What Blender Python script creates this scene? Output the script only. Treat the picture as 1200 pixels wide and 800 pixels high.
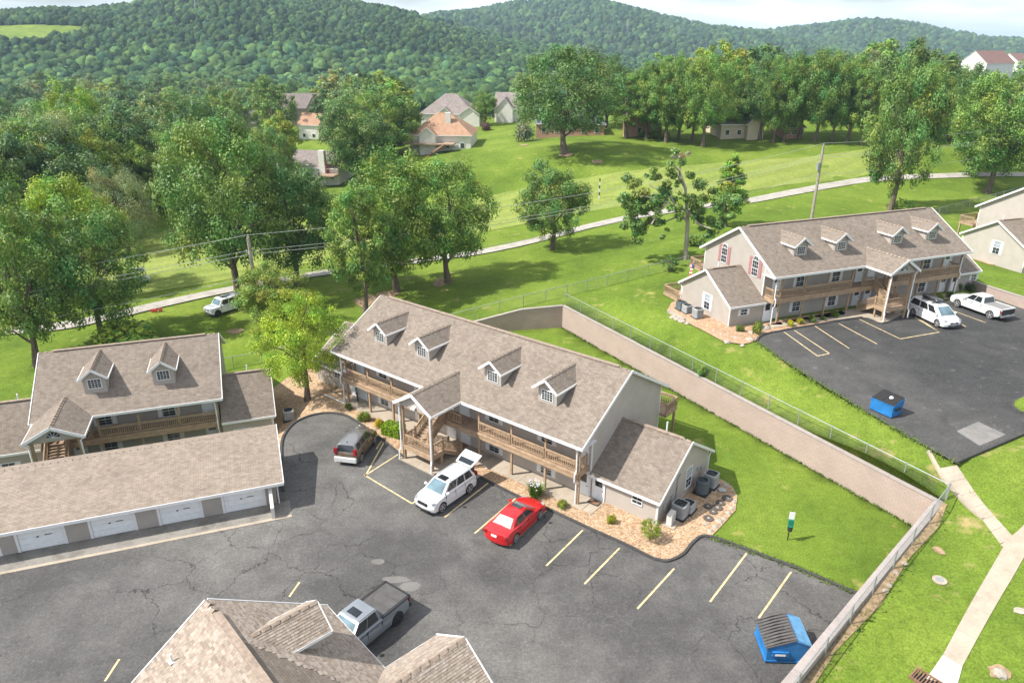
import bpy, bmesh, math, random
import numpy as np
from mathutils import Vector, Matrix, noise
from mathutils.geometry import delaunay_2d_cdt, tessellate_polygon

R = math.radians
rnd = random.Random(7)
rs = np.random.RandomState(11)
scene = bpy.context.scene
for _o in list(bpy.data.objects):
    bpy.data.objects.remove(_o)

# ------------------------------------------------------------------ camera
CF, CPITCH, CROLL, CH = 840.656, 0.3932, 0.0052, 33.2094      # focal (px at 1200 wide), pitch, roll, height
UNIT = 0.82                                                    # survey units -> metres, applied to everything at the end
_cp, _sp, _cr, _sr = math.cos(CPITCH), math.sin(CPITCH), math.cos(CROLL), math.sin(CROLL)
FW = np.array([0, _cp, -_sp]); _rt = np.array([1., 0, 0]); _up = np.array([0, _sp, _cp])
RT = _cr*_rt + _sr*_up; UP = -_sr*_rt + _cr*_up
CAM = np.array([0, 0, CH])
cd = bpy.data.cameras.new('camera'); cam = bpy.data.objects.new('camera', cd)
scene.collection.objects.link(cam)
cd.sensor_width = 36; cd.lens = CF/1200*36; cd.clip_start = .5; cd.clip_end = 20000
cam.matrix_world = Matrix(((RT[0], UP[0], -FW[0], 0), (RT[1], UP[1], -FW[1], 0), (RT[2], UP[2], -FW[2], CH), (0, 0, 0, 1)))
scene.camera = cam

# ------------------------------------------------------------------ light
SUN_AZ = R(13); SUN_EL = math.atan(1.13)       # direction the light travels, elevation
sun_from = Vector((-math.cos(SUN_AZ)*math.cos(SUN_EL), -math.sin(SUN_AZ)*math.cos(SUN_EL), math.sin(SUN_EL)))
sd = bpy.data.lights.new('sun', 'SUN'); sd.energy = 5.0; sd.angle = R(.55); sd.color = (1, .955, .88)
sun = bpy.data.objects.new('sun', sd); scene.collection.objects.link(sun)
sun.rotation_euler = (-sun_from).to_track_quat('-Z', 'Y').to_euler()
sun.location = (-80, -20, 90)
world = bpy.data.worlds.new('World'); scene.world = world; world.use_nodes = True
wn = world.node_tree; wn.nodes.clear()
sky = wn.nodes.new('ShaderNodeTexSky'); sky.sky_type = 'NISHITA'; sky.sun_disc = False
sky.sun_elevation = SUN_EL; sky.sun_rotation = math.atan2(sun_from.x, sun_from.y) % (2*math.pi)
sky.air_density = 1.0; sky.dust_density = 1.6; sky.ozone_density = 1.2; sky.altitude = 300
bg = wn.nodes.new('ShaderNodeBackground'); bg.inputs[1].default_value = .078
tcw = wn.nodes.new('ShaderNodeTexCoord'); mpw = wn.nodes.new('ShaderNodeMapping'); mpw.inputs['Scale'].default_value = (2.2, 2.2, 16)
nzw = wn.nodes.new('ShaderNodeTexNoise'); nzw.inputs['Scale'].default_value = 2.0; nzw.inputs['Detail'].default_value = 6
rpw = wn.nodes.new('ShaderNodeValToRGB'); rpw.color_ramp.elements[0].position = .30; rpw.color_ramp.elements[1].position = .62
mxw = wn.nodes.new('ShaderNodeMix'); mxw.data_type = 'RGBA'
mlw = wn.nodes.new('ShaderNodeMath'); mlw.operation = 'MULTIPLY'; mlw.inputs[1].default_value = .72
wo = wn.nodes.new('ShaderNodeOutputWorld')
L_ = wn.links.new
L_(tcw.outputs['Generated'], mpw.inputs[0]); L_(mpw.outputs[0], nzw.inputs['Vector']); L_(nzw.outputs[0], rpw.inputs[0])
L_(rpw.outputs[0], mlw.inputs[0]); L_(mlw.outputs[0], mxw.inputs[0]); L_(sky.outputs[0], mxw.inputs[6]); mxw.inputs[7].default_value = (15.5, 16, 16.6, 1)
L_(mxw.outputs[2], bg.inputs[0]); L_(bg.outputs[0], wo.inputs[0])
scene.view_settings.view_transform = 'Standard'; scene.view_settings.look = 'None'
scene.view_settings.exposure = 0.66; scene.view_settings.gamma = 1
scene.cycles.max_bounces = 5; scene.cycles.diffuse_bounces = 3; scene.cycles.glossy_bounces = 2
scene.cycles.transmission_bounces = 3; scene.cycles.transparent_max_bounces = 6
HAZE = .00015

# ------------------------------------------------------------------ survey helpers (sight lines of the calibrated camera)
def ray(px, py): return FW + (px-600)/CF*RT - (py-400)/CF*UP
def G(px, py, z=0.):
    d = ray(px, py); t = (z-CH)/d[2]; P = CAM + t*d
    return float(P[0]), float(P[1])
def proj(P):
    d = np.asarray(P, float) - CAM; w = d @ FW
    return 600+CF*(d @ RT)/w, 400-CF*(d @ UP)/w
def height_at(P, py):
    lo, hi = 0., 60.
    for _ in range(40):
        m = (lo+hi)/2
        if proj((P[0], P[1], P[2]+m))[1] > py: lo = m
        else: hi = m
    return lo

# ------------------------------------------------------------------ terrain
pit = [(-60, 84), (-6, 83.6), (6.6, 85.0), (31.1, 43.3), (15.6, 28.6), (-2, 11.5), (-2, -30), (-75, -30), (-75, 40), (-46, 38.5), (-30, 46), (-21.4, 52.2), (-19.8, 60), (-22.5, 66), (-23, 74), (-26, 84)]
pit = [(-9.5, 82.0), (6.6, 85.0), (31.1, 43.3), (15.6, 28.6), (-2, 11.5), (-2, -30), (-75, -30), (-75, 30), (-44, 36.6), (-17.2, 46.4), (-18.8, 52.0), (-17.5, 57), (-18.5, 66), (-15, 75)]
ctrl = []
def cp(px, py, z): ctrl.append((*G(px, py, z), z))
for a in [(890,402),(990,395),(1040,490),(1120,541),(1200,480),(1180,330),(1140,262),(820,305),(1060,345),(930,350),(1300,420)]: cp(*a, 4.74)
for t in (0, .25, .5, .75, 1): ctrl.append((6.6+t*24.5, 85-t*41.7, 2.92))
for t, z in ((.35, 2.55), (.7, 2.1), (1, 1.6)): ctrl.append((31.1-t*15.5, 43.3-t*14.7, z))
ctrl += [(1, 84, 2.4), (-5, 83, 1.2), (-9.5, 82.5, .3), (-15, 76, .0), (-18.5, 66, 0.05), (-17.5, 57, .0), (-18.8, 52, -.1), (-17.2, 46.4, -.2), (-44, 36.6, -.3)]
ctrl += [(-22, 62, -1.3), (-23, 57, -2.5), (-28, 60, -2.7), (-40, 55, -2.7), (-28, 72, -2.2), (-45, 65, -2.7), (-38, 72, -2.4), (-60, 55, -2.8), (-75, 60, -3)]
for a in [(1190,620,3.4),(1110,790,1.5),(1200,800,1.9),(1160,560,4.2),(1290,700,3.2),(1000,900,.4)]: cp(*a)
for a in [(345,430,-.3),(255,368,-.3),(300,400,-.4),(50,440,-2),(0,460,-2.4),(130,370,-.6),(230,348,-.3),(370,322,.3),(470,310,.9),(560,297,1.5),(690,265,3),(770,250,3.8),(880,235,4.6),(1000,213,5.4),(1170,205,6.6),
          (200,290,-1.2),(170,255,-1),(590,215,4.5),(540,170,7.6),(664,178,10),(760,170,10.2),(880,168,10.4),(1000,172,10.4),(1100,168,11),(750,205,7.2),(900,200,7.4),(680,225,4.8),
          (530,140,9.5),(600,145,10),(400,205,3),(340,150,1),(700,145,11),(1180,150,11),(480,200,5.2),(620,160,9.4),(600,340,2.0),(700,330,3.0),(500,345,1.0),(-80,380,-2),(-100,300,-4),(0,230,-5),(100,215,-4.5),(230,205,-2.5)]: cp(*a)
ctrl += [(-160,250,-9),(-80,260,-7),(0,300,4),(80,320,6),(160,300,8),(240,260,8),(240,120,7),(140,60,5),(60,10,2.5),(60,-40,1),(-120,100,-6),(-120,20,-4),(-200,120,-10),(-120,-60,-4),(0,-80,0),(-160,400,-12),(0,420,-4),(160,420,0),(320,300,4),(-300,250,-12)]
ctrl = np.array(ctrl, float)
def _tps_U(r2): return np.where(r2 > 1e-12, r2*np.log(np.maximum(r2, 1e-12)), 0)*.5
_X = ctrl[:, :2]/50.; _n = len(_X)
_K = _tps_U(((_X[:, None]-_X[None])**2).sum(-1)) + 2e-3*np.eye(_n)
_P = np.c_[np.ones(_n), _X]
_A = np.block([[_K, _P], [_P.T, np.zeros((3, 3))]])
_w = np.linalg.solve(_A, np.r_[ctrl[:, 2], 0, 0, 0])
def sstep(a, b, x):
    t = np.clip((x-a)/(b-a), 0, 1); return t*t*(3-2*t)
# ridges seen on the skyline: pixel crest lines at a given distance
def crest(pts):
    az, te = [], []
    for x, y in pts:
        d = ray(x, y); az.append(math.atan2(d[0], d[1])); te.append(d[2]/math.hypot(d[0], d[1]))
    o = np.argsort(az); return np.array(az)[o], np.array(te)[o]
HILLS = [  # crest pixels, crest distance, foot distance
 (crest([(-500,26),(-250,14),(-100,20),(0,13),(60,8),(130,3),(200,-6),(280,-12),(360,-8),(420,3),(470,12),(530,27),(590,42),(660,56),(760,66)]), 1350., 720.),
 (crest([(430,44),(480,26),(515,19),(560,12),(600,4),(640,-1),(700,4),(740,11),(780,21),(830,33),(880,39),(940,48),(1000,56)]), 2350., 1450.),
 (crest([(760,56),(800,43),(850,39),(900,37),(930,34),(970,31),(1000,27),(1040,26),(1075,29),(1110,37),(1150,45),(1200,49),(1300,54)]), 2900., 1900.),
 (crest([(1000,52),(1100,48),(1160,45),(1200,44),(1300,43),(1500,44),(1700,48)]), 6500., 4500.)]
def zt(x, y):
    x = np.asarray(x, float); y = np.asarray(y, float); sh = x.shape
    p = np.stack([x.ravel(), y.ravel()], 1)/50.
    z = np.empty(len(p))
    for i in range(0, len(p), 4000):
        q = p[i:i+4000]
        z[i:i+4000] = _tps_U(((q[:, None]-_X[None])**2).sum(-1)) @ _w[:_n] + _w[_n] + q @ _w[_n+1:]
    x = x.ravel(); y = y.ravel()
    z = np.clip(z, -14, 13)
    d = np.hypot(x, y); az = np.arctan2(x, y)
    m = sstep(300, 430, np.hypot(x-20, y-60))
    zv = -9 + 3*np.sin(x/170.)*np.cos(y/210.) + 8*sstep(-50, 250, x)
    z = z*(1-m) + zv*m
    fade = sstep(2.0, 1.3, np.abs(az))
    for (a, te), D, F in HILLS:
        zc = CH + D*np.interp(az, a, te, left=te[0], right=te[-1]) - (11. if D < 2000 else 6.5)
        edge = np.interp(az, [a[0]-.3, a[0], a[-1], a[-1]+.25], [0, 1, 1, 0])
        t = (d-F)/(D-F)
        prof = np.where(t < 1, np.sin(np.clip(t, 0, 1)*math.pi/2)**1.15, 1-.6*sstep(0, 1.2, t-1))
        und = 1 + .10*np.sin(az*31+d/190.)*np.sin(np.clip(t, 0, 1)*math.pi)
        zh = -9 + (np.maximum(zc, -4)+9)*prof*und
        zh = -9 + (zh+9)*edge*fade
        z = np.where((t > 0), np.maximum(z, zh), z)
    return z.reshape(sh)
def z1(x, y): return float(zt(np.array([x]), np.array([y]))[0])
def in_poly(x, y, poly):
    c = False; j = len(poly)-1
    for i in range(len(poly)):
        xi, yi = poly[i]; xj, yj = poly[j]
        if (yi > y) != (yj > y) and x < (xj-xi)*(y-yi)/(yj-yi)+xi: c = not c
        j = i
    return c
def in_poly_np(x, y, poly):
    c = np.zeros(x.shape, bool); j = len(poly)-1
    for i in range(len(poly)):
        xi, yi = poly[i]; xj, yj = poly[j]
        if yi != yj:
            c ^= ((yi > y) != (yj > y)) & (x < (xj-xi)*(y-yi)/(yj-yi)+xi)
        j = i
    return c
def zg(x, y):
    return 0. if in_poly(x, y, pit) else z1(x, y)
def hit(px, py):
    """where a sight line meets the open ground"""
    d = ray(px, py)
    t = np.geomspace(20, 9000, 1500)
    P = CAM[None] + t[:, None]*d[None]
    zz = zt(P[:, 0], P[:, 1]); zz = np.where(in_poly_np(P[:, 0], P[:, 1], pit), 0, zz)
    k = np.argmax(P[:, 2] < zz)
    if k == 0: k = len(t)-1
    a, b = P[k-1, 2]-zz[k-1], P[k, 2]-zz[k]
    f = a/(a-b) if a != b else 0
    Q = P[k-1]*(1-f)+P[k]*f
    return float(Q[0]), float(Q[1]), zg(Q[0], Q[1])

# ------------------------------------------------------------------ object helpers
COL = scene.collection
def newobj(name, data, parent=None):
    o = bpy.data.objects.new(name, data); COL.objects.link(o)
    if parent is not None: o.parent = parent
    return o
def tag(o, label=None, cat=None, group=None, kind=None):
    if label: o['label'] = label
    if cat: o['category'] = cat
    if group: o['group'] = group
    if kind: o['kind'] = kind
    return o
def thing(name, label, cat, loc=(0, 0, 0), rz=0, group=None):
    o = newobj(name, None); o.empty_display_size = .3
    o.location = loc; o.rotation_euler = (0, 0, rz)
    return tag(o, label, cat, group)
def dup(root, loc=None, rz=None, label=None, scale=None):
    r = root.copy(); COL.objects.link(r)
    if loc is not None: r.location = loc
    if rz is not None: r.rotation_euler = (0, 0, rz)
    if label: r['label'] = label
    if scale is not None: r.scale = scale
    for ch in root.children:
        c = ch.copy(); COL.objects.link(c); c.parent = r
        for g2 in ch.children:
            e = g2.copy(); COL.objects.link(e); e.parent = c
    return r
def smooth(me, angle=40):
    me.polygons.foreach_set('use_smooth', [True]*len(me.polygons))
    try: me.set_sharp_from_angle(angle=R(angle))
    except Exception: pass
class MB:
    def __init__(s): s.v = []; s.f = []; s.m = []; s.uv = {}
    def face(s, pts, m=0, uv=None):
        n = len(s.v); s.v += [tuple(map(float, p)) for p in pts]; s.f.append(tuple(range(n, n+len(pts)))); s.m.append(m)
        if uv: s.uv[len(s.f)-1] = uv
        return s
    def box(s, x0, x1, y0, y1, z0, z1, m=0, M=None):
        n = len(s.v)
        P = [(x, y, z) for z in (z0, z1) for y in (y0, y1) for x in (x0, x1)]
        if M is not None: P = [tuple(M @ Vector(p)) for p in P]
        s.v += P
        for q in ((0, 2, 3, 1), (4, 5, 7, 6), (0, 1, 5, 4), (2, 6, 7, 3), (0, 4, 6, 2), (1, 3, 7, 5)):
            s.f.append(tuple(n+i for i in q)); s.m.append(m)
        return s
    def bar(s, a, b, w, h, m=0, up=(0, 0, 1)):
        a = Vector(a); b = Vector(b); d = (b-a); L = d.length; d.normalize()
        u = Vector(up); sd_ = d.cross(u)
        if sd_.length < 1e-4: sd_ = d.cross(Vector((0, 1, 0)))
        sd_.normalize(); u2 = sd_.cross(d)
        M = Matrix((( d.x, sd_.x, u2.x, a.x), (d.y, sd_.y, u2.y, a.y), (d.z, sd_.z, u2.z, a.z), (0, 0, 0, 1)))
        return s.box(0, L, -w/2, w/2, -h/2, h/2, m, M)
    def tube(s, pts, rad, n=8, m=0, caps=True):
        pts = [Vector(p) for p in pts]
        if not isinstance(rad, (list, tuple)): rad = [rad]*len(pts)
        base = len(s.v); prev = None
        for i, p in enumerate(pts):
            d = (pts[min(i+1, len(pts)-1)]-pts[max(i-1, 0)]).normalized()
            a = d.cross(Vector((0, 0, 1))) if abs(d.z) < .95 else d.cross(Vector((0, 1, 0)))
            if prev is not None:
                a = prev - d*prev.dot(d)
            a.normalize(); prev = a; b = d.cross(a)
            for k in range(n):
                t = 2*math.pi*k/n; s.v.append(tuple(p+(a*math.cos(t)+b*math.sin(t))*rad[i]))
        for i in range(len(pts)-1):
            for k in range(n):
                q = base+i*n; s.f.append((q+k, q+(k+1) % n, q+n+(k+1) % n, q+n+k)); s.m.append(m)
        if caps:
            s.f.append(tuple(base+k for k in range(n))[::-1]); s.m.append(m)
            q = base+(len(pts)-1)*n; s.f.append(tuple(q+k for k in range(n))); s.m.append(m)
        return s
    def cyl(s, c, r, z0, z1, n=16, m=0, r2=None):
        return s.tube([(c[0], c[1], z0), (c[0], c[1], z1)], [r, r if r2 is None else r2], n, m)
    def prism(s, poly, z0, z1, m=0, M=None):
        """poly in local xy extruded along local z; M maps to object space"""
        n = len(s.v); k = len(poly)
        P = [(x, y, z0) for x, y in poly]+[(x, y, z1) for x, y in poly]
        if M is not None: P = [tuple(M @ Vector(p)) for p in P]
        s.v += P
        for t in tessellate_polygon([[Vector((x, y, 0)) for x, y in poly]]):
            s.f.append(tuple(n+i for i in t)); s.m.append(m)
            s.f.append(tuple(n+k+i for i in t[::-1])); s.m.append(m)
        for i in range(k):
            j = (i+1) % k; s.f.append((n+i, n+j, n+k+j, n+k+i)); s.m.append(m)
        return s
    def mesh(s, name, mats, sm=None):
        me = bpy.data.meshes.new(name); me.from_pydata(s.v, [], s.f)
        for m in (mats if isinstance(mats, (list, tuple)) else [mats]): me.materials.append(m)
        me.polygons.foreach_set('material_index', s.m)
        if s.uv:
            L = me.uv_layers.new(name='UVMap')
            for fi, uv in s.uv.items():
                for li, c in zip(me.polygons[fi].loop_indices, uv): L.data[li].uv = c
        bm = bmesh.new(); bm.from_mesh(me); bmesh.ops.recalc_face_normals(bm, faces=bm.faces); bm.to_mesh(me); bm.free()
        if sm: smooth(me, sm)
        return me
    def build(s, name, mats, parent=None, sm=None):
        return newobj(name, s.mesh(name, mats, sm), parent)

# ------------------------------------------------------------------ materials
class NT:
    def __init__(s, name):
        s.m = bpy.data.materials.new(name); s.m.use_nodes = True; s.t = s.m.node_tree
        s.b = s.t.nodes['Principled BSDF']; s.out = s.t.nodes['Material Output']
    def n(s, typ, **kw):
        nd = s.t.nodes.new('ShaderNode'+typ)
        for k, v in kw.items():
            if k.startswith('i_'):
                nd.inputs[k[2:].replace('_', ' ')].default_value = v
            else: setattr(nd, k, v)
        return nd
    def l(s, a, b): s.t.links.new(a, b)
    def coord(s, which='Object', scale=None):
        c = s.n('TexCoord').outputs[which]
        if scale is not None:
            mp = s.n('Mapping'); mp.inputs['Scale'].default_value = scale; s.l(c, mp.inputs[0]); return mp.outputs[0]
        return c
    def noise(s, vec, scale, detail=4, rough=.55):
        nd = s.n('TexNoise'); nd.inputs['Scale'].default_value = scale; nd.inputs['Detail'].default_value = detail; nd.inputs['Roughness'].default_value = rough
        s.l(vec, nd.inputs['Vector']); return nd.outputs[0]
    def ramp(s, fac, stops, interp='LINEAR'):
        r = s.n('ValToRGB'); e = r.color_ramp; e.interpolation = interp
        while len(e.elements) < len(stops): e.elements.new(.5)
        for el, (p, c) in zip(e.elements, stops):
            el.position = p; el.color = (c[0], c[1], c[2], 1) if isinstance(c, (tuple, list)) else (c, c, c, 1)
        s.l(fac, r.inputs[0]); return r.outputs[0]
    def mix(s, f, a, b, mode='MIX'):
        x = s.n('Mix', data_type='RGBA', blend_type=mode)
        for k, v in ((0, f), (6, a), (7, b)):
            if hasattr(v, 'links') or hasattr(v, 'is_linked'): s.l(v, x.inputs[k])
            else: x.inputs[k].default_value = v if k == 0 else ((*v, 1) if isinstance(v, (tuple, list)) else (v, v, v, 1))
        return x.outputs[2]
    def math(s, op, a, b=None):
        x = s.n('Math', operation=op)
        for k, v in ((0, a), (1, b)):
            if v is None: continue
            if hasattr(v, 'is_linked'): s.l(v, x.inputs[k])
            else: x.inputs[k].default_value = v
        return x.outputs[0]
    def bump(s, h, strength=.4, dist=.02):
        b = s.n('Bump'); b.inputs['Strength'].default_value = strength; b.inputs['Distance'].default_value = dist
        s.l(h, b.inputs['Height']); s.l(b.outputs[0], s.b.inputs['Normal'])
    def col(s, c):
        if hasattr(c, 'is_linked'): s.l(c, s.b.inputs['Base Color'])
        else: s.b.inputs['Base Color'].default_value = (*c, 1)
    def set(s, **kw):
        for k, v in kw.items(): s.b.inputs[k.replace('_', ' ')].default_value = v
        return s
def plain(name, c, rough=.6, metal=0., var=.12, scale=3., coat=0., spec=.5):
    t = NT(name); n1 = t.noise(t.coord(), scale, 5)
    lo = tuple(x*(1-var) for x in c); hi = tuple(min(1, x*(1+var)) for x in c)
    t.col(t.ramp(n1, [(.3, lo), (.7, hi)])); t.set(Roughness=rough, Metallic=metal, Coat_Weight=coat, Specular_IOR_Level=spec)
    return t.m
def shingles(name, c1, c2, c3, bw=.36, bh=.16):
    t = NT(name); uv = t.coord('UV')
    b = t.n('TexBrick'); b.offset = .37; b.inputs['Scale'].default_value = 1; b.inputs['Brick Width'].default_value = bw; b.inputs['Row Height'].default_value = bh
    b.inputs['Mortar Size'].default_value = .012; b.inputs['Bias'].default_value = 0; b.inputs['Mortar Smooth'].default_value = .3
    b.inputs['Color1'].default_value = (*c1, 1); b.inputs['Color2'].default_value = (*c2, 1); b.inputs['Mortar'].default_value = tuple(x*.45 for x in c1)+(1,)
    t.l(uv, b.inputs['Vector'])
    b2 = t.n('TexBrick'); b2.offset = .5; b2.inputs['Brick Width'].default_value = bw*.9; b2.inputs['Row Height'].default_value = bh*2; b2.inputs['Scale'].default_value = 1
    b2.inputs['Mortar Size'].default_value = 0; b2.inputs['Color1'].default_value = (1.25, 1.22, 1.2, 1); b2.inputs['Color2'].default_value = (.72, .68, .66, 1)
    t.l(uv, b2.inputs['Vector'])
    c = t.mix(.38, b.outputs[0], b2.outputs[0], 'MULTIPLY')
    n = t.noise(uv, 2.2, 4); c = t.mix(t.ramp(n, [(.45, 0), (.68, .25)]), c, c3)
    n2 = t.noise(uv, .3, 3); c = t.mix(.5, c, t.ramp(n2, [(.35, .82), (.7, 1.12)]), 'MULTIPLY')
    t.col(c); t.set(Roughness=.92, Specular_IOR_Level=.2); t.bump(b.outputs[1], -.6, .03)
    return t.m
def siding(name, c, lap=.16):
    t = NT(name); co = t.coord(); s = t.n('SeparateXYZ'); t.l(co, s.inputs[0])
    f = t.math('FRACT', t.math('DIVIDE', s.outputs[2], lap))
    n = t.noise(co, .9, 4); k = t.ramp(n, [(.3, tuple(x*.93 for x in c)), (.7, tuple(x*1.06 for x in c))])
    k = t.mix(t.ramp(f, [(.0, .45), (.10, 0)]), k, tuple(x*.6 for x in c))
    t.col(k); t.set(Roughness=.7); t.bump(f, .6, .025); return t.m
def wood(name, c):
    t = NT(name); co = t.coord(); n = t.noise(co, 2.2, 6, .6); w = t.noise(t.coord('Object', (.6, .6, 9)), 3, 3)
    k = t.mix(.5, t.ramp(n, [(.3, tuple(x*.7 for x in c)), (.7, tuple(x*1.2 for x in c))]), t.ramp(w, [(.3, .75), (.7, 1.1)]), 'MULTIPLY')
    t.col(k); t.set(Roughness=.8); return t.m
def grass(name, dark, mid, lite, dry, dry_amt=.08, stripes=None):
    t = NT(name); co = t.coord(); n1 = t.noise(co, .09, 5, .6); n2 = t.noise(co, 1.3, 5, .7); n3 = t.noise(co, 7.5, 3, .7)
    c = t.ramp(n1, [(.32, dark), (.5, mid), (.68, lite)])
    c = t.mix(.6, c, t.ramp(n2, [(.28, .62), (.5, 1.0), (.72, 1.28)]), 'MULTIPLY')
    c = t.mix(.7, c, t.ramp(n3, [(.3, .45), (.5, 1.0), (.7, 1.5)]), 'MULTIPLY')
    n4 = t.noise(co, .33, 6, .65)
    c = t.mix(t.ramp(n4, [(.66-dry_amt, 0), (.78-dry_amt, .8)]), c, dry)
    if stripes:
        s = t.n('TexWave', wave_type='BANDS', bands_direction='Y'); s.inputs['Scale'].default_value = .075; s.inputs['Distortion'].default_value = 1.2; s.inputs['Detail'].default_value = 1
        mp = t.n('Mapping'); mp.inputs['Rotation'].default_value = (0, 0, stripes); t.l(co, mp.inputs[0]); t.l(mp.outputs[0], s.inputs['Vector'])
        c = t.mix(.75, c, t.ramp(s.outputs[0], [(.3, .91), (.7, 1.06)]), 'MULTIPLY')
    t.col(c); t.set(Roughness=.95, Specular_IOR_Level=.1); t.bump(t.mix(.5, n3, n2), .9, .06); return t.m
def asphalt(name, base, worn, crack_amt, scale=1., scr0=.64):
    t = NT(name); co = t.coord(); n1 = t.noise(co, .055, 5, .6); n2 = t.noise(co, .5, 5, .7); n3 = t.noise(co, 5, 3, .8); n5 = t.noise(co, 16, 2, .8)
    c = t.mix(t.ramp(n1, [(.42, 0), (.62, 1)]), base, worn)
    c = t.mix(.75, c, t.ramp(n2, [(.25, .68), (.5, 1.), (.75, 1.35)]), 'MULTIPLY')
    c = t.mix(.7, c, t.ramp(n3, [(.3, .7), (.5, 1.), (.72, 1.45)]), 'MULTIPLY')
    c = t.mix(.5, c, t.ramp(n5, [(.3, .6), (.5, 1.), (.72, 1.6)]), 'MULTIPLY')
    # fine light crazing and darker sealed cracks
    nn = t.n('TexNoise'); nn.inputs['Scale'].default_value = .42; nn.inputs['Detail'].default_value = 6; nn.inputs['Roughness'].default_value = .62; t.l(co, nn.inputs['Vector'])
    wv = t.n('VectorMath', operation='MULTIPLY_ADD'); t.l(nn.outputs[1], wv.inputs[0]); wv.inputs[1].default_value = (2.6, 2.6, 0); t.l(co, wv.inputs[2])
    def vor(sc):
        v = t.n('TexVoronoi', feature='DISTANCE_TO_EDGE'); v.inputs['Scale'].default_value = sc; t.l(wv.outputs[0], v.inputs['Vector']); return v.outputs[0]
    fine = t.math('MULTIPLY', t.ramp(vor(1.6), [(.0, 1), (.03, 0)]), t.ramp(t.noise(co, .16, 4), [(.47, 0), (.6, 1)]))
    c = t.mix(t.math('MULTIPLY', fine, .24), c, tuple(min(1, x*1.9) for x in worn))
    big = t.math('MULTIPLY', t.ramp(vor(.24*scale), [(.0, 1), (.011, 0)]), t.ramp(t.noise(co, .07, 3), [(.44, 0), (.54, crack_amt)]))
    c = t.mix(big, c, tuple(x*.28 for x in base))
    scr = t.noise(t.coord('Object', (.9, 1.1, 1)), .9, 9, .78)
    ov = t.n('TexVoronoi'); ov.inputs['Scale'].default_value = .3; t.l(wv.outputs[0], ov.inputs['Vector'])
    c = t.mix(t.math('MULTIPLY', t.ramp(ov.outputs[0], [(.02, .55), (.17, 0)]), t.ramp(t.noise(co, .11, 2), [(.5, 0), (.6, 1)])), c, tuple(x*.3 for x in base))
    c = t.mix(t.ramp(scr, [(scr0, 0), (scr0+.08, .5)]), c, (.26, .25, .24))
    t.col(c); t.set(Roughness=.9, Specular_IOR_Level=.25); t.bump(n3, .5, .02); return t.m
def gravel(name, c1, c2, c3, sc=6.):
    t = NT(name); co = t.coord(); v = t.n('TexVoronoi'); v.inputs['Scale'].default_value = sc; t.l(co, v.inputs['Vector'])
    sep = t.n('SeparateColor'); t.l(v.outputs[1], sep.inputs[0])
    c = t.ramp(sep.outputs[0], [(.1, c1), (.5, c2), (.9, c3)])
    c = t.mix(t.ramp(v.outputs[0], [(.4, 0), (.8, .45)]), c, tuple(x*.4 for x in c1))
    c = t.mix(.7, c, t.ramp(t.noise(co, .5, 5), [(.3, .75), (.7, 1.15)]), 'MULTIPLY')
    t.col(c); t.set(Roughness=.9); t.bump(v.outputs[0], -.8, .06); return t.m
def concrete(name, c, var=.25):
    t = NT(name); co = t.coord(); n1 = t.noise(co, .6, 6, .7); n2 = t.noise(co, 6, 4, .7)
    k = t.ramp(n1, [(.28, tuple(x*(1-var) for x in c)), (.5, c), (.74, tuple(min(1, x*(1+var*.6)) for x in c))])
    k = t.mix(.5, k, t.ramp(n2, [(.3, .8), (.7, 1.15)]), 'MULTIPLY'); t.col(k); t.set(Roughness=.9, Specular_IOR_Level=.2); t.bump(n2, .25, .01); return t.m
def blockwall(name, c):
    t = NT(name); uv = t.coord('UV'); b = t.n('TexBrick'); b.inputs['Scale'].default_value = 1; b.inputs['Brick Width'].default_value = .5; b.inputs['Row Height'].default_value = .22
    b.inputs['Mortar Size'].default_value = .012; b.inputs['Color1'].default_value = (*[x*1.03 for x in c], 1); b.inputs['Color2'].default_value = (*[x*.96 for x in c], 1); b.inputs['Mortar'].default_value = (*[x*.70 for x in c], 1)
    t.l(uv, b.inputs['Vector']); n = t.noise(uv, .5, 5)
    t.col(t.mix(.6, b.outputs[0], t.ramp(n, [(.3, .86), (.7, 1.1)]), 'MULTIPLY')); t.set(Roughness=.9); t.bump(b.outputs[1], -.6, .03); return t.m
def paint(name, c, metal=.0, rough=.28):
    t = NT(name); n = t.noise(t.coord(), 1.6, 4)
    t.col(t.ramp(n, [(.3, tuple(x*.95 for x in c)), (.7, tuple(min(1, x*1.03) for x in c))]))
    t.set(Roughness=rough, Metallic=metal, Coat_Weight=.8, Coat_Roughness=.05); return t.m
def glass(name, c=(.02, .028, .035), rough=.06):
    t = NT(name); n = t.noise(t.coord(), .8, 3); t.col(t.ramp(n, [(.3, tuple(x*.6 for x in c)), (.7, tuple(x*1.6 for x in c))])); t.set(Roughness=rough, Specular_IOR_Level=.8); return t.m
def leafmat(name):
    t = NT(name); oi = t.n('ObjectInfo'); at = t.n('Attribute', attribute_name='tint')
    c = t.mix(1., oi.outputs['Color'], at.outputs['Color'], 'MULTIPLY')
    t.col(c); t.set(Roughness=.45, Specular_IOR_Level=.32)
    tr = t.n('BsdfTranslucent'); mx = t.n('MixShader'); mx.inputs[0].default_value = .17
    t.l(t.mix(1., c, (1.15, 1.25, .55), 'MULTIPLY'), tr.inputs[0])
    t.l(t.b.outputs[0], mx.inputs[1]); t.l(tr.outputs[0], mx.inputs[2]); t.l(mx.outputs[0], t.out.inputs[0]); return t.m
def bark(name, c):
    t = NT(name); n = t.noise(t.coord('Object', (5, 5, 1.2)), 2, 6, .7)
    t.col(t.ramp(n, [(.3, tuple(x*.45 for x in c)), (.7, tuple(x*1.3 for x in c))])); t.set(Roughness=.95, Specular_IOR_Level=.1); t.bump(n, .8, .05); return t.m
M = {}
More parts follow.
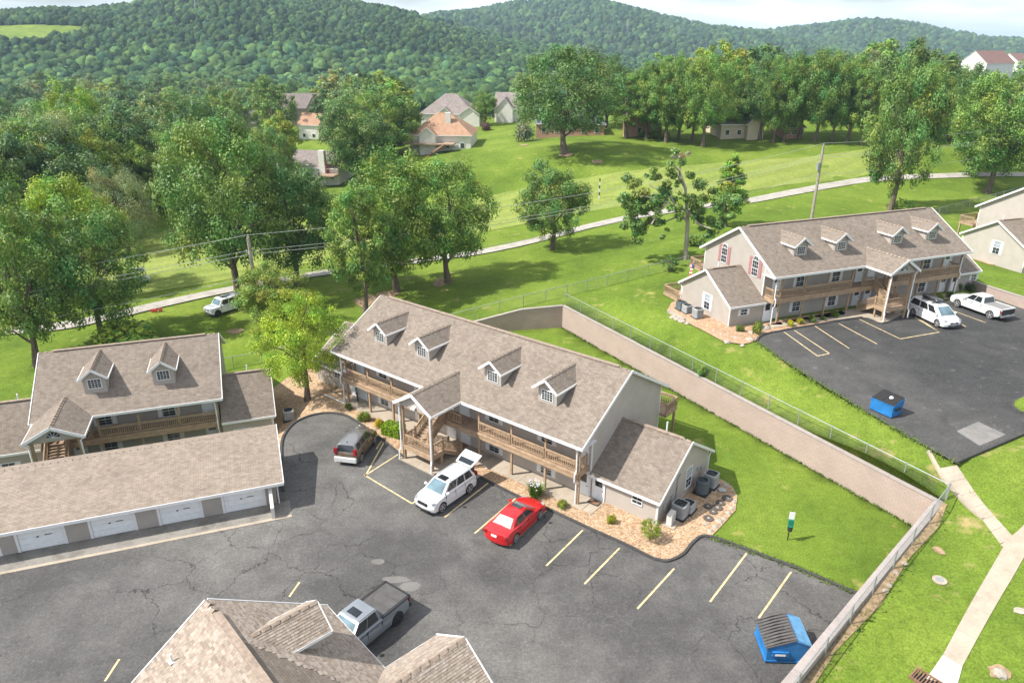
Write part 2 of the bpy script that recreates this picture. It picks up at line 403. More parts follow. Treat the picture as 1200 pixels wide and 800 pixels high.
M['shingle'] = shingles('shingle_taupe', (.245, .205, .17), (.178, .148, .122), (.28, .242, .208))
M['shingle_cap'] = plain('shingle_cap', (.27, .21, .165), .95, var=.25, scale=4)
M['shingle_edge'] = plain('shingle_edge', (.10, .08, .065), .95)
M['siding'] = siding('siding_greige', (.395, .358, .325))
M['siding_lit'] = siding('siding_sunlit_greige', (.44, .40, .362))  # same siding as above, sunlight put into a lighter colour
M['white'] = plain('white_trim', (.72, .72, .72), .45, var=.05)
M['door'] = plain('white_door', (.76, .78, .80), .4, var=.06)
M['cream'] = plain('cream_panel', (.60, .57, .53), .6)
M['pink'] = plain('faded_red_shutter', (.34, .165, .165), .6)
M['wood'] = wood('cedar_stain', (.375, .262, .165))
M['wood2'] = wood('weathered_deck', (.36, .25, .17))
M['glass'] = glass('window_glass')
M['blind'] = plain('window_blind', (.30, .34, .38), .35, var=.3, scale=2)
M['black'] = plain('black_plastic', (.02, .02, .022), .45)
M['rubber'] = plain('tyre_rubber', (.022, .022, .023), .8)
M['rim'] = plain('alloy', (.62, .63, .65), .3, .7)
M['chrome'] = plain('bright_metal', (.65, .65, .66), .25, .9)
M['galv'] = plain('galvanised_steel', (.36, .38, .38), .5, .5)
M['red_lamp'] = plain('red_lens', (.28, .01, .012), .15, coat=.6)
M['head_lamp'] = plain('clear_lens', (.30, .32, .34), .12, coat=.8)
M['grass'] = grass('lawn_grass', (.082, .132, .017), (.116, .176, .022), (.158, .218, .032), (.33, .29, .10), .055)
M['grass2'] = grass('worn_lawn', (.088, .138, .018), (.124, .182, .024), (.17, .225, .034), (.36, .27, .13), .07)
M['fairway'] = grass('fairway_grass', (.165, .215, .048), (.20, .248, .056), (.23, .27, .07), (.33, .32, .12), .05, R(-36))
M['asphalt'] = asphalt('old_asphalt', (.070, .068, .066), (.142, .136, .128), .9)
M['asphalt2'] = asphalt('sealed_asphalt', (.042, .042, .042), (.072, .070, .068), .15, .6, .60)
M['curb'] = plain('tarred_kerb', (.05, .048, .046), .9, var=.3)
M['gravel'] = gravel('river_gravel', (.31, .185, .10), (.42, .285, .17), (.50, .38, .26), 8.5)
M['gravel2'] = gravel('clay_gravel', (.36, .20, .105), (.44, .28, .165), (.50, .37, .26), 7.0)
M['conc'] = concrete('pale_concrete', (.37, .315, .25))
M['conc_w'] = concrete('white_concrete', (.52, .48, .43))
M['conc_d'] = concrete('stained_concrete', (.22, .205, .185), .45)
M['path'] = concrete('cart_path_gravel', (.36, .335, .30), .35)
M['line'] = plain('faded_yellow_paint', (.56, .44, .24), .8, var=.35, scale=2.5)
M['line2'] = plain('yellow_kerb_paint', (.55, .36, .06), .8, var=.3)
M['tuft'] = plain('grass_tuft', (.11, .17, .025), .9, var=.4, scale=6)
M['block'] = blockwall('retaining_block', (.385, .30, .262))
M['block_cap'] = concrete('retaining_cap', (.33, .29, .27), .2)
M['rock'] = concrete('limestone', (.36, .32, .27), .4)
M['steel_d'] = plain('dark_steel', (.06, .062, .065), .5, .6)
M['ac'] = plain('condenser_grey', (.33, .34, .34), .5, var=.2)
M['ac_d'] = plain('condenser_dark', (.06, .075, .085), .5)
M['blue'] = plain('dumpster_blue', (.02, .16, .42), .45, var=.25, scale=1.4)
M['bluelt'] = plain('dumpster_blue_light', (.10, .27, .46), .45, var=.2)
M['lid_dk'] = plain('black_plastic_lid', (.022, .02, .019), .55, var=.25)
M['lid'] = plain('grey_plastic_lid', (.075, .07, .068), .6, var=.25)
M['pole'] = bark('weathered_pole', (.36, .32, .28))
M['chain'] = plain('chain_wire', (.2, .215, .215), .5, .5)
M['wire'] = plain('wire_alloy', (.50, .50, .50), .5, .3)
M['leaf'] = leafmat('leaf')
M['bark'] = bark('bark', (.17, .135, .105))
M['bark_pale'] = bark('bark_pale', (.42, .37, .32))
M['soil'] = plain('bare_soil', (.27, .19, .11), .95, var=.4)
M['patch'] = concrete('pale_patch', (.155, .15, .142)); M['concpad'] = concrete('worn_pad', (.20, .19, .18), .35)
# ================================================================== GROUND
DZ = 4.74
dlot_px = [(886.5,399.7),(925,427),(960,449),(1040,497),(1092,527),(1120,542),(1160,525),(1200,508),(1330,455),(1400,420),(1300,395),(1200,362),(1157,347),(1140,350),(1121,349),(1104.7,354),(1080,362),(1059,370),(1033,379.5),(1009,373),(943,383),(910,389),(897.5,391.6),(890,395)]
dlot = [G(x, y, DZ) for x, y in dlot_px]
def bbox(p): return min(a for a, b in p), max(a for a, b in p), min(b for a, b in p), max(b for a, b in p)
_zt0 = zt
_cx, _cy = sum(p[0] for p in dlot)/len(dlot), sum(p[1] for p in dlot)/len(dlot)
dlow = [(p[0]+(p[0]-_cx)/math.hypot(p[0]-_cx, p[1]-_cy)*1.3, p[1]+(p[1]-_cy)/math.hypot(p[0]-_cx, p[1]-_cy)*1.3) for p in dlot]
_c, _s = math.cos(.3812), math.sin(.3812)
dpad = [(55.417+a*_c-b*_s, 84.082+a*_s+b*_c) for a, b in ((-40, -7), (6, -4), (6, 16), (-40, 16))]
def zt(x, y):
    x = np.asarray(x, float); y = np.asarray(y, float)
    z = _zt0(x, y)
    z = np.where(in_poly_np(x, y, dpad), DZ-.03, z)
    z = np.where(in_poly_np(x, y, dlow), np.minimum(z, DZ-.10), z); z = np.where(in_poly_np(x, y, dlot), DZ-.10, z)
    return z

def densify(poly, step, closed=True):
    out = []
    n = len(poly)
    for i in range(n if closed else n-1):
        a = poly[i]; b = poly[(i+1) % n]; k = max(1, int(math.hypot(b[0]-a[0], b[1]-a[1])/step))
        out += [(a[0]+(b[0]-a[0])*t/k, a[1]+(b[1]-a[1])*t/k) for t in range(k)]
    if not closed: out.append(poly[-1])
    return out
def drape(name, poly, mat, zf, off, step=1.5, parent=None):
    P = densify(poly, step); x0, x1, y0, y1 = bbox(poly)
    gx, gy = np.meshgrid(np.arange(x0, x1, step), np.arange(y0, y1, step))
    gx = gx.ravel(); gy = gy.ravel(); k = in_poly_np(gx, gy, poly)
    pts = P+list(zip(gx[k], gy[k])); n = len(P)
    v, e, f, *_ = delaunay_2d_cdt([Vector(p) for p in pts], [(i, (i+1) % n) for i in range(n)], [], 1, 1e-4)
    X = np.array([a.x for a in v]); Y = np.array([a.y for a in v])
    Z = zf(X, Y)+off if callable(zf) else np.full(len(X), zf+off)
    me = bpy.data.meshes.new(name); me.from_pydata(np.c_[X, Y, Z].tolist(), [], [tuple(q) for q in f]); me.materials.append(mat)
    me.polygons.foreach_set('use_smooth', [True]*len(me.polygons))
    bm = bmesh.new(); bm.from_mesh(me); bmesh.ops.recalc_face_normals(bm, faces=bm.faces)
    if sum(q.normal.z for q in bm.faces) < 0: bmesh.ops.reverse_faces(bm, faces=bm.faces)
    bm.to_mesh(me); bm.free()
    return newobj(name, me, parent)
def ztp(x, y):
    x = np.asarray(x, float); y = np.asarray(y, float)
    return np.where(in_poly_np(x, y, pit), 0., zt(x, y))

def build_ground():
    pts = []
    r = 10.
    while r < 9000:
        far = r > 60
        for a in np.arange(-180, 180, 1.25 if r > 16 else 5):
            if abs(a) > 62 and (int(round(a/1.25)) % 5): continue
            pts.append((r*math.sin(R(a)), r*math.cos(R(a))))
        r *= 1.035 if r < 600 else 1.045
    P = densify(pit, 1.0); n = len(P)
    pa = np.array(P); pts = np.array(pts)
    nearb = (np.abs(pts[:, 0]) < 90) & (pts[:, 1] < 100)
    keep = np.ones(len(pts), bool)
    for i in np.where(nearb)[0]:
        if ((pa-pts[i])**2).sum(1).min() < .36: keep[i] = False
    pts = pts[keep]
    allp = P+[tuple(p) for p in pts]
    v, e, f, *_ = delaunay_2d_cdt([Vector(p) for p in allp], [(i, (i+1) % n) for i in range(n)], [], 0, 1e-4)
    X = np.array([a.x for a in v]); Y = np.array([a.y for a in v]); Z = zt(X, Y)
    F = np.array([list(q) for q in f if len(q) == 3]); cx = X[F].mean(1); cy = Y[F].mean(1)
    ins = in_poly_np(cx, cy, pit)
    N = len(X)
    V = np.r_[np.c_[X, Y, Z], np.c_[X, Y, np.zeros(N)]]
    F2 = F.copy(); F2[ins] += N
    faces = F2.tolist()
    # skirt along the step
    cnt = {}
    for t, i in zip(F, ins):
        for k in range(3):
            key = tuple(sorted((t[k], t[(k+1) % 3]))); cnt.setdefault(key, []).append(i)
    for (a, b), l in cnt.items():
        if len(l) == 2 and l[0] != l[1]: faces.append([a, b, b+N, a+N])
    me = bpy.data.meshes.new('ground'); me.from_pydata(V.tolist(), [], faces)
    me.materials.append(M['grass']); me.materials.append(M['forest_floor']); me.materials.append(M['grass2'])
    mi = np.zeros(len(faces), int); d = np.hypot(cx, cy); mi[:len(F)] = np.where((d > 430), 1, 0)
    w2 = (~ins) & ((cy > 88) & (cx < 2) & (d < 150)); mi[:len(F)][w2] = 2
    w3 = (~ins) & (cx > 22) & (cy < 56) & (cy > 5); mi[:len(F)][w3] = 2
    me.polygons.foreach_set('material_index', mi.tolist())
    me.polygons.foreach_set('use_smooth', [True]*len(faces))
    bm = bmesh.new(); bm.from_mesh(me)
    for q in bm.faces:
        if q.normal.z < 0: q.normal_flip()
    bm.to_mesh(me); bm.free()
    return tag(newobj('ground', me), kind='structure')
M['forest_floor'] = plain('forest_floor', (.03, .06, .015), .95, var=.4, scale=.05)
build_ground()

# ---- parking lot of the middle building
lot_edge_px = [(1004,696),(940,668.5),(880,646),(850,634.5),(833,629.5),(822,629),(811,637),(800,650),(784,657.5),(772,656.5),(761.5,653),(730,637),(685,617),(640,595.6),(605,581),(562,559),(533,543.5)]
left_edge_px = [(474,537),(445,513),(425,499),(408,488.5),(395,485),(380,484.5),(362,488),(345,496),(335,507),(330,520),(330,545),(331,562),(332,576)]
lot_r = [G(*p) for p in lot_edge_px]; lot_l = [G(*p) for p in left_edge_px]
pad_px = [(533,543.5),(509.8,556),(475.5,540.5),(474,537)]
lot_poly = lot_r+[G(509.8,556), G(475.5,540.5)]+lot_l+[(-19.5,51.5), (-45, 40), (-75, 30), (-75, -30), (-2, -30), (-2.2, 12.6), (15.0, 29.0), (22.6, 36.4)]
lot = tag(drape('parking_lot', lot_poly, M['asphalt'], 0., .02, 4.), kind='structure')
def kerb(name, pts, w=.26, h=.15, mat=None, z=0., parent=None, side=0):
    mb = MB(); pts = [Vector((p[0], p[1], p[2] if len(p) > 2 else z)) for p in pts]
    ring = []
    for i, p in enumerate(pts):
        d = (pts[min(i+1, len(pts)-1)]-pts[max(i-1, 0)]); d.z = 0; d.normalize(); s = Vector((-d.y, d.x, 0))
        ring.append([p+s*(w*(-.5+side)), p+s*(w*(-.38+side))+Vector((0, 0, h)), p+s*(w*(.38+side))+Vector((0, 0, h)), p+s*(w*(.5+side))])
    for a, b in zip(ring, ring[1:]):
        for k in range(3): mb.face([a[k], b[k], b[k+1], a[k+1]])
    mb.face(ring[0]); mb.face(ring[-1][::-1])
    return tag(mb.build(name, mat or M['curb'], parent, 50), kind=None if parent else 'structure')
def catmull(pts, k=6):
    out = []
    P = [np.array(p, float) for p in pts]; P = [2*P[0]-P[1]]+P+[2*P[-1]-P[-2]]
    for i in range(1, len(P)-2):
        for t in np.arange(k)/k:
            a, b, c, d = P[i-1:i+3]
            out.append(tuple(.5*((2*b)+(-a+c)*t+(2*a-5*b+4*c-d)*t*t+(-a+3*b-3*c+d)*t**3)))
    out.append(tuple(P[-2])); return out
kerb('kerb', catmull(lot_r[:], 4), z=.0)
kerb('kerb', catmull(lot_l[:], 4), z=.0)
# painted stall lines, flat on the asphalt
def line(px1, px2, z=0., w=.13, mat='line', parent=None, off=.026):
    a = Vector((*G(*px1, z), z+off)); b = Vector((*G(*px2, z), z+off)); d = (b-a).normalized(); s = Vector((-d.y, d.x, 0))*w/2
    mb = MB(); mb.face([a-s, b-s, b+s, a+s]); return mb.build('parking_line', M[mat], parent)
for a, b in [((683,621),(640,663)),((726,642),(685,684)),((790,666),(747,713)),((875,648),(832,705)),((927,670),(889,724)),((640,598),(597,640)),((604,584),(556,625)),((572,566),(521,606)),
             ((454,511),(428,558)),((475,527),(428,557)),((427,556.5),(483,590)),((483,590),(489,585.5)),((402,527),(393,541)),((421,499),(431,487)),((351,682),(339,699)),((140,772),(123,798)),((452,510),(441,526))]:
    line(a, b, parent=lot)
# garage apron etc. use the garage frame
GU = np.array([.9385, .3453]); GV = np.array([-.3453, .9385])
def gf(a, b): p = GU*a+GV*b; return float(p[0]), float(p[1])
def flat(name, poly, mat, z, parent=None, th=0.):
    mb = MB(); mb.face([(x, y, z) for x, y in poly]) if th == 0 else mb.prism(poly, z-th, z)
    return mb.build(name, mat, parent)
apron = tag(flat('garage_apron', [gf(-24.2, 50.3), gf(0, 50.3), gf(0, 48.35), gf(-24.2, 48.35)], M['conc_d'], .05, th=.06), kind='structure')
flat('apron_edge', [gf(-24.2, 48.35), gf(0, 48.35), gf(0, 48.05), gf(-24.2, 48.05)], M['conc'], .06, apron, .06)
# gravel beds
bed = [(x, y) for x, y in catmull(lot_r[5:], 3)]+[G(520,548), G(560,530), G(640,550), G(700,585), G(690,560), G(760,600), G(815,560), G(838,566), G(858,572), G(866,585), G(862,600), G(845,618), G(836,629)]
bed = [p for p in catmull(lot_r[4:], 3)]+[G(545,536.5), G(600,540), G(690,580), G(755,606), G(769,606), G(800,582), G(826,556), G(845,562), G(858,570), G(864,582), G(862,598), G(848,614)]
tag(drape('gravel_bed', bed, M['gravel'], 0., .075, 1.2), kind='structure')
bed2 = [p for p in catmull(lot_l, 3)]+[G(326,577), G(322,545), G(318,505), G(318,470), G(318,440), G(345,432), G(386,428), G(398,446), G(422,461), G(446,477), G(480,497), G(500,518), G(490,533)]
tag(drape('gravel_bed', bed2, M['gravel'], lambda x, y: np.maximum(ztp(x, y), np.where(in_poly_np(x, y, pit), 0, -9)), .075, .8), kind='structure')
# gravelled grass verge lines, worn patches on asphalt (flat repairs)
for px, r1, r2, sd0 in [((481,687), .6, .42, 1), ((464,679), .8, .3, 2), ((443,658), .42, .25, 3)]:
    c = G(*px); q = random.Random(sd0)
    poly = [(c[0]+r1*math.cos(t)*(1+.25*q.random()), c[1]+r2*math.sin(t)*(1+.3*q.random())) for t in np.arange(0, 6.28, .35)]
    flat('asphalt_patch', poly, M['patch'], .024+.003*sd0, lot)

# ---- upper lot
ulot = tag(drape('parking_lot', dlot, M['asphalt2'], DZ, .0, 4.), kind='structure')
kerb('kerb', catmull([G(x, y, DZ) for x, y in dlot_px[15:]+dlot_px[:1]], 4), z=DZ-.02)
kerb('kerb', [G(x, y, DZ) for x, y in [(1120,542),(1160,525),(1200,508),(1330,455)]], z=DZ-.02)
for a, b in [((919,389),(958,417)),((931,387),(972,414)),((958,417),(972,414)),((955,382),(995,408)),((983,379),(1028,403)),((1007,374),(1055,397)),((1055,397),(1101,389)),((1101,389),(1072,372)),((1117,364),(1155,378)),((1070,369),(1101,389)),((1127,380),(1132,383))]:
    line(a, b, DZ, .12, 'line', ulot, .006)
flat('concrete_pad', [G(x, y, DZ) for x, y in [(1121,505),(1146,494),(1179,509),(1148,522)]], M['concpad'], DZ+.006, ulot)
isl = [G(x, y, DZ) for x, y in [(1186,476),(1188,470),(1197,466),(1230,455),(1300,450),(1300,470),(1215,487),(1195,483)]]
tag(drape('grass_island', isl, M['grass'], DZ, .12, 3), kind='structure'); kerb('kerb', isl+isl[:1], z=DZ-.02)

# ---- sidewalks: strips of slabs following the ground
def strip(name, Lpx, Rpx, n, mat, off, piece=None, z=None, gap=.02, th=.12):
    def pts(pp):
        P = []
        for q in pp:
            P.append(np.array(hit(*q)[:2]) if z is None else np.array(G(*q, z)))
        s = [0]
        for a, b in zip(P, P[1:]): s.append(s[-1]+np.hypot(*(b-a)))
        return [np.array([np.interp(t*s[-1], s, [p[0] for p in P]), np.interp(t*s[-1], s, [p[1] for p in P])]) for t in np.linspace(0, 1, n+1)]
    A, B = pts(Lpx), pts(Rpx)
    if piece is None:
        mb = MB()
        for i in range(n):
            q = [(*p, float(ztp(p[0], p[1]))+off) for p in (A[i], B[i], B[i+1], A[i+1])]
            mb.face(q); mb.face([q[0], q[3], (*q[3][:2], q[3][2]-th-.1), (*q[0][:2], q[0][2]-th-.1)]); mb.face([q[1], q[2], (*q[2][:2], q[2][2]-th-.1), (*q[1][:2], q[1][2]-th-.1)])
        return tag(mb.build(name, mat), kind='structure')
    root = None
    for i in range(n):
        f0 = gap/max(np.hypot(*(A[i+1]-A[i])), .1)
        q = [A[i]*(1-f0)+A[i+1]*f0, B[i]*(1-f0)+B[i+1]*f0, B[i+1], A[i+1]]
        t = [(*p, float(ztp(p[0], p[1]))+off) for p in q]; lo = [(a, b, c-th) for a, b, c in t]
        mb = MB(); mb.face(t)
        for k in range(4): mb.face([t[k], t[(k+1) % 4], lo[(k+1) % 4], lo[k]])
        if root is None: root = tag(newobj(name, None), kind='structure')
        mb.build(piece, mat, root)
    return root
strip('sidewalk', [(1176,640),(1160,668),(1140,702),(1122,735),(1105,767)], [(1202,649),(1187,676),(1168,707),(1149,741),(1127.5,781)], 5, M['conc'], .05, 'slab')
strip('sidewalk', [(1100,549),(1113,567),(1133,590),(1150,607),(1172,637)], [(1121,545),(1133,563),(1150,587),(1168,608),(1188,630)], 6, M['conc'], .05, 'slab')
strip('sidewalk', [(1172,639),(1188,627),(1203,612),(1225,588)], [(1200,652),(1215,640),(1235,620),(1255,596)], 3, M['conc'], .055, 'slab')
strip('drain_apron', [(1105,767),(1094,783),(1080,802)], [(1127.5,781),(1124,795),(1118,812)], 2, M['conc_w'], .052, 'slab')
hw = MB(); hp = [hit(*p) for p in [(1088,529),(1097,546),(1103,558),(1120,578),(1137,597),(1152,608)]]
for a, b in zip(hp, hp[1:]): hw.bar((a[0], a[1], a[2]+.06), (b[0], b[1], b[2]+.02), .26, .2)
kb = hw.build('sidewalk_kerb', M['conc']); tag(kb, kind='structure')
# storm grate
gx, gy, gz = hit(1086, 799)
gr = thing('storm_grate', 'rusty steel storm drain grate set beside the white concrete apron', 'drain', (gx, gy, gz+.13), R(-52))
f_ = MB(); f_.box(-.75, .75, -.5, -.42, -.2, .04); f_.box(-.75, .75, .42, .5, -.2, .04); f_.box(-.75, -.67, -.42, .42, -.2, .04); f_.box(.67, .75, -.42, .42, -.2, .04); f_.box(-.67, .67, -.42, .42, -.3, -.05, 1)
M['rust'] = plain('rusty_iron', (.22, .12, .075), .85, .2, var=.35)
f_.build('grate_frame', [M['rust'], M['black']], gr)
for i in range(9):
    b_ = MB(); x = -.6+i*.15; b_.box(x-.028, x+.028, -.42, .42, -.02, .03); b_.build('grate_bar', M['rust'], gr)
gx, gy, gz = hit(1101, 680)
mh = MB(); mh.cyl((0, 0), .42, 0, .07, 20); mh.cyl((0, 0), .22, .07, .1, 16, 1)
o = mh.build('manhole_collar', [M['conc'], M['galv']]); o.location = (gx, gy, gz+.01); tag(o, 'round concrete manhole collar in the grass right of the long block wall', 'manhole')

# ---- cart path, fairway
mid = [(-60,392),(60,384),(130,371),(190,357),(240,346),(300,334),(370,322),(420,316),(470,309),(520,302),(560,296.5),(620,284),(690,266),(730,257),(770,250),(830,242),(880,235.5),(940,224),(1000,213.5),(1050,209),(1110,206.5),(1170,205),(1260,206)]
P = [np.array(hit(*p)[:2]) for p in mid]; P = [np.array(p) for p in catmull(P, 14)]
mb = MB(); prev = None; em = MB()
for i, p in enumerate(P):
    d = P[min(i+1, len(P)-1)]-P[max(i-1, 0)]; d = d/np.hypot(*d); s = np.array([-d[1], d[0]])
    w = 1.35
    row = [(*(p+s*k), float(ztp(*(p+s*k)))+.16) for k in (-w, -w/2, 0, w/2, w)]
    if prev:
        for k in range(4): mb.face([prev[k], row[k], row[k+1], prev[k+1]])
    prev = row
o = mb.build('cart_path', M['path']); tag(o, kind='structure')
def px_poly(pp): return [hit(*p)[:2] for p in pp]
fw = px_poly([(95,356),(170,344),(250,331),(330,315),(390,303),(470,290),(560,273),(630,260),(690,248),(760,238),(850,228),(940,215),(1030,201),(1075,193),(1075,170),(1000,177),(900,187),(820,193),(750,199),(690,208),(640,217),(590,226),(520,242),(430,258),(330,262),(240,262),(190,272),(130,300)])
tag(drape('fairway', catmull(fw+fw[:1], 2)[:-1], M['fairway'], ztp, .06, 2.2), kind='structure')
def soil(px, r1, r2, seed):
    q = random.Random(seed); c = hit(*px); poly = catmull([(c[0]+r1*math.cos(t)*(.7+.5*q.random()), c[1]+r2*math.sin(t)*(.7+.5*q.random())) for t in np.arange(0, 6.28, .6)], 3)
    tag(drape('bare_patch', poly, M['soil'], ztp, .05, .8), kind='structure')
for k, a in enumerate([((276,388), 1.1, .8), ((430,352), 1.6, 2.2), ((455,345), 1.8, 1.5), ((664,181), 1.6, 1.3), ((614,170), 1.3, 1.3), ((700,190), 1.2, 1.), ((517,331), 1.2, 2), ((140,298), 1, 2), ((1100,645), .35, .5), ((1170,787), .6, .5)]): soil(*a, k)

# ================================================================== RETAINING WALLS AND FENCES
def wall_run(name, label, pts, tops, th, base, side=1, mat='block', cap='block_cap', step=.6, capw=None):
    """pts: plan line of the exposed face, tops: top height per point; body lies to the given side. Coping stones are separate parts."""
    root = thing(name, label, 'wall', (pts[0][0], pts[0][1], base))
    ox, oy = pts[0]
    mb = MB()
    run = 0
    for i in range(len(pts)-1):
        a = np.array(pts[i]); b = np.array(pts[i+1]); L = np.hypot(*(b-a)); d = (b-a)/L; nrm = np.array([-d[1], d[0]])*side
        za, zb = tops[i]-base, tops[i+1]-base
        A = a-[ox, oy]; B = b-[ox, oy]; A2 = A+nrm*th; B2 = B+nrm*th
        mb.face([(*A, 0), (*B, 0), (*B, zb), (*A, za)], 0, [(run, 0), (run+L, 0), (run+L, zb), (run, za)])
        mb.face([(*A2, 0), (*B2, 0), (*B2, zb), (*A2, za)], 0, [(run, 0), (run+L, 0), (run+L, zb), (run, za)])
        mb.face([(*A, za), (*B, zb), (*B2, zb), (*A2, za)], 0, [(run, 0), (run+L, 0), (run+L, th), (run, th)])
        for (Q, Q2, zz) in ((A, A2, za), (B, B2, zb)): mb.face([(*Q, 0), (*Q2, 0), (*Q2, zz), (*Q, zz)], 0, [(0, 0), (th, 0), (th, zz), (0, zz)])
        run += L
    mb.build('block_face', M[mat], root)
    for i in range(len(pts)-1):
        a = np.array(pts[i]); b = np.array(pts[i+1]); L = np.hypot(*(b-a)); d = (b-a)/L; nrm = np.array([-d[1], d[0]])*side
        k = max(1, round(L/step))
        for j in range(k):
            t0, t1 = j/k, (j+1)/k-.008/L*1.5
            p0 = a+(b-a)*t0-[ox, oy]; p1 = a+(b-a)*t1-[ox, oy]; z0 = tops[i]+(tops[i+1]-tops[i])*t0-base; z1_ = tops[i]+(tops[i+1]-tops[i])*t1-base
            jit = rnd.uniform(-.006, .006)
            q = [p0-nrm*(.04+jit), p1-nrm*(.04+jit), p1+nrm*((capw or th)+.03), p0+nrm*((capw or th)+.03)]; zz = [z0, z1_, z1_, z0]
            m2 = MB(); lo = [(*p, z+.003) for p, z in zip(q, zz)]; hi = [(*p, z+.10+jit) for p, z in zip(q, zz)]
            m2.face(hi); m2.face(lo[::-1])
            for e in range(4): m2.face([lo[e], lo[(e+1) % 4], hi[(e+1) % 4], hi[e]])
            m2.build('coping_stone', M[cap], root)
    return root
FA, AB, BE = np.array([6.6, 85.0]), np.array([31.1, 43.3]), np.array([15.6, 28.6])
dAB = (AB-FA)/np.hypot(*(AB-FA)); nin = np.array([dAB[1], -dAB[0]])   # towards the lot
faceA = [tuple(FA+nin*.35), tuple(AB+nin*.35-dAB*.0)]
wall_run('retaining_wall', 'long beige block retaining wall facing the lawn beside the middle building', faceA, [2.86, 2.86], .34, -.05, 1, step=1.0)
wall_run('retaining_wall', 'dark shaded retaining wall behind the middle building, stepping down to the left', [(-9.5, 81.7), (-5, 82.6), (1.2, 83.9), (6.35, 84.75)], [.4, 1.35, 2.62, 2.86], .34, -.05, 1, step=1.0)
dBE = (BE-AB)/np.hypot(*(BE-AB)); nb = np.array([dBE[1], -dBE[0]])    # towards lot?
if nb[0] > 0: nb = -nb
o1 = AB+nb*.0; 
ptsB = [tuple(AB+dBE*t) for t in (0.0, 7, 14, 21.4, 34, 44)]
wall_run('retaining_wall', 'low pale block wall with steel fence posts running past the front blue dumpster', ptsB, [2.86, 2.66, 2.42, 2.15, 1.9, 1.7], .5, -.05, 1 if np.dot(np.array([-dBE[1], dBE[0]]), nb) > 0 else -1, step=.9)

def chain_fence(label, base, hgt, spacing, group=None, mesh_pitch=.16, top=True):
    """base: 3d polyline of the foot of the fence"""
    base = [Vector(p) for p in base]
    root = thing('chain_link_fence', label, 'fence', base[0], 0, group); o0 = base[0]
    seg = [(base[i+1]-base[i]).length for i in range(len(base)-1)]; tot = sum(seg)
    def at(s):
        for i, L in enumerate(seg):
            if s <= L or i == len(seg)-1: return base[i].lerp(base[i+1], min(1, s/L))-o0
            s -= L
    n = max(1, round(tot/spacing)); pm = MB(); pm.cyl((0, 0), .045, 0, hgt+.03, 8); pm.cyl((0, 0), .06, hgt+.03, hgt+.07, 8); pme = pm.mesh('post', M['galv'])
    for i in range(n+1):
        p = newobj('post', pme, root); p.location = at(tot*i/n)
    rl = MB(); k = n*3
    pts = [at(tot*i/k)+Vector((0, 0, hgt)) for i in range(k+1)]; rl.tube(pts, .032, 6); rl.build('top_rail', M['galv'], root)
    cm = MB(); m = int(tot/mesh_pitch)
    for sgn in (1, -1):
        for i in range(m):
            s0 = i*mesh_pitch; s1 = s0+sgn*hgt*.9
            if s1 < 0 or s1 > tot: continue
            a = at(s0)+Vector((0, 0, .04)); b = at(s1)+Vector((0, 0, hgt)); d = Vector((0, .004, 0)); e = Vector((.004, 0, 0))
            cm.face([a-e, b-e, b+e, a+e]); cm.face([a-d, b-d, b+d, a+d])
    tag(cm.build('wire_mesh', M['chain'], root), kind='stuff')
    return root
fa = [(*(FA+(AB-FA)*t-nin*.12), 2.98) for t in (0, .25, .5, .75, 1)]
chain_fence('galvanised chain link fence standing on top of the long beige retaining wall', fa, 1.4, 3.3)
ob = -nb*.12
fb = []
for t in (0, 5, 10, 15, 21.4, 34, 44):
    p = AB+dBE*t+ob+np.array([.0, 0]); fb.append((p[0], p[1], float(zt(p[0], p[1]))))
chain_fence('galvanised chain link fence along the outer side of the low pale wall', fb, 1.45, 3.2)
bf = [hit(*p) for p in [(470,397),(515,384.5),(563,372.4),(592.4,365),(621.3,357.3),(650.7,350),(678.7,343.3),(720,333),(759,323),(785,317),(806,312)]]
chain_fence('chain link fence crossing the grass behind the dark retaining wall', bf, 1.5, 3.3)
chain_fence('chain link fence on the grass behind the upper right building', [hit(*p) for p in [(1075,262),(1099,253),(1137,243),(1175,233),(1215,222)]], 1.5, 3.3)
chain_fence('chain link fence in the gap between the left and middle buildings', [hit(*p) for p in [(205,452),(262,434),(297,428),(335,420),(372,412)]], 1.5, 3.3)
# wall below the far right building
wall_run('retaining_wall', 'low beige wall beside the pickup in the upper parking lot', [G(1135.5,337.5,DZ), G(1156.7,346,DZ), G(1200,361,DZ), G(1260,383,DZ)], [DZ+1.0, DZ+1.05, DZ+1.15, DZ+1.2], .3, DZ-.2, 1, step=.8)

so = [tuple(AB+dBE*t-nb*.02) for t in (.3, 8, 16, 24, 36)]+[tuple(AB+dBE*t-nb*w_) for t, w_ in ((36, .6), (30, .4), (24, .7), (18, .4), (13, .8), (8, .5), (3, .7), (.3, .3))]
tag(drape('soil_strip', so, M['soil'], zt, .05, .7), kind='structure')
tag(drape('bounce_strip', [(-29, 56), (-21.8, 58.6), (-23, 61), (-30, 58.6), (-46, 53), (-45, 50.2)], M['conc_d'], ztp, .06, 1.2), kind='structure')  # unseen concrete, added to keep green grass bounce off the left building

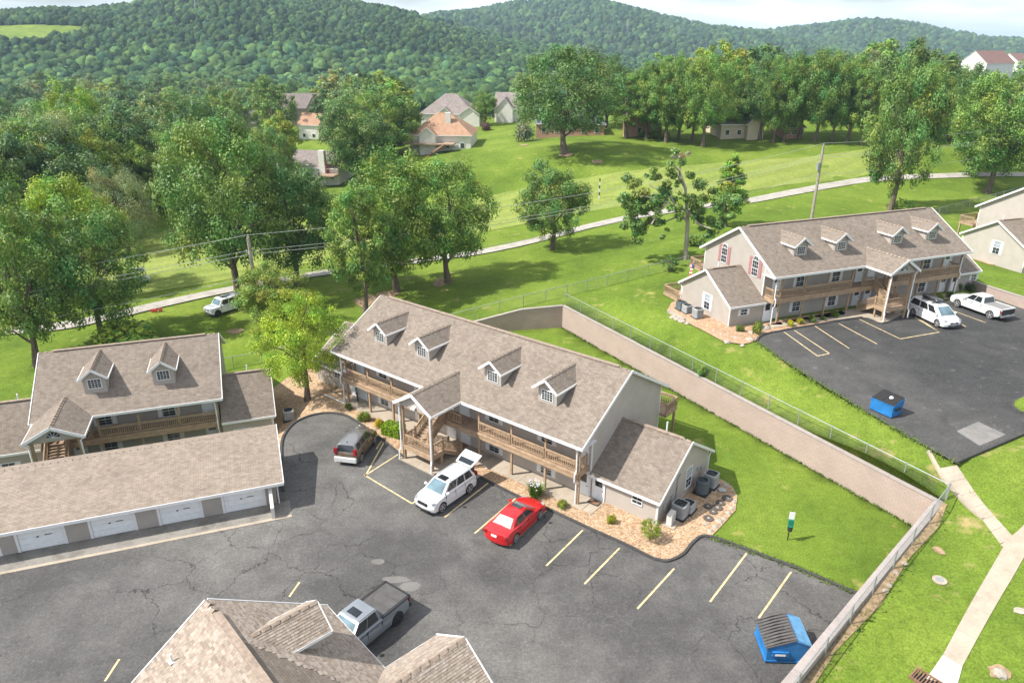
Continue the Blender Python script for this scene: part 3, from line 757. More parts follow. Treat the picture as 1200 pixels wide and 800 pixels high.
# ragged tufts along lawn edges, wall feet and kerbs
rt = np.random.RandomState(8); tv = []; tf = []
def tufts(line_pts, n, spread, zf, h=.16):
    P_ = [np.array(p[:2]) for p in line_pts]; sl_ = [0]
    for a, b in zip(P_, P_[1:]): sl_.append(sl_[-1]+np.hypot(*(b-a)))
    for _ in range(n):
        q = rt.uniform(0, sl_[-1]); x = np.interp(q, sl_, [p[0] for p in P_])+rt.normal()*spread; y = np.interp(q, sl_, [p[1] for p in P_])+rt.normal()*spread
        z = float(zf(x, y)) if callable(zf) else zf
        for k in range(4):
            a = rt.uniform(0, 6.28); hh = h*rt.uniform(.5, 1.3); w_ = .035; c, s_ = math.cos(a), math.sin(a); i = len(tv)
            tv.extend([(x-s_*w_, y+c*w_, z), (x+s_*w_, y-c*w_, z), (x+c*hh*.6, y+s_*hh*.6, z+hh)]); tf.append((i, i+1, i+2))
tufts([lot_r[i] for i in range(0, 5)], 420, .16, .02)
tufts([tuple(FA+nin*.45+(AB-FA)*t) for t in (0, 1)], 700, .10, .02, .2)
tufts([G(x, y, DZ) for x, y in dlot_px[:6]], 700, .22, DZ-.05)
tufts([(24, 38), (30.5, 43.0)], 160, .15, .02)
tufts(so[5:], 420, .25, lambda x, y: zt(np.array([x]), np.array([y]))[0])
me = bpy.data.meshes.new('grass_tufts'); me.from_pydata(tv, [], tf); me.materials.append(M['tuft']); tag(newobj('grass_tufts', me), 'ragged grass tufts along the lawn edges', 'grass', kind='stuff')
# ================================================================== APARTMENT BUILDINGS
_cache = {}
def cached(key, fn):
    if key not in _cache: _cache[key] = fn()
    return _cache[key]
def roof_slab(mb, e0, e1, r0, r1, th=.11, m=0, medge=1):
    """one slope: eave e0->e1, ridge r0->r1 (3d). UVs in metres for the shingles"""
    e0, e1, r0, r1 = map(Vector, (e0, e1, r0, r1)); w = (e1-e0).length; s = ((r0-e0)-(e1-e0).normalized()*((r0-e0).dot((e1-e0).normalized()))).length
    du = (e1-e0).normalized(); ur0 = (r0-e0).dot(du); ur1 = (r1-e0).dot(du)
    dn = Vector((0, 0, -th))
    mb.face([e0, e1, r1, r0], m, [(0, 0), (w, 0), (ur1, s), (ur0, s)])
    mb.face([e0+dn, r0+dn, r1+dn, e1+dn], medge)
    for a, b in ((e0, e1), (e1, r1), (r1, r0), (r0, e0)): mb.face([a, a+dn, b+dn, b], medge)
def ridge_caps(mb, a, b, w=.16, h=.035, seg=.5, m=0, s=(0, 1)):
    a = Vector(a); b = Vector(b); n = max(2, int((b-a).length/seg)); sv = Vector((s[0], s[1], 0))
    for i in range(n):
        p = a.lerp(b, i/n); q = a.lerp(b, (i+1)/n-.02)
        z0, z1_ = Vector((0, 0, h)), Vector((0, 0, h+.02))
        mb.face([p+sv*w-Vector((0, 0, w*.55))+z1_, q+sv*w-Vector((0, 0, w*.55))+z0, q+z0*1.6, p+z1_*1.6], m)
        mb.face([p+z1_*1.6, q+z0*1.6, q-sv*w-Vector((0, 0, w*.55))+z0, p-sv*w-Vector((0, 0, w*.55))+z1_], m)
def window_set(parent, loc, rz, w, h, shutter=None, grid=(2, 2), arch=False, half_blind=False, sw=.34, simple=False):
    """window lies in local xz plane, facing -y"""
    key = ('win', w, h, grid, arch)
    def frame():
        mb = MB(); f = .055
        mb.box(-w/2-f, -w/2, -.05, .02, -h/2-f, h/2+f); mb.box(w/2, w/2+f, -.05, .02, -h/2-f, h/2+f)
        mb.box(-w/2, w/2, -.07, .02, -h/2-f, -h/2); mb.box(-w/2, w/2, -.05, .02, h/2, h/2+f)
        mb.box(-w/2, w/2, -.045, .0, -.03, .03)
        if arch:
            n = 8
            for i in range(n):
                t0, t1 = math.pi*i/n, math.pi*(i+1)/n; r0, r1 = w/2, w/2+f
                P = [(r0*math.cos(t0), r0*math.sin(t0)), (r1*math.cos(t0), r1*math.sin(t0)), (r1*math.cos(t1), r1*math.sin(t1)), (r0*math.cos(t1), r0*math.sin(t1))]
                mb.prism(P, -.02, .05, 0, Matrix(((1, 0, 0, 0), (0, 0, -1, 0), (0, 1, 0, h/2+f*.6), (0, 0, 0, 1))))
        return mb.mesh('window_frame', M['white'])
    def grille():
        mb = MB()
        nx, nz = grid
        for i in range(1, nx): x = -w/2+w*i/nx; mb.box(x-.010, x+.010, -.028, -.012, -h/2, h/2)
        for j in range(1, nz*2):
            if j == nz: continue
            z = -h/2+h*j/(nz*2); mb.box(-w/2, w/2, -.027, -.013, z-.010, z+.010)
        if arch:
            for t in (45, 90, 135): mb.bar((0, -.02, h/2), (w/2*math.cos(R(t)), -.02, h/2+w/2*math.sin(R(t))), .028, .016)
        return mb.mesh('grille', M['white'])
    def pane(zb, zt_):
        mb = MB(); mb.box(-w/2, w/2, -.012, .01, zb, zt_); return mb.mesh('pane', M['glass'])
    fr = newobj('window', cached(key, frame), parent); fr.location = loc; fr.rotation_euler = (0, 0, rz)
    if parent.type != 'EMPTY' or simple:     # already a part: bake the panes into one sub-part level
        return fr
    newobj('pane', cached(key+('lo',), lambda: pane(-h/2, -.03)), fr)
    up = newobj('pane', cached(key+('hi',), lambda: pane(.03, h/2)), fr)
    if arch:
        def ap():
            mb = MB(); mb.prism([(w/2*math.cos(t), w/2*math.sin(t)) for t in np.linspace(0, math.pi, 9)], -.01, .012, 0, Matrix(((1, 0, 0, 0), (0, 0, -1, 0), (0, 1, 0, h/2), (0, 0, 0, 1)))); return mb.mesh('pane', M['glass'])
        newobj('pane', cached(key+('ar',), ap), fr)
    if half_blind: newobj('blind', cached(key+('bl',), lambda: MB().box(-w/2, w/2, -.02, -.0125, .03, h/2).mesh('blind', M['blind'])), fr)
    newobj('grille', cached(key+('gr',), grille), fr)
    if shutter:
        def sh():
            mb = MB(); H = h+(w*.4 if arch else .1); mb.box(-sw/2, sw/2, -.03, .01, -h/2-.05, -h/2-.05+H, 0)
            for k in range(6):
                z = -h/2+H*(k+.35)/6.3; mb.box(-sw/2+.05, sw/2-.05, -.045, -.03, z, z+H/6.3*.62)
            return mb.mesh('shutter', M[shutter])
        me = cached(('sh', w, h, sw, shutter, arch), sh)
        for s in (-1, 1):
            o = newobj('shutter', me, fr); o.location = (s*(w/2+.07+sw/2+.01), 0, 0)
    return fr
def door_set(parent, loc, rz, glazed=True, w=.98, h=2.25):
    def d():
        mb = MB(); mb.box(-w/2, w/2, -.03, .02, 0, h, 0)
        for s in (-1, 1): mb.box(s*w/2, s*(w/2+.09), -.06, .02, 0, h+.09, 1)
        mb.box(-w/2, w/2, -.06, .02, h, h+.09, 1)
        for z0, z1_ in ((.15, .75), (.85, 1.2)):
            for s in (-1, 1): mb.box(s*.08, s*(w/2-.1), -.045, -.03, z0, z1_)
        return mb.mesh('door', [M['door'], M['white']])
    o = newobj('door', cached(('door', w, h), d), parent); o.location = loc; o.rotation_euler = (0, 0, rz)
    if parent.type == 'EMPTY':
        if glazed:
            newobj('door_window', cached(('dw', w, h), lambda: MB().box(-w/2+.16, w/2-.16, -.036, -.03, 1.3, h-.18).mesh('door_window', M['glass'])), o)
        newobj('handle', cached('dh', lambda: MB().box(w/2-.14, w/2-.08, -.09, -.03, 1.0, 1.06).mesh('handle', M['steel_d'])), o)
    return o

def railing_mesh(length, h=.95, pitch=.17, m='wood'):
    top = MB(); top.box(0, length, -.07, .07, h, h+.05); top.box(0, length, -.035, .035, .1, .19); top.box(0, length, -.03, .03, h-.12, h+.002); top.box(0, .05, -.032, .032, .1, h+.002); top.box(length-.05, length, -.032, .032, .1, h+.002)
    bal = MB(); n = int(length/pitch)
    for i in range(1, n): x = length*i/n; bal.box(x-.025, x+.025, -.025, .025, .19, h-.12)
    return top.mesh('railing', M[m]), bal.mesh('balusters', M[m])
def add_railing(parent, p0, p1, z, h=.95, m='wood'):
    p0 = Vector((*p0, z)); p1 = Vector((*p1, z)); d = p1-p0; L = round(d.length, 2)
    a, b = cached(('rail', L, h, m), lambda: railing_mesh(L, h, .17, m))
    o = newobj('railing', a, parent); o.location = p0; o.rotation_euler = (0, 0, math.atan2(d.y, d.x))
    if parent.type == 'EMPTY': tag(newobj('balusters', b, o), kind='stuff')
    return o
def dormer_parts():
    W_, zb, ze, zr, bf = 1.8, 6.55, 8.22, 9.05, 2.25
    return W_, zb, ze, zr, bf

def apartment(name, label, B, group, pu=None, dorm=(), annex=('R', 'L'), front=(), cshut='white', shut='white', simple=False, porch=True, roof_mat='shingle', rails=True, posts=(), sd_mat='siding', porch_kind='lamp'):
    x, y, z0, th, L, W, he, hr = B['x'], B['y'], B['z0'], B['th'], B['L'], B['W'], B['he'], B['hr']
    root = thing(name, label, 'apartment building', (x, y, z0), th, group)
    sl = (hr-he)/W
    zr = lambda b: he+sl*(b if b <= W else 2*W-b)
    bw, bb = B.get('bw', 2.05), 2*W-.55
    aL, aR = -L+.4, -.4
    # walls: a solid with the profile of the section, extruded along the ridge
    sec = [(bw, -1.4), (bb, -1.4), (bb, zr(bb)-.16), (W, hr-.16), (bw, zr(bw)-.16)]
    MX = Matrix(((0, 0, 1, 0), (1, 0, 0, 0), (0, 1, 0, 0), (0, 0, 0, 1)))   # local (x,y,z) -> (a=z, b=x, h=y)
    mb = MB(); mb.prism(sec, aL, aR, 0, MX)
    for a in (aL, aR):     # white corner boards
        for b in (bw, bb):
            s = 1 if b == bw else -1; t = .012 if a == aR else -.012
            mb.box(min(a+t, a-t*6), max(a+t, a-t*6), min(b-s*.012, b+s*.1), max(b-s*.012, b+s*.1), -.15, zr(b+s*.1)-.17, 1)
    mb.build('wall', [M[sd_mat], M['white']], root)
    # gable triangles over the porch
    gb = MB()
    for a in (aL, aR): gb.prism([(bw-.001, he-.25), (bw-.001, zr(bw)-.16), (.35, zr(.35)-.16), (.35, he-.25)], a-.05, a+.05, 0, MX)
    gb.build('gable_infill', M[sd_mat], root)
    rf = MB(); roof_slab(rf, (-L, 0, he), (0, 0, he), (-L, W, hr), (0, W, hr)); roof_slab(rf, (0, 2*W, he), (-L, 2*W, he), (0, W, hr), (-L, W, hr))
    rfo = rf.build('roof', [M[roof_mat], M['white']], root)
    if roof_mat == 'shingle':
        rc = MB(); ridge_caps(rc, (-L, W, hr), (0, W, hr)); rc.build('ridge_cap', M['shingle_cap'], rfo)
        rv = MB(); rv.box(-L+1.2, -1.2, W-.17, W+.17, hr+.0, hr+.075); rv.build('ridge_vent', M['shingle_cap'], rfo)
    # white fascia and rake boards
    fb_ = MB(); fb_.box(-L-.02, .02, -.05, .015, he-.22, he+.012); fb_.box(-L-.02, .02, 2*W-.015, 2*W+.05, he-.22, he+.012)
    for a in (-L-.02, .02):
        fb_.bar((a, -.02, he-.09), (a, W, hr-.085), .06, .24); fb_.bar((a, 2*W+.02, he-.09), (a, W, hr-.085), .06, .24)
    fb_.build('fascia', M['white'], root)
    sf = MB(); sf.box(-L+.02, -.02, .02, bw, he-.24, he-.20); sf.build('soffit', M['white'], root)
    # dormers
    W_, zb, ze, zrd, bf = dormer_parts(); k = zrd-.02
    def dm():
        mb = MB(); zb_ = he+sl*bf-.05
        bk = (ze-he)/sl+.35
        P = [(-.9, zb_), (.9, zb_), (.9, ze), (0, zrd-.12), (-.9, ze)]
        mb.prism(P, bf, bf+.12, 0, Matrix(((1, 0, 0, 0), (0, 0, 1, 0), (0, 1, 0, 0), (0, 0, 0, 1))))
        for s in (-1, 1): mb.prism([(bf+.12, zb_), (bk, ze-.0), (bf+.12, ze)], s*.9-.05, s*.9+.05, 0, MX)
        return mb.mesh('dormer', M['siding'])
    def dr():
        mb = MB(); wv = 1.22; lo = ze-.09; bkE = (lo-he)/sl+.05; bkR = (zrd-he)/sl
        roof_slab(mb, (-wv, bkE, lo), (-wv, bf-.42, lo), (0, bkR, zrd), (0, bf-.42, zrd), .09)
        roof_slab(mb, (wv, bf-.42, lo), (wv, bkE, lo), (0, bf-.42, zrd), (0, bkR, zrd), .09)
        for s in (-1, 1):
            mb.bar((s*wv, bf-.44, lo-.06), (0, bf-.44, zrd-.06), .05, .2, 1); mb.bar((s*(wv+.015), bf-.42, lo-.06), (s*(wv+.015), bkE, lo-.06), .05, .16, 1)
        ridge_caps(mb, (0, bf-.42, zrd), (0, bkR, zrd), .13, .03, .45, 2, (1, 0))
        return mb.mesh('dormer_roof', [M['shingle'], M['white'], M['shingle_cap']])
    def dwn():
        mb = MB(); w, h, zc = 1.0, .78, 7.55
        mb.box(-w/2-.07, w/2+.07, bf-.05, bf+.01, zc-h/2-.07, zc+h/2+.07, 0); mb.box(-w/2, w/2, bf-.062, bf-.05, zc-h/2, zc-.02, 1); mb.box(-w/2, w/2, bf-.062, bf-.05, zc+.02, zc+h/2, 1)
        for i in (1, 2, 3): xx = -w/2+w*i/4; mb.box(xx-.014, xx+.014, bf-.075, bf-.062, zc-h/2, zc+h/2, 0)
        for zz in (zc-h/4, zc+h/4): mb.box(-w/2, w/2, bf-.072, bf-.062, zz-.012, zz+.012, 0)
        return mb.mesh('window', [M['white'], M['glass']])
    kk = (round(he, 2), round(sl, 3))
    for a in dorm:
        d = newobj('dormer', cached(('dm',)+kk, dm), root); d.location = (a, 0, 0)
        newobj('dormer_roof', cached(('dr',)+kk, dr), d); newobj('window', cached('dwn', dwn), d)
    # side annexes
    La, va, Wa, hea, hra = B['La'], B['va'], B['Wa'], B['hea'], B['hra']; sa = (hra-hea)/Wa
    for sd_ in annex:
        s = 1 if sd_ == 'R' else -1; a0 = aR if s == 1 else aL; a1 = (0 if s == 1 else -L)+s*La
        aw = MB(); zz = lambda b: hea+sa*(b-va if b-va <= Wa else 2*Wa-(b-va))
        b0, b1 = va+.4, va+2*Wa-.4
        P = [(b0, -1.4), (b1, -1.4), (b1, zz(b1)-.14), (va+Wa, hra-.14), (b0, zz(b0)-.14)]
        aw.prism(P, min(a0, a1-s*.35), max(a0, a1-s*.35), 0, MX)
        for b in (b0, b1):
            q = 1 if b == b0 else -1; ae = a1-s*.35
            aw.box(min(ae+s*.012, ae-s*.09), max(ae+s*.012, ae-s*.09), min(b-q*.012, b+q*.09), max(b-q*.012, b+q*.09), -.15, zz(b+q*.1)-.16, 1)
        aw.build('annex_wall', [M[sd_mat], M['white']], root)
        ar = MB()
        lo, hi = (a0+.003, a1) if s == 1 else (a1, a0-.003)
        roof_slab(ar, (lo, va, hea), (hi, va, hea), (lo, va+Wa, hra), (hi, va+Wa, hra)); roof_slab(ar, (hi, va+2*Wa, hea), (lo, va+2*Wa, hea), (hi, va+Wa, hra), (lo, va+Wa, hra))
        aro = ar.build('annex_roof', [M[roof_mat], M['white']], root)
        rc = MB(); ridge_caps(rc, (lo, va+Wa, hra), (hi, va+Wa, hra)); rc.box(lo+.8, hi-.8, va+Wa-.16, va+Wa+.16, hra, hra+.07); rc.build('ridge_cap', M['shingle_cap'], aro)
        vp = MB(); vp.cyl((lo*.45+hi*.55, va+Wa*1.25), .07, hra-.6, hra+.25, 8); vp.build('vent_pipe', M['white'], aro)
        af = MB(); af.box(lo, hi, va-.05, va+.012, hea-.2, hea+.012); af.box(lo, hi, va+2*Wa-.012, va+2*Wa+.05, hea-.2, hea+.012)
        af.bar((a1+s*.02, va-.02, hea-.08), (a1+s*.02, va+Wa, hra-.08), .06, .22); af.bar((a1+s*.02, va+2*Wa+.02, hea-.08), (a1+s*.02, va+Wa, hra-.08), .06, .22)
        af.build('annex_fascia', M['white'], root)
        ds = MB(); xx = a1-s*.28
        ds.tube([(xx, va+2*Wa-.0, hea-.2), (xx, va+2*Wa-.33, hea-.45), (xx, va+2*Wa-.33, .1)], .06, 6); ds.tube([(xx, va+.02, hea-.2), (xx, va+.32, hea-.45), (xx, va+.32, .1)], .06, 6)
        ds.build('downspout', M['white'], root)
        aw0 = a1-s*.35
        rzz = R(90) if s == 1 else R(-90)
        bwn = va+2*Wa-(va+2*Wa-5.65 if s == -1 else va+2*Wa-7.3)
        window_set(root, (aw0+s*.02, bwn, 1.62), rzz, .95, 1.75, None if s == 1 and B.get('plain_annex') else shut, (2, 2), half_blind=True)
        fx = (3.7 if s == 1 else -L-2.2) if La > 4.2 else (1.28 if s == 1 else -L-2)
        if B.get('annex_front', True):
            window_set(root, (fx, b0-.02, 1.5), 0, .8, .62, shut if B.get('annex_sh', True) else None, (2, 1), sw=.28)
            door_set(root, ((.32 if s == 1 else -L+1.0), b0-.02, 0), 0)
    # balcony along the front
    bf0 = .42; zf = 2.95
    def span(a0, a1): return a0, a1
    if pu is None: spans = [(aL+.25, aR-.25)]
    else: spans = [(aL+.25, pu-1.95), (pu-1.95, pu+1.95), (pu+1.95, aR-.25)]
    bd = MB()
    lo, hi = spans[0][0], spans[-1][1]
    bd.box(lo, hi, bf0, bw, zf-.12, zf, 0); bd.box(lo-.04, hi+.04, bf0-.05, bf0, zf-.52, zf+.02, 1); bd.box(lo, hi, bf0+.06, bf0+.2, zf-.62, zf-.14, 1)
    for a in np.arange(lo+.4, hi, .6): bd.box(a-.03, a+.03, bf0+.2, bw, zf-.36, zf-.13, 0)
    for a, e in ((lo, -1), (hi, 1)): bd.box(min(a, a+e*.05), max(a, a+e*.05), bf0, bw, zf-.5, zf+.0, 1)
    bd.box(lo, hi, bf0-.09, bf0-.05, zf-.15, zf-.02, 1)
    bd.build('balcony_deck', [M['wood2'], M['wood']], root)
    pm = cached(('post', he), lambda: MB().box(-.085, .085, -.085, .085, 0, he-.24).mesh('balcony_post', M['wood']))
    pa = [a for a in posts]
    for a in pa:
        o = newobj('balcony_post', pm, root); o.location = (a, .66, 0)
    if rails:
        stops = sorted(set([lo, hi]+[a for a in pa if lo < a < hi]))
        for a, b in zip(stops, stops[1:]):
            if pu is not None and a > pu-2.3 and b < pu+2.3 and False: continue
            if b-a < .5: continue
            if pu is not None and abs((a+b)/2-pu) < 1.9:
                continue
            add_railing(root, (a+.08, bf0+.12), (b-.08, bf0+.12), zf)
        for a in (lo+.06, hi-.06): add_railing(root, (a, bf0+.2), (a, bw-.1), zf)
    for a in (lo+.1, hi-.1):   # white corner downspouts
        ds = MB(); ds.tube([(a, .1, he-.22), (a, .32, he-.5), (a, .48, he-.8), (a, .48, zf+.2), (a, .25, zf-.1), (a, .25, zf-.7), (a, .5, zf-1.), (a, .5, .1)], .065, 6); ds.build('downspout', M['white'], root)
    # front windows and doors
    for kind, a, z in front:
        if kind == 'w': window_set(root, (a, bw-.02, z), 0, 1.05, 1.1, shut, (2, 2), half_blind=(a*7 % 2 < 1))
        elif kind == 'd': door_set(root, (a, bw-.02, z), 0)
        elif kind == 'l':
            lm = cached('lamp', lambda: MB().box(-.09, .09, -.16, 0, -.12, .12).box(-.12, .12, -.19, 0, .12, .16).mesh('wall_lamp', M['red_box']))
            o = newobj('wall_lamp', lm, root); o.location = (a, bw-.0, z)
    # porch roof over the stair
    if porch and pu is not None:
        pd, pw, hp = B['pd'], B['pw'], B['hp']; bk = (hp-he)/sl
        pr = MB()
        roof_slab(pr, (pu-pw, 0.02, he+.006), (pu-pw, -pd, he+.006), (pu, bk, hp), (pu, -pd, hp)); roof_slab(pr, (pu+pw, -pd, he+.006), (pu+pw, 0.02, he+.006), (pu, -pd, hp), (pu, bk, hp))
        po = pr.build('porch_roof', [M[roof_mat], M['white']], root)
        rc = MB(); ridge_caps(rc, (pu, -pd, hp), (pu, bk, hp), .16, .035, .5, 0, (1, 0)); rc.build('ridge_cap', M['shingle_cap'], po)
        pf = MB()
        for s in (-1, 1):
            pf.bar((pu+s*(pw+.02), -pd-.03, he-.07), (pu, -pd-.03, hp-.08), .06, .26); pf.box(min(pu+s*pw, pu+s*(pw+.05)), max(pu+s*pw, pu+s*(pw+.05)), -pd, -.06, he-.2, he+.01)
        pf.build('porch_fascia', M['white'], root)
        pg = MB(); ht = he-.28
        pg.prism([(pu-pw+.25, ht+.05), (pu+pw-.25, ht+.05), (pu, hp-.22)], -pd+.34, -pd+.42, 0, Matrix(((1, 0, 0, 0), (0, 0, 1, 0), (0, 1, 0, 0), (0, 0, 0, 1))))
        pgo = pg.build('porch_gable', M[sd_mat], root)
        if porch_kind == 'fan':
            fw_ = MB(); fw_.prism([(.5*math.cos(t), .5*math.sin(t)) for t in np.linspace(0, math.pi, 9)], 0, .05, 0, Matrix(((1, 0, 0, pu), (0, 0, -1, -pd+.35), (0, 1, 0, he+.12), (0, 0, 0, 1))))
            for t in (0, 36, 72, 108, 144, 180): fw_.bar((pu, -pd+.29, he+.12), (pu+.5*math.cos(R(t)), -pd+.29, he+.12+.5*math.sin(R(t))), .05, .03, 1)
            fw_.build('fan_window', [M['glass'], M['white']], pgo)
        else:
            lm = MB(); lm.box(pu-.18, pu+.18, -pd+.2, -pd+.33, he-.02, he+.1); lm.tube([(pu-.12, -pd+.2, he), (pu-.16, -pd+.02, he-.1)], .09, 8); lm.tube([(pu+.12, -pd+.2, he), (pu+.16, -pd+.02, he-.1)], .09, 8); lm.build('flood_lamp', M['white'], pgo)
        bm_ = MB(); bm_.box(pu-pw+.3, pu+pw-.3, -pd+.38, -pd+.56, he-.3, he-.02)
        for s in (-1, 1): bm_.box(pu+s*(pw-.55)-.08, pu+s*(pw-.55)+.08, -pd+.5, .5, he-.3, he-.04)
        bm_.build('porch_beam', M['wood'], root)
        for s in (-1, 1):
            p = MB(); p.box(-.11, .11, -.11, .11, 0, he-.3); o = newobj('porch_post', cached(('pp', he), lambda: p.mesh('porch_post', M['wood'])), root); o.location = (pu+s*(pw-.55), -pd+.47, 0)
            ds = MB(); ax = pu+s*(pw-.38); ds.tube([(pu+s*pw, -pd+.3, he-.15), (ax, -pd+.26, he-.45), (ax, -pd+.26, 1.2), (ax+s*.1, -pd+.1, .9), (ax+s*.1, -pd+.1, .08)], .075, 6); ds.build('downspout', M['white'], root)
        # landing and the two flights of the stair
        zl = 1.5; x0, x1 = pu-pw+.5, pu+pw-.5; y0, y1 = -pd+.4, -1.75
        ld = MB(); ld.box(x0, x1, y0, y1, zl-.1, zl, 1)
        for (a, b, c, d) in ((x0, x1, y0-.05, y0), (x0, x1, y1, y1+.05), (x0-.05, x0, y0, y1), (x1, x1+.05, y0, y1)): ld.box(a, b, c, d, zl-.42, zl+.01, 0)
        for a in (x0+.1, x1-.1, (x0+x1)/2): ld.box(a-.08, a+.08, y1-.2, y1-.04, 0, zl-.43, 0)
        ldo = ld.build('landing', [M['wood'], M['wood2']], root)
        def rail(a, b, z_a, z_b, par):
            rb = MB(); a = Vector((*a, z_a)); b = Vector((*b, z_b)); n = max(2, int((b-a).length/.17))
            for hh, t in ((1.0, .07), (.88, .05), (.18, .06)): rb.bar(a+Vector((0, 0, hh)), b+Vector((0, 0, hh)), .09 if hh == 1 else .05, t)
            for i in range(1, n): p = a.lerp(b, i/n); rb.box(p.x-.025, p.x+.025, p.y-.025, p.y+.025, p.z+.18, p.z+.88)
            for p in (a, b): rb.box(p.x-.07, p.x+.07, p.y-.07, p.y+.07, p.z-.3, p.z+1.12)
            rb.build('stair_railing', M['wood'], par)
        rail((x0+.12, y0+.06), (x1-.12, y0+.06), zl, zl, root); rail((x0+.06, y0+.2), (x0+.06, y1), zl, zl, root); rail((x1-.06, y0+.2), (x1-.06, y1), zl, zl, root)
        def flight(xa, xb, ya, yb, za, zb, n, nm):
            st = MB()
            for xx in (xa+.05, xb-.05): st.bar((xx, ya, za-.12), (xx, yb, zb-.12), .08, .34)
            so = st.build('stringer', M['wood'], root)
            tr = cached(('tread', round(xb-xa, 2)), lambda: MB().box(0, xb-xa-.18, -.16, .16, -.03, .03).mesh('tread', M['wood2']))
            for i in range(n):
                t = (i+.5)/n; o = newobj('tread', tr, so); o.location = (xa+.09, ya+(yb-ya)*t, za+(zb-za)*(i+1)/(n+1))
            rail((xa+.05, ya), (xa+.05, yb), za, zb, root); rail((xb-.05, ya), (xb-.05, yb), za, zb, root)
        xm = (x0+x1)/2
        if B.get('flip'): flight(xm+.05, x1, y1, bf0-.06, zl, zf, 8, 'u'); flight(x0, xm-.05, y1, .55, zl, 0.1, 8, 'd')
        else: flight(x0, xm-.05, y1, bf0-.06, zl, zf, 8, 'u'); flight(xm+.05, x1, y1, .55, zl, 0.1, 8, 'd')
        add_railing(root, (xm+.05, bf0+.12), (x1+.05, bf0+.12), zf) if not B.get('flip') else add_railing(root, (x0-.05, bf0+.12), (xm-.05, bf0+.12), zf)
    return root
M['red_box'] = plain('red_alarm_box', (.25, .03, .03), .5)
FRONT = [('w', -4.65, 1.05), ('w', -4.65, 4.0), ('w', -10.2, 1.05), ('w', -10.2, 4.0), ('d', -1.05, 0), ('d', -1.25, 2.96), ('d', -13.5, 0), ('d', -13.55, 2.96), ('l', -14.35, 1.9), ('l', -7.5, 4.6)]
FRONTL = [('w', -24.1, 1.05), ('w', -24.1, 4.0), ('w', -18.9, 1.05), ('w', -18.9, 4.0), ('d', -27.2, 0), ('d', -27.4, 2.96), ('d', -15.2, 0), ('d', -15.4, 2.96), ('d', -28.5, 0)]
POSTS = [-.62, -3.79, -7.19, -10.67, -17.9, -21.36, -24.64, -27.91]
BC = dict(x=5.26, y=45.969, z0=0, th=-.668, L=29.118, W=6.872, he=5.56, hr=9.488, La=5.74, va=1.777, Wa=4.773, hea=2.285, hra=5.293, pd=3.55, pw=2.18, hp=6.909, plain_annex=True, annex_sh=False)
bldC = apartment('apartment_building', 'two storey taupe building with four dormers and stair porch behind the red and white cars', BC, 'apartment buildings', -14.33, (-24.35, -18.8, -10.5, -4.87), ('R', 'L'), FRONT+FRONTL, posts=POSTS, sd_mat='siding_lit')
BD = dict(x=55.417, y=84.082, z0=4.742, th=.3812, L=29.578, W=6.725, he=5.625, hr=9.629, La=4.402, va=1.202, Wa=4.898, hea=2.383, hra=5.328, pd=3.547, pw=2.122, hp=7.015, flip=True)
bldD = apartment('apartment_building', 'upper right building with faded red shutters on its sunlit gable', BD, 'apartment buildings', -14.76, (-24.5, -18.7, -10.2, -4.6), ('R', 'L'), FRONT+FRONTL[:-1], posts=POSTS, porch_kind='fan')
for b, z in ((9.2, 5.65), (3.72, 5.6)): window_set(bldD, (-29.578+.38, b, z), R(-90), .95, 1.7, 'pink', (3, 2), arch=True, sw=.5)
BB = dict(x=-26.846, y=59.359, z0=-2.713, th=.335, L=15.609, W=7.216, he=5.447, hr=9.222, La=4.451, va=-.141, Wa=3.9, hea=2.967, hra=6.189, pd=3.712, pw=2.295, hp=6.662, annex_front=False)
bldB = apartment('apartment_building', 'left building with two dormers rising behind the long garage', BB, 'apartment buildings', -13.016, (-10.5, -4.85), ('R', 'L'), [('w', -4.95, 1.05), ('w', -4.95, 4.0), ('w', -10.3, 1.05), ('w', -10.3, 4.0), ('d', -1.5, 0), ('d', -1.5, 2.96), ('d', -12.8, 0), ('l', -7.6, 1.9), ('l', -7.6, 4.6)], posts=[-.62, -4-.0, -7.3, -10.6], porch_kind='fan')
window_set(bldB, (1.3, .24, 1.5), 0, .85, .75, 'white', (2, 1), sw=.32)
window_set(bldB, (-18.0, .24, 1.5), 0, .95, .85, 'white', (2, 1), sw=.4)
# far right building: only its left end shows
uE = np.array([math.cos(R(19)), math.sin(R(19))]); vE = np.array([-uE[1], uE[0]])
BE_ = dict(L=29.4, W=6.8, he=5.6, hr=9.6, La=4.4, va=.9, Wa=5.3, hea=2.35, hra=5.35, pd=3.5, pw=2.1, hp=7.0, z0=5.6, th=R(19))
pE = np.array(G(1170, 258.4, 5.6+5.35)) - uE*(-29.4-4.4) - vE*(.9+5.3); BE_['x'], BE_['y'] = float(pE[0]), float(pE[1])
bldE = apartment('apartment_building', 'far right building, pale gable end with its deck cut off by the frame', BE_, 'apartment buildings', -14.6, (-24.5, -18.7, -10.2, -4.6), ('L',), FRONT+FRONTL[:-1], posts=POSTS, sd_mat='siding_lit')
# front left building (only its roofs show); shingles laid one by one
BF = dict(x=-9.79, y=29.86, z0=0, th=R(132.5), L=17., W=5.75, he=5.56, hr=9.488, La=4.4, va=1.2, Wa=4.2, hea=2.3, hra=4.9, pd=3.1, pw=2.25, hp=7.05, annex_front=False)
bldF = apartment('apartment_building', 'nearest building at the bottom edge, seen from above by its tan shingle roofs', BF, 'apartment buildings', -7.85, (), (), [('w', -4.65, 1.05), ('d', -1.2, 0), ('w', -4.65, 4.0), ('d', -1.2, 2.96)], posts=[-.62, -3.79], roof_mat='under')if False else None
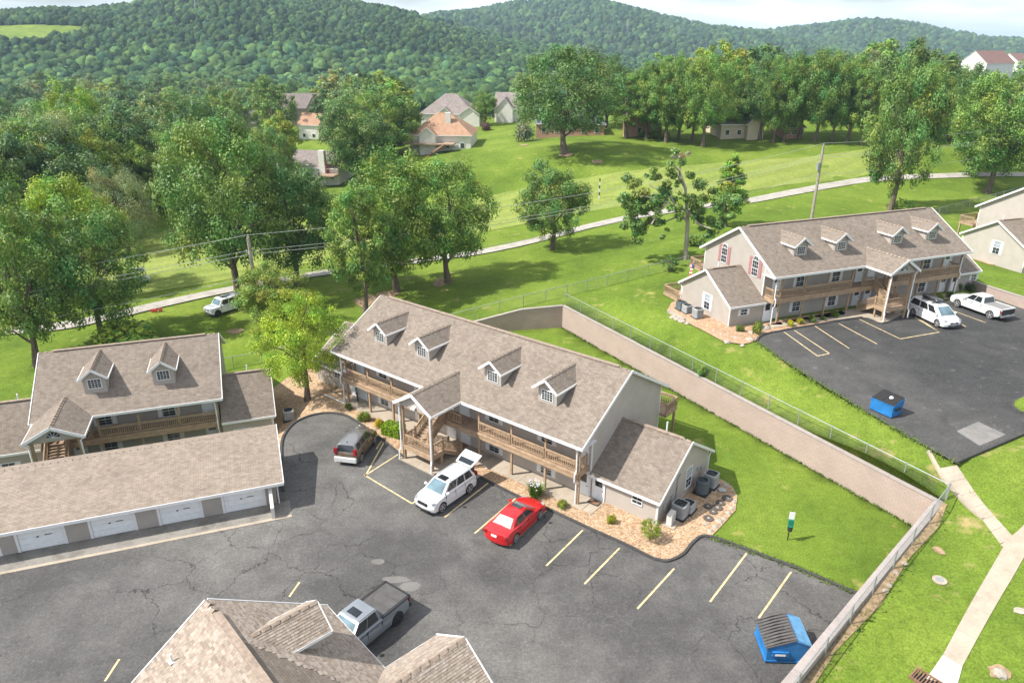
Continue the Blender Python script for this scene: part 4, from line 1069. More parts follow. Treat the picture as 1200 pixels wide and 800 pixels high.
# ------------------------------------------------------------------ nearest building with shingles laid singly
BF = dict(x=-9.79, y=29.86, z0=0, th=R(132.5), L=17., W=5.75, he=5.56, hr=9.488, La=4.4, va=1.2, Wa=4.2, hea=2.3, hra=4.9, pd=3.1, pw=2.25, hp=7.05, annex_front=False)
bldF = apartment('apartment_building', 'nearest building at the bottom edge, seen from above by its pale tan shingle roofs', BF, 'apartment buildings', -7.85, (-3.03,), (), [('w', -4.65, 1.05), ('d', -1.2, 0), ('w', -4.65, 4.0), ('d', -1.2, 2.96)], posts=[-.62, -3.79])
SHM = [plain('shingle_tab_'+n, c, .95, var=.16, scale=5) for n, c in (('sand', (.30, .25, .205)), ('tan', (.27, .22, .178)), ('rose', (.255, .20, .16)), ('pale', (.33, .28, .235)), ('brown', (.215, .172, .14)))]
def shingle_layer(planes):
    """planes: (parent, origin, along, up-slope, width fn) ; collects every tab, nearest 300 become parts"""
    tabs = []
    MW = Matrix.Translation((BF['x'], BF['y'], 0)) @ Matrix.Rotation(BF['th'], 4, 'Z')
    q = random.Random(5)
    for par, O, U, S, lim, smax, off in planes:
        O = Vector(O); U = Vector(U).normalized(); S = Vector(S).normalized(); N = U.cross(S)
        if N.z < 0: N = -N
        r = 0; ex = .13
        while r*ex < smax:
            s = r*ex; u0, u1 = lim(s+ex/2)
            u = u0 + q.uniform(0, .05)
            while u < u1-.05:
                w = min(q.choice((.15, .22, .29)), u1-u)
                P = O+off+U*u+S*s
                tabs.append((par, P, U, S, N, w, ex, q.choices(range(5), (4, 4, 2.2, 3, 1.6))[0], q.uniform(.006, .022), (MW @ (P+off*0))))
                u += w+.008
            r += 1
    vis = []
    for i, t in enumerate(tabs):
        px, py = proj(t[9])
        d = (np.array(t[9])-CAM)
        vis.append((0 if (0 < px < 1200 and 0 < py < 800) else 1, float(np.linalg.norm(d)) - (t[4].dot(Vector((0, 0, 1)))*0)))
    order = sorted(range(len(tabs)), key=lambda i: vis[i])
    single = set(order[:300])
    rest = {}
    def geo(mb, P, U, S, N, w, ex, m, lift):
        a = P+N*(lift+.016); b = a+U*w; c = P+U*w+S*(ex*1.25)+N*.004; d = P+S*(ex*1.25)+N*.004
        mb.face([a, b, c, d], m); mb.face([a-N*.03, b-N*.03, b, a], m); mb.face([a-N*.03, a, d], m); mb.face([b, b-N*.03, c], m)
    for i, (par, P, U, S, N, w, ex, m, lift, _) in enumerate(tabs):
        if i in single:
            me = cached(('tab', round(w, 2), m, round(lift, 2)), lambda: (lambda mb: (geo(mb, Vector((0, 0, 0)), Vector((1, 0, 0)), Vector((0, 1, 0)), Vector((0, 0, 1)), w, ex, 0, lift), mb.mesh('shingle', SHM[m]))[1])(MB()))
            o = newobj('shingle', me, par)
            n2 = U.cross(S)
            o.matrix_basis = Matrix(((U.x, S.x, n2.x, P.x), (U.y, S.y, n2.y, P.y), (U.z, S.z, n2.z, P.z), (0, 0, 0, 1)))
        else:
            geo(rest.setdefault(par.name, (par, MB()))[1], P, U, S, N, w, ex, m, lift)
    for par, mb in rest.values(): tag(mb.build('shingles', SHM, par), kind='stuff')
_ch = {c.name.split('.')[0]: c for c in bldF.children}
Wf, hef, hrf, Lf = BF['W'], BF['he'], BF['hr'], BF['L']; slf = (hrf-hef)/Wf; smx = math.hypot(Wf, hrf-hef)-.14
nz_ = Vector((0, 0, .004))
dmF = _ch['dormer']; zrdF, loF, bfF, wvF = 9.05, 8.22-.09, 2.25, 1.22
aF = -3.03; bkE, bkR = (loF-hef)/slf+.05, (zrdF-hef)/slf
pdF, pwF, hpF, puF = BF['pd'], BF['pw'], BF['hp'], -7.85; bkP = (hpF-hef)/slf
sdm = math.hypot(wvF, zrdF-loF); spm = math.hypot(pwF, hpF-hef)
shingle_layer([
 (_ch['roof'], (0, 0, hef), (-1, 0, 0), (0, Wf, hrf-hef), lambda s: (0, 9.0), smx, nz_),
 (_ch['roof'], (0, 2*Wf, hef), (-1, 0, 0), (0, -Wf, hrf-hef), lambda s: (0, 8.0), smx, nz_),
 (dmF, (-wvF, bfF-.42, loF), (0, 1, 0), (wvF, 0, zrdF-loF), lambda s: (0, (bkE-bfF+.42)+(bkR-bkE)*s/sdm), sdm-.1, nz_),
 (dmF, (wvF, bfF-.42, loF), (0, 1, 0), (-wvF, 0, zrdF-loF), lambda s: (0, (bkE-bfF+.42)+(bkR-bkE)*s/sdm), sdm-.1, nz_),
 (_ch['porch_roof'], (puF-pwF, -pdF, hef+.006), (0, 1, 0), (pwF, 0, hpF-hef), lambda s: (0, pdF+bkP*s/spm), spm-.1, nz_),
 (_ch['porch_roof'], (puF+pwF, -pdF, hef+.006), (0, 1, 0), (-pwF, 0, hpF-hef), lambda s: (0, pdF+bkP*s/spm), spm-.1, nz_)])
vf = MB(); vf.box(-.14, .14, -.14, .14, -.03, .015); vf.cyl((0, 0), .05, 0, .42, 8); o = vf.build('roof_vent_pipe', M['white'], bldF)
o.location = (-1.1, 7.9, hrf-slf*(7.9-Wf)+.06)

# ================================================================== GARAGE
gx, gy = gf(0, 50.25)
gar = thing('garage', 'long low garage with tan shingle roof and white overhead doors', 'garage', (gx, gy, 0), R(20.2))
gb = MB(); MX = Matrix(((0, 0, 1, 0), (1, 0, 0, 0), (0, 1, 0, 0), (0, 0, 0, 1)))
doors = [(-22.3, -19.4), (-18.27, -15.35), (-13.73, -10.83), (-9.23, -6.33), (-4.79, -1.81)]
edges = [-27.]+[e for d in doors for e in d]+[-.95]
for a, b in zip(edges[::2], edges[1::2]): gb.box(a, b, 0, .2, -.1, 2.42)
for a, b in doors: gb.box(a, b, .0, .2, 2.12, 2.42)
gb.prism([(.2, -.1), (6.9, -.1), (6.9, 3.0), (6.05, 3.24), (.2, 2.4)], -1.15, -.95, 0, MX); gb.prism([(.2, -.1), (6.9, -.1), (6.9, 3.0), (6.05, 3.24), (.2, 2.4)], -27., -26.8, 0, MX)
gb.box(-26.8, -1.15, 6.7, 6.9, -.1, 3.0)
gb.build('wall', M['siding'], gar)
gr_ = MB(); roof_slab(gr_, (-27.4, -.8, 2.3), (-.3, -.8, 2.3), (-27.4, 6.05, 3.42), (-.3, 6.05, 3.42)); roof_slab(gr_, (-.3, 7.3, 3.1), (-27.4, 7.3, 3.1), (-.3, 6.05, 3.42), (-27.4, 6.05, 3.42))
M['shingle_garage'] = shingles('shingle_tan', (.295, .245, .20), (.225, .183, .148), (.325, .28, .238))  # paler tan shingle of the garage roof
go = gr_.build('roof', [M['shingle_garage'], M['white']], gar)
rc = MB(); ridge_caps(rc, (-27.4, 6.05, 3.42), (-.3, 6.05, 3.42)); rc.build('ridge_cap', M['shingle_cap'], go)
fa_ = MB(); fa_.box(-27.4, -.27, -.86, -.803, 2.08, 2.315); fa_.bar((-.27, -.8, 2.22), (-.27, 6.05, 3.34), .05, .2); fa_.bar((-.27, 7.3, 3.02), (-.27, 6.05, 3.34), .05, .2); fa_.build('fascia', M['white'], gar)
for i, (a, b) in enumerate(doors):
    w = b-a
    fr = MB()
    for e in (a, b): fr.box(e-.09, e+.09, -.03, -.003, 0, 2.2)
    fr.box(a, b, -.03, -.003, 2.1, 2.22); d = fr.build('garage_door', M['white'], gar)
    for k in range(4):
        p = MB(); z = .03+k*.52; p.box(a+.09, b-.09, .03, .08, z, z+.505); p.box(a+.2, b-.2, .022, .03, z+.1, z+.41); p.build('door_panel', M['door'], d)
    h = MB(); h.box((a+b)/2-.25, (a+b)/2-.12, -.04, .022, 1.02, 1.08); h.box((a+b)/2+.25, (a+b)/2+.7, -.02, .022, 1.08, 1.12); h.build('door_handle', M['black'], d)
ww = MB(); ww.prism([(-.1, 0), (-2.0, 0), (-2.0, 1.0), (-.1, 2.05)], -1.45, -1.2, 0, MX); ww.build('wing_wall', M['cream'], gar)
ds = MB(); ds.tube([(-.45, -.8, 2.2), (-.7, -.3, 1.9), (-.8, -.1, 1.6), (-.8, -.1, .1)], .06, 6); ds.build('downspout', M['white'], gar)

# ================================================================== VEHICLES
def wheel_mesh():
    def t():
        mb = MB(); prof = [(.0, -.11), (.26, -.115), (.33, -.10), (.345, -.06), (.345, .06), (.33, .10), (.26, .115), (0, .11)]
        n = 20; base = len(mb.v)
        for (r, y) in prof:
            for k in range(n): a = 2*math.pi*k/n; mb.v.append((r*math.cos(a), y, r*math.sin(a)))
        for i in range(len(prof)-1):
            for k in range(n): mb.f.append((base+i*n+k, base+i*n+(k+1) % n, base+(i+1)*n+(k+1) % n, base+(i+1)*n+k)); mb.m.append(0)
        return mb.mesh('tyre', M['rubber'], 40)
    def r(mat):
        mb = MB()
        for i in range(16):
            a0, a1 = 2*math.pi*i/16, 2*math.pi*(i+1)/16
            P = [(.235*math.cos(a0), .235*math.sin(a0)), (.262*math.cos(a0), .262*math.sin(a0)), (.262*math.cos(a1), .262*math.sin(a1)), (.235*math.cos(a1), .235*math.sin(a1))]
            mb.prism(P, .10, .128, 0, Matrix(((1, 0, 0, 0), (0, 0, 1, 0), (0, 1, 0, 0), (0, 0, 0, 1))))
        for k in range(5):
            a = 2*math.pi*k/5; mb.bar((0, .122, 0), (.24*math.cos(a), .118, .24*math.sin(a)), .075, .012, 0, (0, 1, 0))
        mb.tube([(0, .10, 0), (0, .134, 0)], .06, 10)
        mb.tube([(0, .09, 0), (0, .105, 0)], .235, 16, 1)
        return mb.mesh('rim', [mat, M['black']])
    return t, r
_t, _r = wheel_mesh()
def car(name, label, cat, loc, rz, S, scale=1.2):
    """S: profile etc. x forward, y left, metres. Body is one shell with arches cut in its side outline."""
    root = thing(name, label, cat, loc, rz); root.scale = (scale,)*3
    hw = S['hw']; paint_m = S['paint']; wr = S.get('wr', .335); xs = S['wheels']
    zb = S.get('zb', .24)
    top = S['top']            # front bottom -> over the bonnet/belt -> rear bottom
    out = list(top)
    for xw in sorted(xs):     # bottom edge from rear to front with arches
        ra = wr+.055
        a0 = math.asin(max(-1, min(1, (zb-wr)/ra)))
        for t in np.linspace(math.pi-a0, a0, 9): out.append((xw+ra*math.cos(t), wr+ra*math.sin(t)))
    nt = len(top); n = len(out)
    xf, xr = max(p[0] for p in out), min(p[0] for p in out); xm, hl = (xf+xr)/2, (xf-xr)/2
    cols = [-1, -.93, -.62, 0, .62, .93, 1]
    mb = MB(); V = []
    for c in cols:
        row = []
        for i, (x, z) in enumerate(out):
            e = abs((x-xm)/hl)
            xx = x - math.copysign(S.get('round', .24)*abs(c)**2.6*max(0, e-.55)**1.2*1.8, x-xm)
            zz = z - (S.get('crown', .05)*abs(c)**3 if (i < nt and z > .6) else 0)
            yy = c*hw*(1-.05*max(0, e-.6)*2) 
            if abs(c) == 1: yy *= 1-.035*abs(z-.55)/.4 if z > .3 else .985
            row.append((xx, yy, zz))
        V.append(row)
    base = len(mb.v)
    for row in V: mb.v += row
    for j in range(len(cols)-1):
        for i in range(n):
            i2 = (i+1) % n
            m = 1 if (i >= nt-1 or i == n-1) else 0
            mb.f.append((base+j*n+i, base+j*n+i2, base+(j+1)*n+i2, base+(j+1)*n+i)); mb.m.append(m)
    for j, rev in ((0, False), (len(cols)-1, True)):
        for t in tessellate_polygon([[Vector((x, z, 0)) for x, z in out]]):
            mb.f.append(tuple(base+j*n+k for k in t)); mb.m.append(0)
    body = mb.build('body', [paint_m, M['black']], root, 38)
    # greenhouse
    gx0, gx1, tx0, tx1, zb_, zt_, yb, yt = S['cabin']      # cowl x, rear base x, roof front x, roof rear x, belt z, roof z, half widths
    bm = bmesh.new()
    pts = []
    for sx in (-1, 1):
        pts += [(gx0, sx*yb, zb_-.06), (gx1, sx*yb, zb_-.06), (gx0, sx*yb, zb_), (gx1, sx*yb, zb_), (tx0, sx*yt, zt_-.03), (tx1, sx*yt, zt_-.03)]
    pts += [(tx0-.14, 0, zt_+.02), (tx1+.14, 0, zt_+.02), ((tx0+tx1)/2, yt*.5, zt_+.03), ((tx0+tx1)/2, -yt*.5, zt_+.03)]
    for p in pts: bm.verts.new(p)
    bmesh.ops.convex_hull(bm, input=bm.verts)
    bmesh.ops.dissolve_limit(bm, angle_limit=.03, verts=bm.verts, edges=bm.edges)
    bmesh.ops.bevel(bm, geom=[e for e in bm.edges if len(e.link_faces) == 2 and e.calc_face_angle(0) > .25], offset=.045, segments=2, affect='EDGES')
    me = bpy.data.meshes.new('cabin'); bm.to_mesh(me); bm.free(); me.materials.append(S.get('roof_paint', paint_m)); smooth(me, 38); newobj('cabin', me, root)
    def quad_on(c0, c1, c2, c3, s0, s1, t0, t1, off, mat, nm, par=root, th=.012):
        c0, c1, c2, c3 = map(Vector, (c0, c1, c2, c3))
        def P(s, t): return c0.lerp(c1, s).lerp(c3.lerp(c2, s), t)
        nrm = (c1-c0).cross(c3-c0).normalized()*off
        q = [P(s0, t0), P(s1, t0), P(s1, t1), P(s0, t1)]
        m2 = MB(); a = [p+nrm for p in q]; b = [p-nrm for p in q]
        m2.face(a); m2.face(b[::-1])
        for k in range(4): m2.face([b[k], b[(k+1) % 4], a[(k+1) % 4], a[k]])
        return m2.build(nm, mat, par)
    gl = M['car_glass']; zr_ = zt_-.03
    F0, F1, F2, F3 = (gx0, -yb, zb_), (gx0, yb, zb_), (tx0, yt, zr_), (tx0, -yt, zr_)
    quad_on(F0, F1, F2, F3, .07, .93, .05, .9, .014, S.get('wglass', M['windscreen']), 'windscreen')
    if not S.get('tailgate'):
        B0, B1, B2, B3 = (gx1, yb, zb_), (gx1, -yb, zb_), (tx1, -yt, zr_), (tx1, yt, zr_)
        quad_on(B0, B1, B2, B3, .09, .91, .1, .9, .014, S.get('rglass', gl), 'rear_window')
    for sgn in (1, -1):
        if sgn == 1: c0, c1, c2, c3 = (gx0, yb, zb_), (gx1, yb, zb_), (tx1, yt, zr_), (tx0, yt, zr_)
        else: c0, c1, c2, c3 = (gx1, -yb, zb_), (gx0, -yb, zb_), (tx0, -yt, zr_), (tx1, -yt, zr_)
        for s0, s1 in S['side']:
            if sgn == -1: s0, s1 = 1-s1, 1-s0
            quad_on(c0, c1, c2, c3, s0, s1, .1, .88, .014, gl, 'side_window')
    # wheels
    tm = cached('tyre', _t); rm = cached(('rim', S.get('rim', 'rim')), lambda: _r(M[S.get('rim', 'rim')]))
    for xw in xs:
        for sgn in (1, -1):
            w = newobj('wheel', tm, root); k = wr/.345; w.location = (xw, sgn*(hw-.115), wr); w.rotation_euler = (0, 0, 0 if sgn == 1 else math.pi); w.scale = (k, 1, k)
            newobj('rim', rm, w)
    # lamps, grille, plates, mirrors, handles
    def blk(nm, x0, x1, y0, y1, z0, z1_, mat, sgn=1, rot=0):
        cx_, cy_, cz_ = (x0+x1)/2, (y0+y1)/2, (z0+z1_)/2
        bm = bmesh.new(); bmesh.ops.create_cube(bm, size=1)
        bmesh.ops.scale(bm, vec=(x1-x0, y1-y0, z1_-z0), verts=bm.verts); bmesh.ops.bevel(bm, geom=bm.edges[:], offset=min(x1-x0, y1-y0, z1_-z0)*.28, segments=2, affect='EDGES')
        me = bpy.data.meshes.new(nm); bm.to_mesh(me); bm.free(); me.materials.append(mat); smooth(me, 50)
        o = newobj(nm, me, root); o.location = (cx_, cy_*sgn, cz_); o.rotation_euler = (0, 0, rot*sgn); return o
    hx, hz = S['head']; 
    for s in (1, -1):
        blk('headlight', hx-.28, hx+.03, hw-.42, hw-.09, hz-.075, hz+.035, M['head_lamp'], s, R(-22))
        tx_, tz0, tz1 = S['tail']
        blk('tail_light', tx_-.04, tx_+.16, hw-.32, hw-.035, tz0, tz1, M['red_lamp'], s, R(12))
        mo = blk('mirror', gx0-.42, gx0-.24, yb+.06, yb+.26, zb_+.03, zb_+.18, S.get('mirror', paint_m), s)
        for hxp in S['handles']: blk('door_handle', hxp-.1, hxp+.1, hw-.03, hw+.012, zb_-.17, zb_-.135, S.get('handle', paint_m), s)
        dl = MB()      # door seams
        for xd in S['seams']: dl.box(xd-.008, xd+.008, s*(hw*.975)-.02, s*(hw*.975)+.018, .42, zb_-.05)
        dl.build('door_seam', M['black'], root)
    blk('grille', xf-.16, xf-.0, -.42, .42, S['grille'][0], S['grille'][1], M['black'])
    blk('lower_grille', xf-.17, xf+.0, -.6, .6, .3, .42, M['black'])
    blk('licence_plate', xr-.015, xr+.05, -.2, .2, S['plate'], S['plate']+.15, M['plate'])
    if S.get('sunroof'):
        a, b = S['sunroof']; blk('sunroof', a, b, -.36, .36, zt_-.02, zt_+.034, M['car_glass'])
    if S.get('rails'):
        rl = MB()
        for s in (1, -1): rl.tube([(tx0-.15, s*(yt-.06), zt_), (tx0-.3, s*(yt-.06), zt_+.07), (tx1+.3, s*(yt-.06), zt_+.07), (tx1+.15, s*(yt-.06), zt_)], .02, 6)
        rl.build('roof_rail', M[S['rails']], root)
    return root, blk
M['car_glass'] = glass('car_glass', (.016, .02, .024), .05)
M['windscreen'] = glass('windscreen_glass', (.10, .16, .19), .05)
M['pale_glass'] = glass('pale_rear_glass', (.38, .42, .42), .08)
M['plate'] = plain('licence_plate', (.7, .7, .72), .5)
M['p_red'] = paint('red_paint', (.52, .008, .012)); M['p_white'] = paint('white_paint', (.70, .71, .72)); M['p_silver'] = paint('silver_blue_paint', (.25, .275, .30), .35)
M['p_brown'] = paint('brown_paint', (.17, .125, .085), .45); M['p_brownroof'] = paint('grey_brown_paint', (.21, .215, .22), .4); M['p_lgrey'] = paint('pale_grey_paint', (.62, .64, .64), .1); M['p_black'] = paint('black_paint', (.02, .02, .022))
def at(w_f, w_r, wx, z=0.):
    """pose from the ground points below the near front and rear wheels, given their x positions and the side they are on"""
    a, b = Vector(w_f), Vector(w_r); return a, b
def pose(front, rear, S, side, z):
    f = Vector(G(*front, z)); r = Vector(G(*rear, z)); d = (f-r).normalized(); left = Vector((-d.y, d.x))
    mid_ = (f+r)/2 - left*side*(S['hw']-.1)*1.2 - d*(sum(S['wheels'])/2)*1.2
    return (mid_.x, mid_.y, z+.022), math.atan2(d.y, d.x)
sedan = dict(hw=.91, paint=M['p_red'], wheels=(1.42, -1.36), zb=.22, top=[(2.34, .24), (2.42, .42), (2.38, .62), (2.2, .74), (1.7, .86), (1.02, .96), (.2, .98), (-1.0, 1.0), (-1.75, 1.06), (-2.2, 1.04), (-2.36, .96), (-2.42, .62), (-2.36, .28)],
    cabin=(1.12, -1.72, .32, -.98, .95, 1.44, .80, .57), side=((.12, .44), (.47, .80)), head=(2.12, .72), tail=(-2.36, .78, .95), handles=(.0, -.95), seams=(.98, .06, -.9), grille=(.5, .64), plate=.72, sunroof=(-.1, .28), rglass=M['pale_glass'], round=.34)
p, rz = pose((632.3, 607.3), (602.8, 636), sedan, -1, 0.)
redcar, _b = car('parked_car', 'red sedan with a sunroof parked nose to the gravel bed', 'car', p, rz, sedan)
suv = dict(hw=.92, paint=M['p_white'], wheels=(1.36, -1.30), zb=.26, wr=.36, top=[(2.2, .28), (2.3, .5), (2.27, .74), (2.1, .92), (1.6, 1.04), (1.0, 1.1), (.2, 1.1), (-1.2, 1.12), (-2.1, 1.14), (-2.24, .98), (-2.27, .6), (-2.2, .3)],
    cabin=(1.2, -2.02, .42, -1.72, 1.08, 1.66, .82, .62), side=((.1, .38), (.41, .66), (.69, .92)), head=(2.06, .88), tail=(-2.14, .96, 1.3), handles=(.0, -.85), seams=(.95, .05, -.88), grille=(.66, .86), plate=.7, sunroof=(.0, .46), round=.34, crown=.07, rails='p_white', tailgate=True)
p, rz = pose((516.6, 600.3), (550.3, 576.9), suv, 1, 0.)
crv, blk = car('parked_car', 'white crossover with its tailgate raised beside the stair porch', 'car', p, rz, suv)
tg = MB(); tg.prism([(-.68, 0), (.68, 0), (.74, .55), (.72, 1.15), (-.72, 1.15), (-.74, .55)], -.05, .05, 0, Matrix(((0, -.93, .36, -1.74), (1, 0, 0, 0), (0, .36, .93, 1.66), (0, 0, 0, 1))))
tgo = tg.build('tailgate', M['p_white'], crv, 40)
t2 = MB(); t2.prism([(-.56, .1), (.56, .1), (.6, .52), (-.6, .52)], -.066, -.052, 0, Matrix(((0, -.93, .36, -1.74), (1, 0, 0, 0), (0, .36, .93, 1.66), (0, 0, 0, 1)))); t2.prism([(-.56, .1), (.56, .1), (.6, .52), (-.6, .52)], .051, .064, 0, Matrix(((0, -.93, .36, -1.74), (1, 0, 0, 0), (0, .36, .93, 1.66), (0, 0, 0, 1)))); t2.build('tailgate_window', M['car_glass'], tgo)
t3 = MB(); t3.box(-2.03, -1.75, -.7, .7, .75, 1.56); t3.build('boot_opening', M['black'], crv)
soul = dict(hw=.90, paint=M['p_brown'], roof_paint=M['p_brownroof'], wheels=(1.28, -1.24), zb=.24, wr=.34, top=[(2.0, .28), (2.08, .5), (2.04, .74), (1.9, .92), (1.5, 1.02), (1.0, 1.08), (.2, 1.08), (-1.2, 1.12), (-1.9, 1.12), (-2.0, .98), (-2.03, .6), (-1.98, .3)],
    cabin=(1.16, -1.92, .5, -1.72, 1.06, 1.62, .82, .64), side=((.1, .38), (.41, .66), (.69, .9)), head=(1.9, .86), tail=(-1.96, .86, 1.36), handles=(.0, -.8), seams=(.95, .05, -.84), grille=(.6, .74), plate=.58, round=.26, crown=.06)
p, rz = pose((436.5, 520.5), (426.5, 545), soul, -1, 0.)
p = (*G(418.5, 529), .022)
kia, blk = car('parked_car', 'boxy brown hatchback parked alone near the left gravel bed', 'car', p, R(79), soul)
blk('rear_bumper', -2.1, -1.93, -.84, .84, .32, .72, M['p_lgrey'])
blk('roof_antenna', -1.55, -1.45, -.02, .02, 1.6, 1.72, M['black'])
# pickups
def pickup(label, p, rz, pm, cover, dark_rim, tail_dark=False):
    S = dict(hw=.96, paint=pm, wheels=(1.78, -1.72), zb=.36, wr=.40, top=[(2.66, .4), (2.76, .6), (2.74, .92), (2.58, 1.06), (2.0, 1.14), (1.3, 1.18), (.4, 1.16), (-.62, 1.16), (-.68, 1.18), (-2.0, 1.19), (-2.66, 1.19), (-2.72, .8), (-2.66, .5)],
        cabin=(1.36, -.74, .62, -.56, 1.13, 1.78, .84, .66), side=((.12, .5), (.54, .9)), head=(2.58, .96), tail=(-2.68, .82, 1.14), handles=(.55, -.45), seams=(1.2, .3, -.66), grille=(.62, .98), plate=.6, round=.2, crown=.05, rim=dark_rim, sunroof=(.0, .45) if cover else None)
    r, blk = car('pickup_truck', label, 'pickup', p, rz, S)
    bed = MB()
    if cover:
        for k in range(3): bed.box(-2.6+k*.63, -2.6+k*.63+.62, -.78, .78, 1.17, 1.215)
        bed.build('bed_cover', M['lid'], r)
    else:
        bed.box(-2.58, -.75, -.76, .76, 1.15, 1.195); bed.build('bed_liner', M['bedliner'], r)
    rr = MB(); rr.box(-2.66, -.72, -.93, -.8, 1.14, 1.225); rr.box(-2.66, -.72, .8, .93, 1.14, 1.225); rr.box(-2.72, -2.6, -.9, .9, 1.0, 1.225); rr.build('bed_rail', pm if cover is False else M['black'], r)
    blk('rear_bumper', -2.84, -2.66, -.86, .86, .42, .62, M['chrome'] if not cover else M['black'])
    tg = MB(); tg.box(-2.75, -2.715, -.78, .78, .66, 1.16); tg.build('tailgate', M['steel_d'] if tail_dark else pm, r)
    return r
M['bedliner'] = plain('worn_bed_liner', (.20, .195, .19), .8)
pk_r = Vector(G(473, 722)); pickup('silver pickup with grey folding bed cover half hidden by the nearest roof', (-9.05, 33.25, .022), R(53.7)+math.pi, M['p_silver'], True, 'black')
f_, r_ = Vector(G(1123, 360.3, DZ)), Vector(G(1158, 373, DZ)); d_ = (f_-r_).normalized(); l_ = Vector((-d_.y, d_.x)); c_ = (f_+r_)/2 - l_*1.0
pickup('pale grey pickup with an open bed in the upper parking lot', (c_.x, c_.y, DZ+.004), math.atan2(d_.y, d_.x), M['p_lgrey'], False, 'rim', True)
van = dict(hw=.98, paint=M['p_white'], wheels=(1.56, -1.48), zb=.22, wr=.345, top=[(2.46, .24), (2.54, .44), (2.5, .66), (2.3, .82), (1.9, .94), (1.45, 1.04), (.4, 1.06), (-1.2, 1.08), (-2.4, 1.1), (-2.5, .9), (-2.53, .5), (-2.46, .26)],
    cabin=(1.66, -2.42, .74, -2.16, 1.03, 1.72, .88, .68), side=((.12, .34), (.37, .62), (.65, .93)), head=(2.3, .78), tail=(-2.46, .9, 1.25), handles=(.55, -.5), seams=(1.4, .42, -.85), grille=(.5, .66), plate=.7, round=.36, crown=.07)
p, rz = pose((1099.2, 383.5), (1068.3, 369), van, -1, DZ)
vr, blk = car('parked_car', 'white minivan with a black roof box by the upper stair porch', 'minivan', p, rz, van)
rb = bmesh.new(); bmesh.ops.create_uvsphere(rb, u_segments=20, v_segments=10, radius=1)
for v in rb.verts:
    x, y, z = v.co; se = lambda c: math.copysign(abs(c)**.55, c)
    v.co = (se(x)*1.05-.55, se(y)*.45, 1.97+se(z)*.2*(1-.15*x))
me = bpy.data.meshes.new('roof_box'); rb.to_mesh(me); rb.free(); me.materials.append(M['p_black']); smooth(me, 60); newobj('roof_box', me, vr)
xb = MB()
for xx in (.1, -1.1): xb.box(xx-.03, xx+.03, -.62, .62, 1.73, 1.79)
xb.build('roof_bar', M['black'], vr)
jeep = dict(hw=.96, paint=M['p_white'], roof_paint=M['p_white'], wheels=(1.5, -1.42), zb=.36, wr=.42, top=[(2.2, .4), (2.28, .62), (2.26, .98), (2.16, 1.1), (1.7, 1.16), (1.1, 1.18), (.2, 1.18), (-1.2, 1.2), (-2.2, 1.2), (-2.28, 1.0), (-2.28, .6), (-2.2, .42)],
    cabin=(1.1, -2.2, .66, -2.08, 1.16, 1.88, .86, .74), side=((.08, .34), (.38, .62), (.66, .9)), head=(2.14, .98), tail=(-2.26, .8, 1.1), handles=(.0, -.85), seams=(.95, .05, -.88), grille=(.8, 1.0), plate=.7, round=.14, crown=.05, sunroof=(-.9, .3), rim='black')
hx, hy, hz = hit(252, 369)
dv = Vector(hit(268, 361)[:2])-Vector(hit(241, 371)[:2])
car('parked_car', 'white off-road vehicle parked on the grass below the big oak', 'car', (hx+.9, hy+1.2, hz+.03), math.atan2(dv.y, dv.x)+math.pi, jeep, 1.12)
# ================================================================== YARD OBJECTS
def ico(bm_r=1, sub=2):
    bm = bmesh.new(); bmesh.ops.create_icosphere(bm, subdivisions=sub, radius=bm_r); return bm
# ---- dumpsters
dk = thing('dumpster', 'large blue dumpster with a sloped ribbed lid in the front parking lot', 'dumpster', (16.05, 31.4, .03), R(-2))
b = MB(); MXZ = Matrix(((1, 0, 0, 0), (0, 0, 1, 0), (0, 1, 0, 0), (0, 0, 0, 1)))
b.prism([(-1.2, .12), (1.2, .12), (1.24, 1.35), (.28, 1.72), (-1.24, 1.12)], 0, 2.15, 0, MXZ)
for y in (0, 2.15): b.bar((-1.24, y, 1.12), (.28, y, 1.72), .09, .09, 0); b.bar((.28, y, 1.72), (1.24, y, 1.35), .09, .09, 0)
b.box(-1.28, 1.28, -.05, 2.2, .1, .22, 0)
for x in (-.9, .9):
    for y in (.25, 1.9): b.cyl((x, y), .09, 0, .12, 8, 1)
b.build('bin_body', [M['blue'], M['black']], dk)
sp = MB(); d0 = Vector((.30, 0, 1.755)); d1 = Vector((1.27, 0, 1.39))
sp.face([d0+Vector((0, -.05, 0)), d1+Vector((0, -.05, 0)), d1+Vector((0, 2.2, 0)), d0+Vector((0, 2.2, 0))]); sp.face([(.30, -.05, 1.70), (1.27, -.05, 1.33), (1.27, 2.2, 1.33), (.30, 2.2, 1.70)])
sp.face([d0+Vector((0, -.05, 0)), d1+Vector((0, -.05, 0)), (1.27, -.05, 1.33), (.30, -.05, 1.70)]); sp.build('top_panel', M['bluelt'], dk)
ld = MB(); n = 10
A, Bv = Vector((.36, 0, 1.78)), Vector((-1.33, 0, 1.12))
ld.bar(A+Vector((0, 1.07, 0)), Bv+Vector((0, 1.07, 0)), 2.26, .05, 0)
for i in range(n):
    y = .06+i*(2.05/(n-1)); bow = .05
    m_ = (A+Bv)/2+Vector((0, 0, .09)); ld.bar(A+Vector((0, y, .03)), m_+Vector((0, y, .03)), .11, .07, 0); ld.bar(m_+Vector((0, y, .03)), Bv+Vector((0, y, .03)), .11, .07, 0)
ld.build('ribbed_lid', M['lid'], dk)
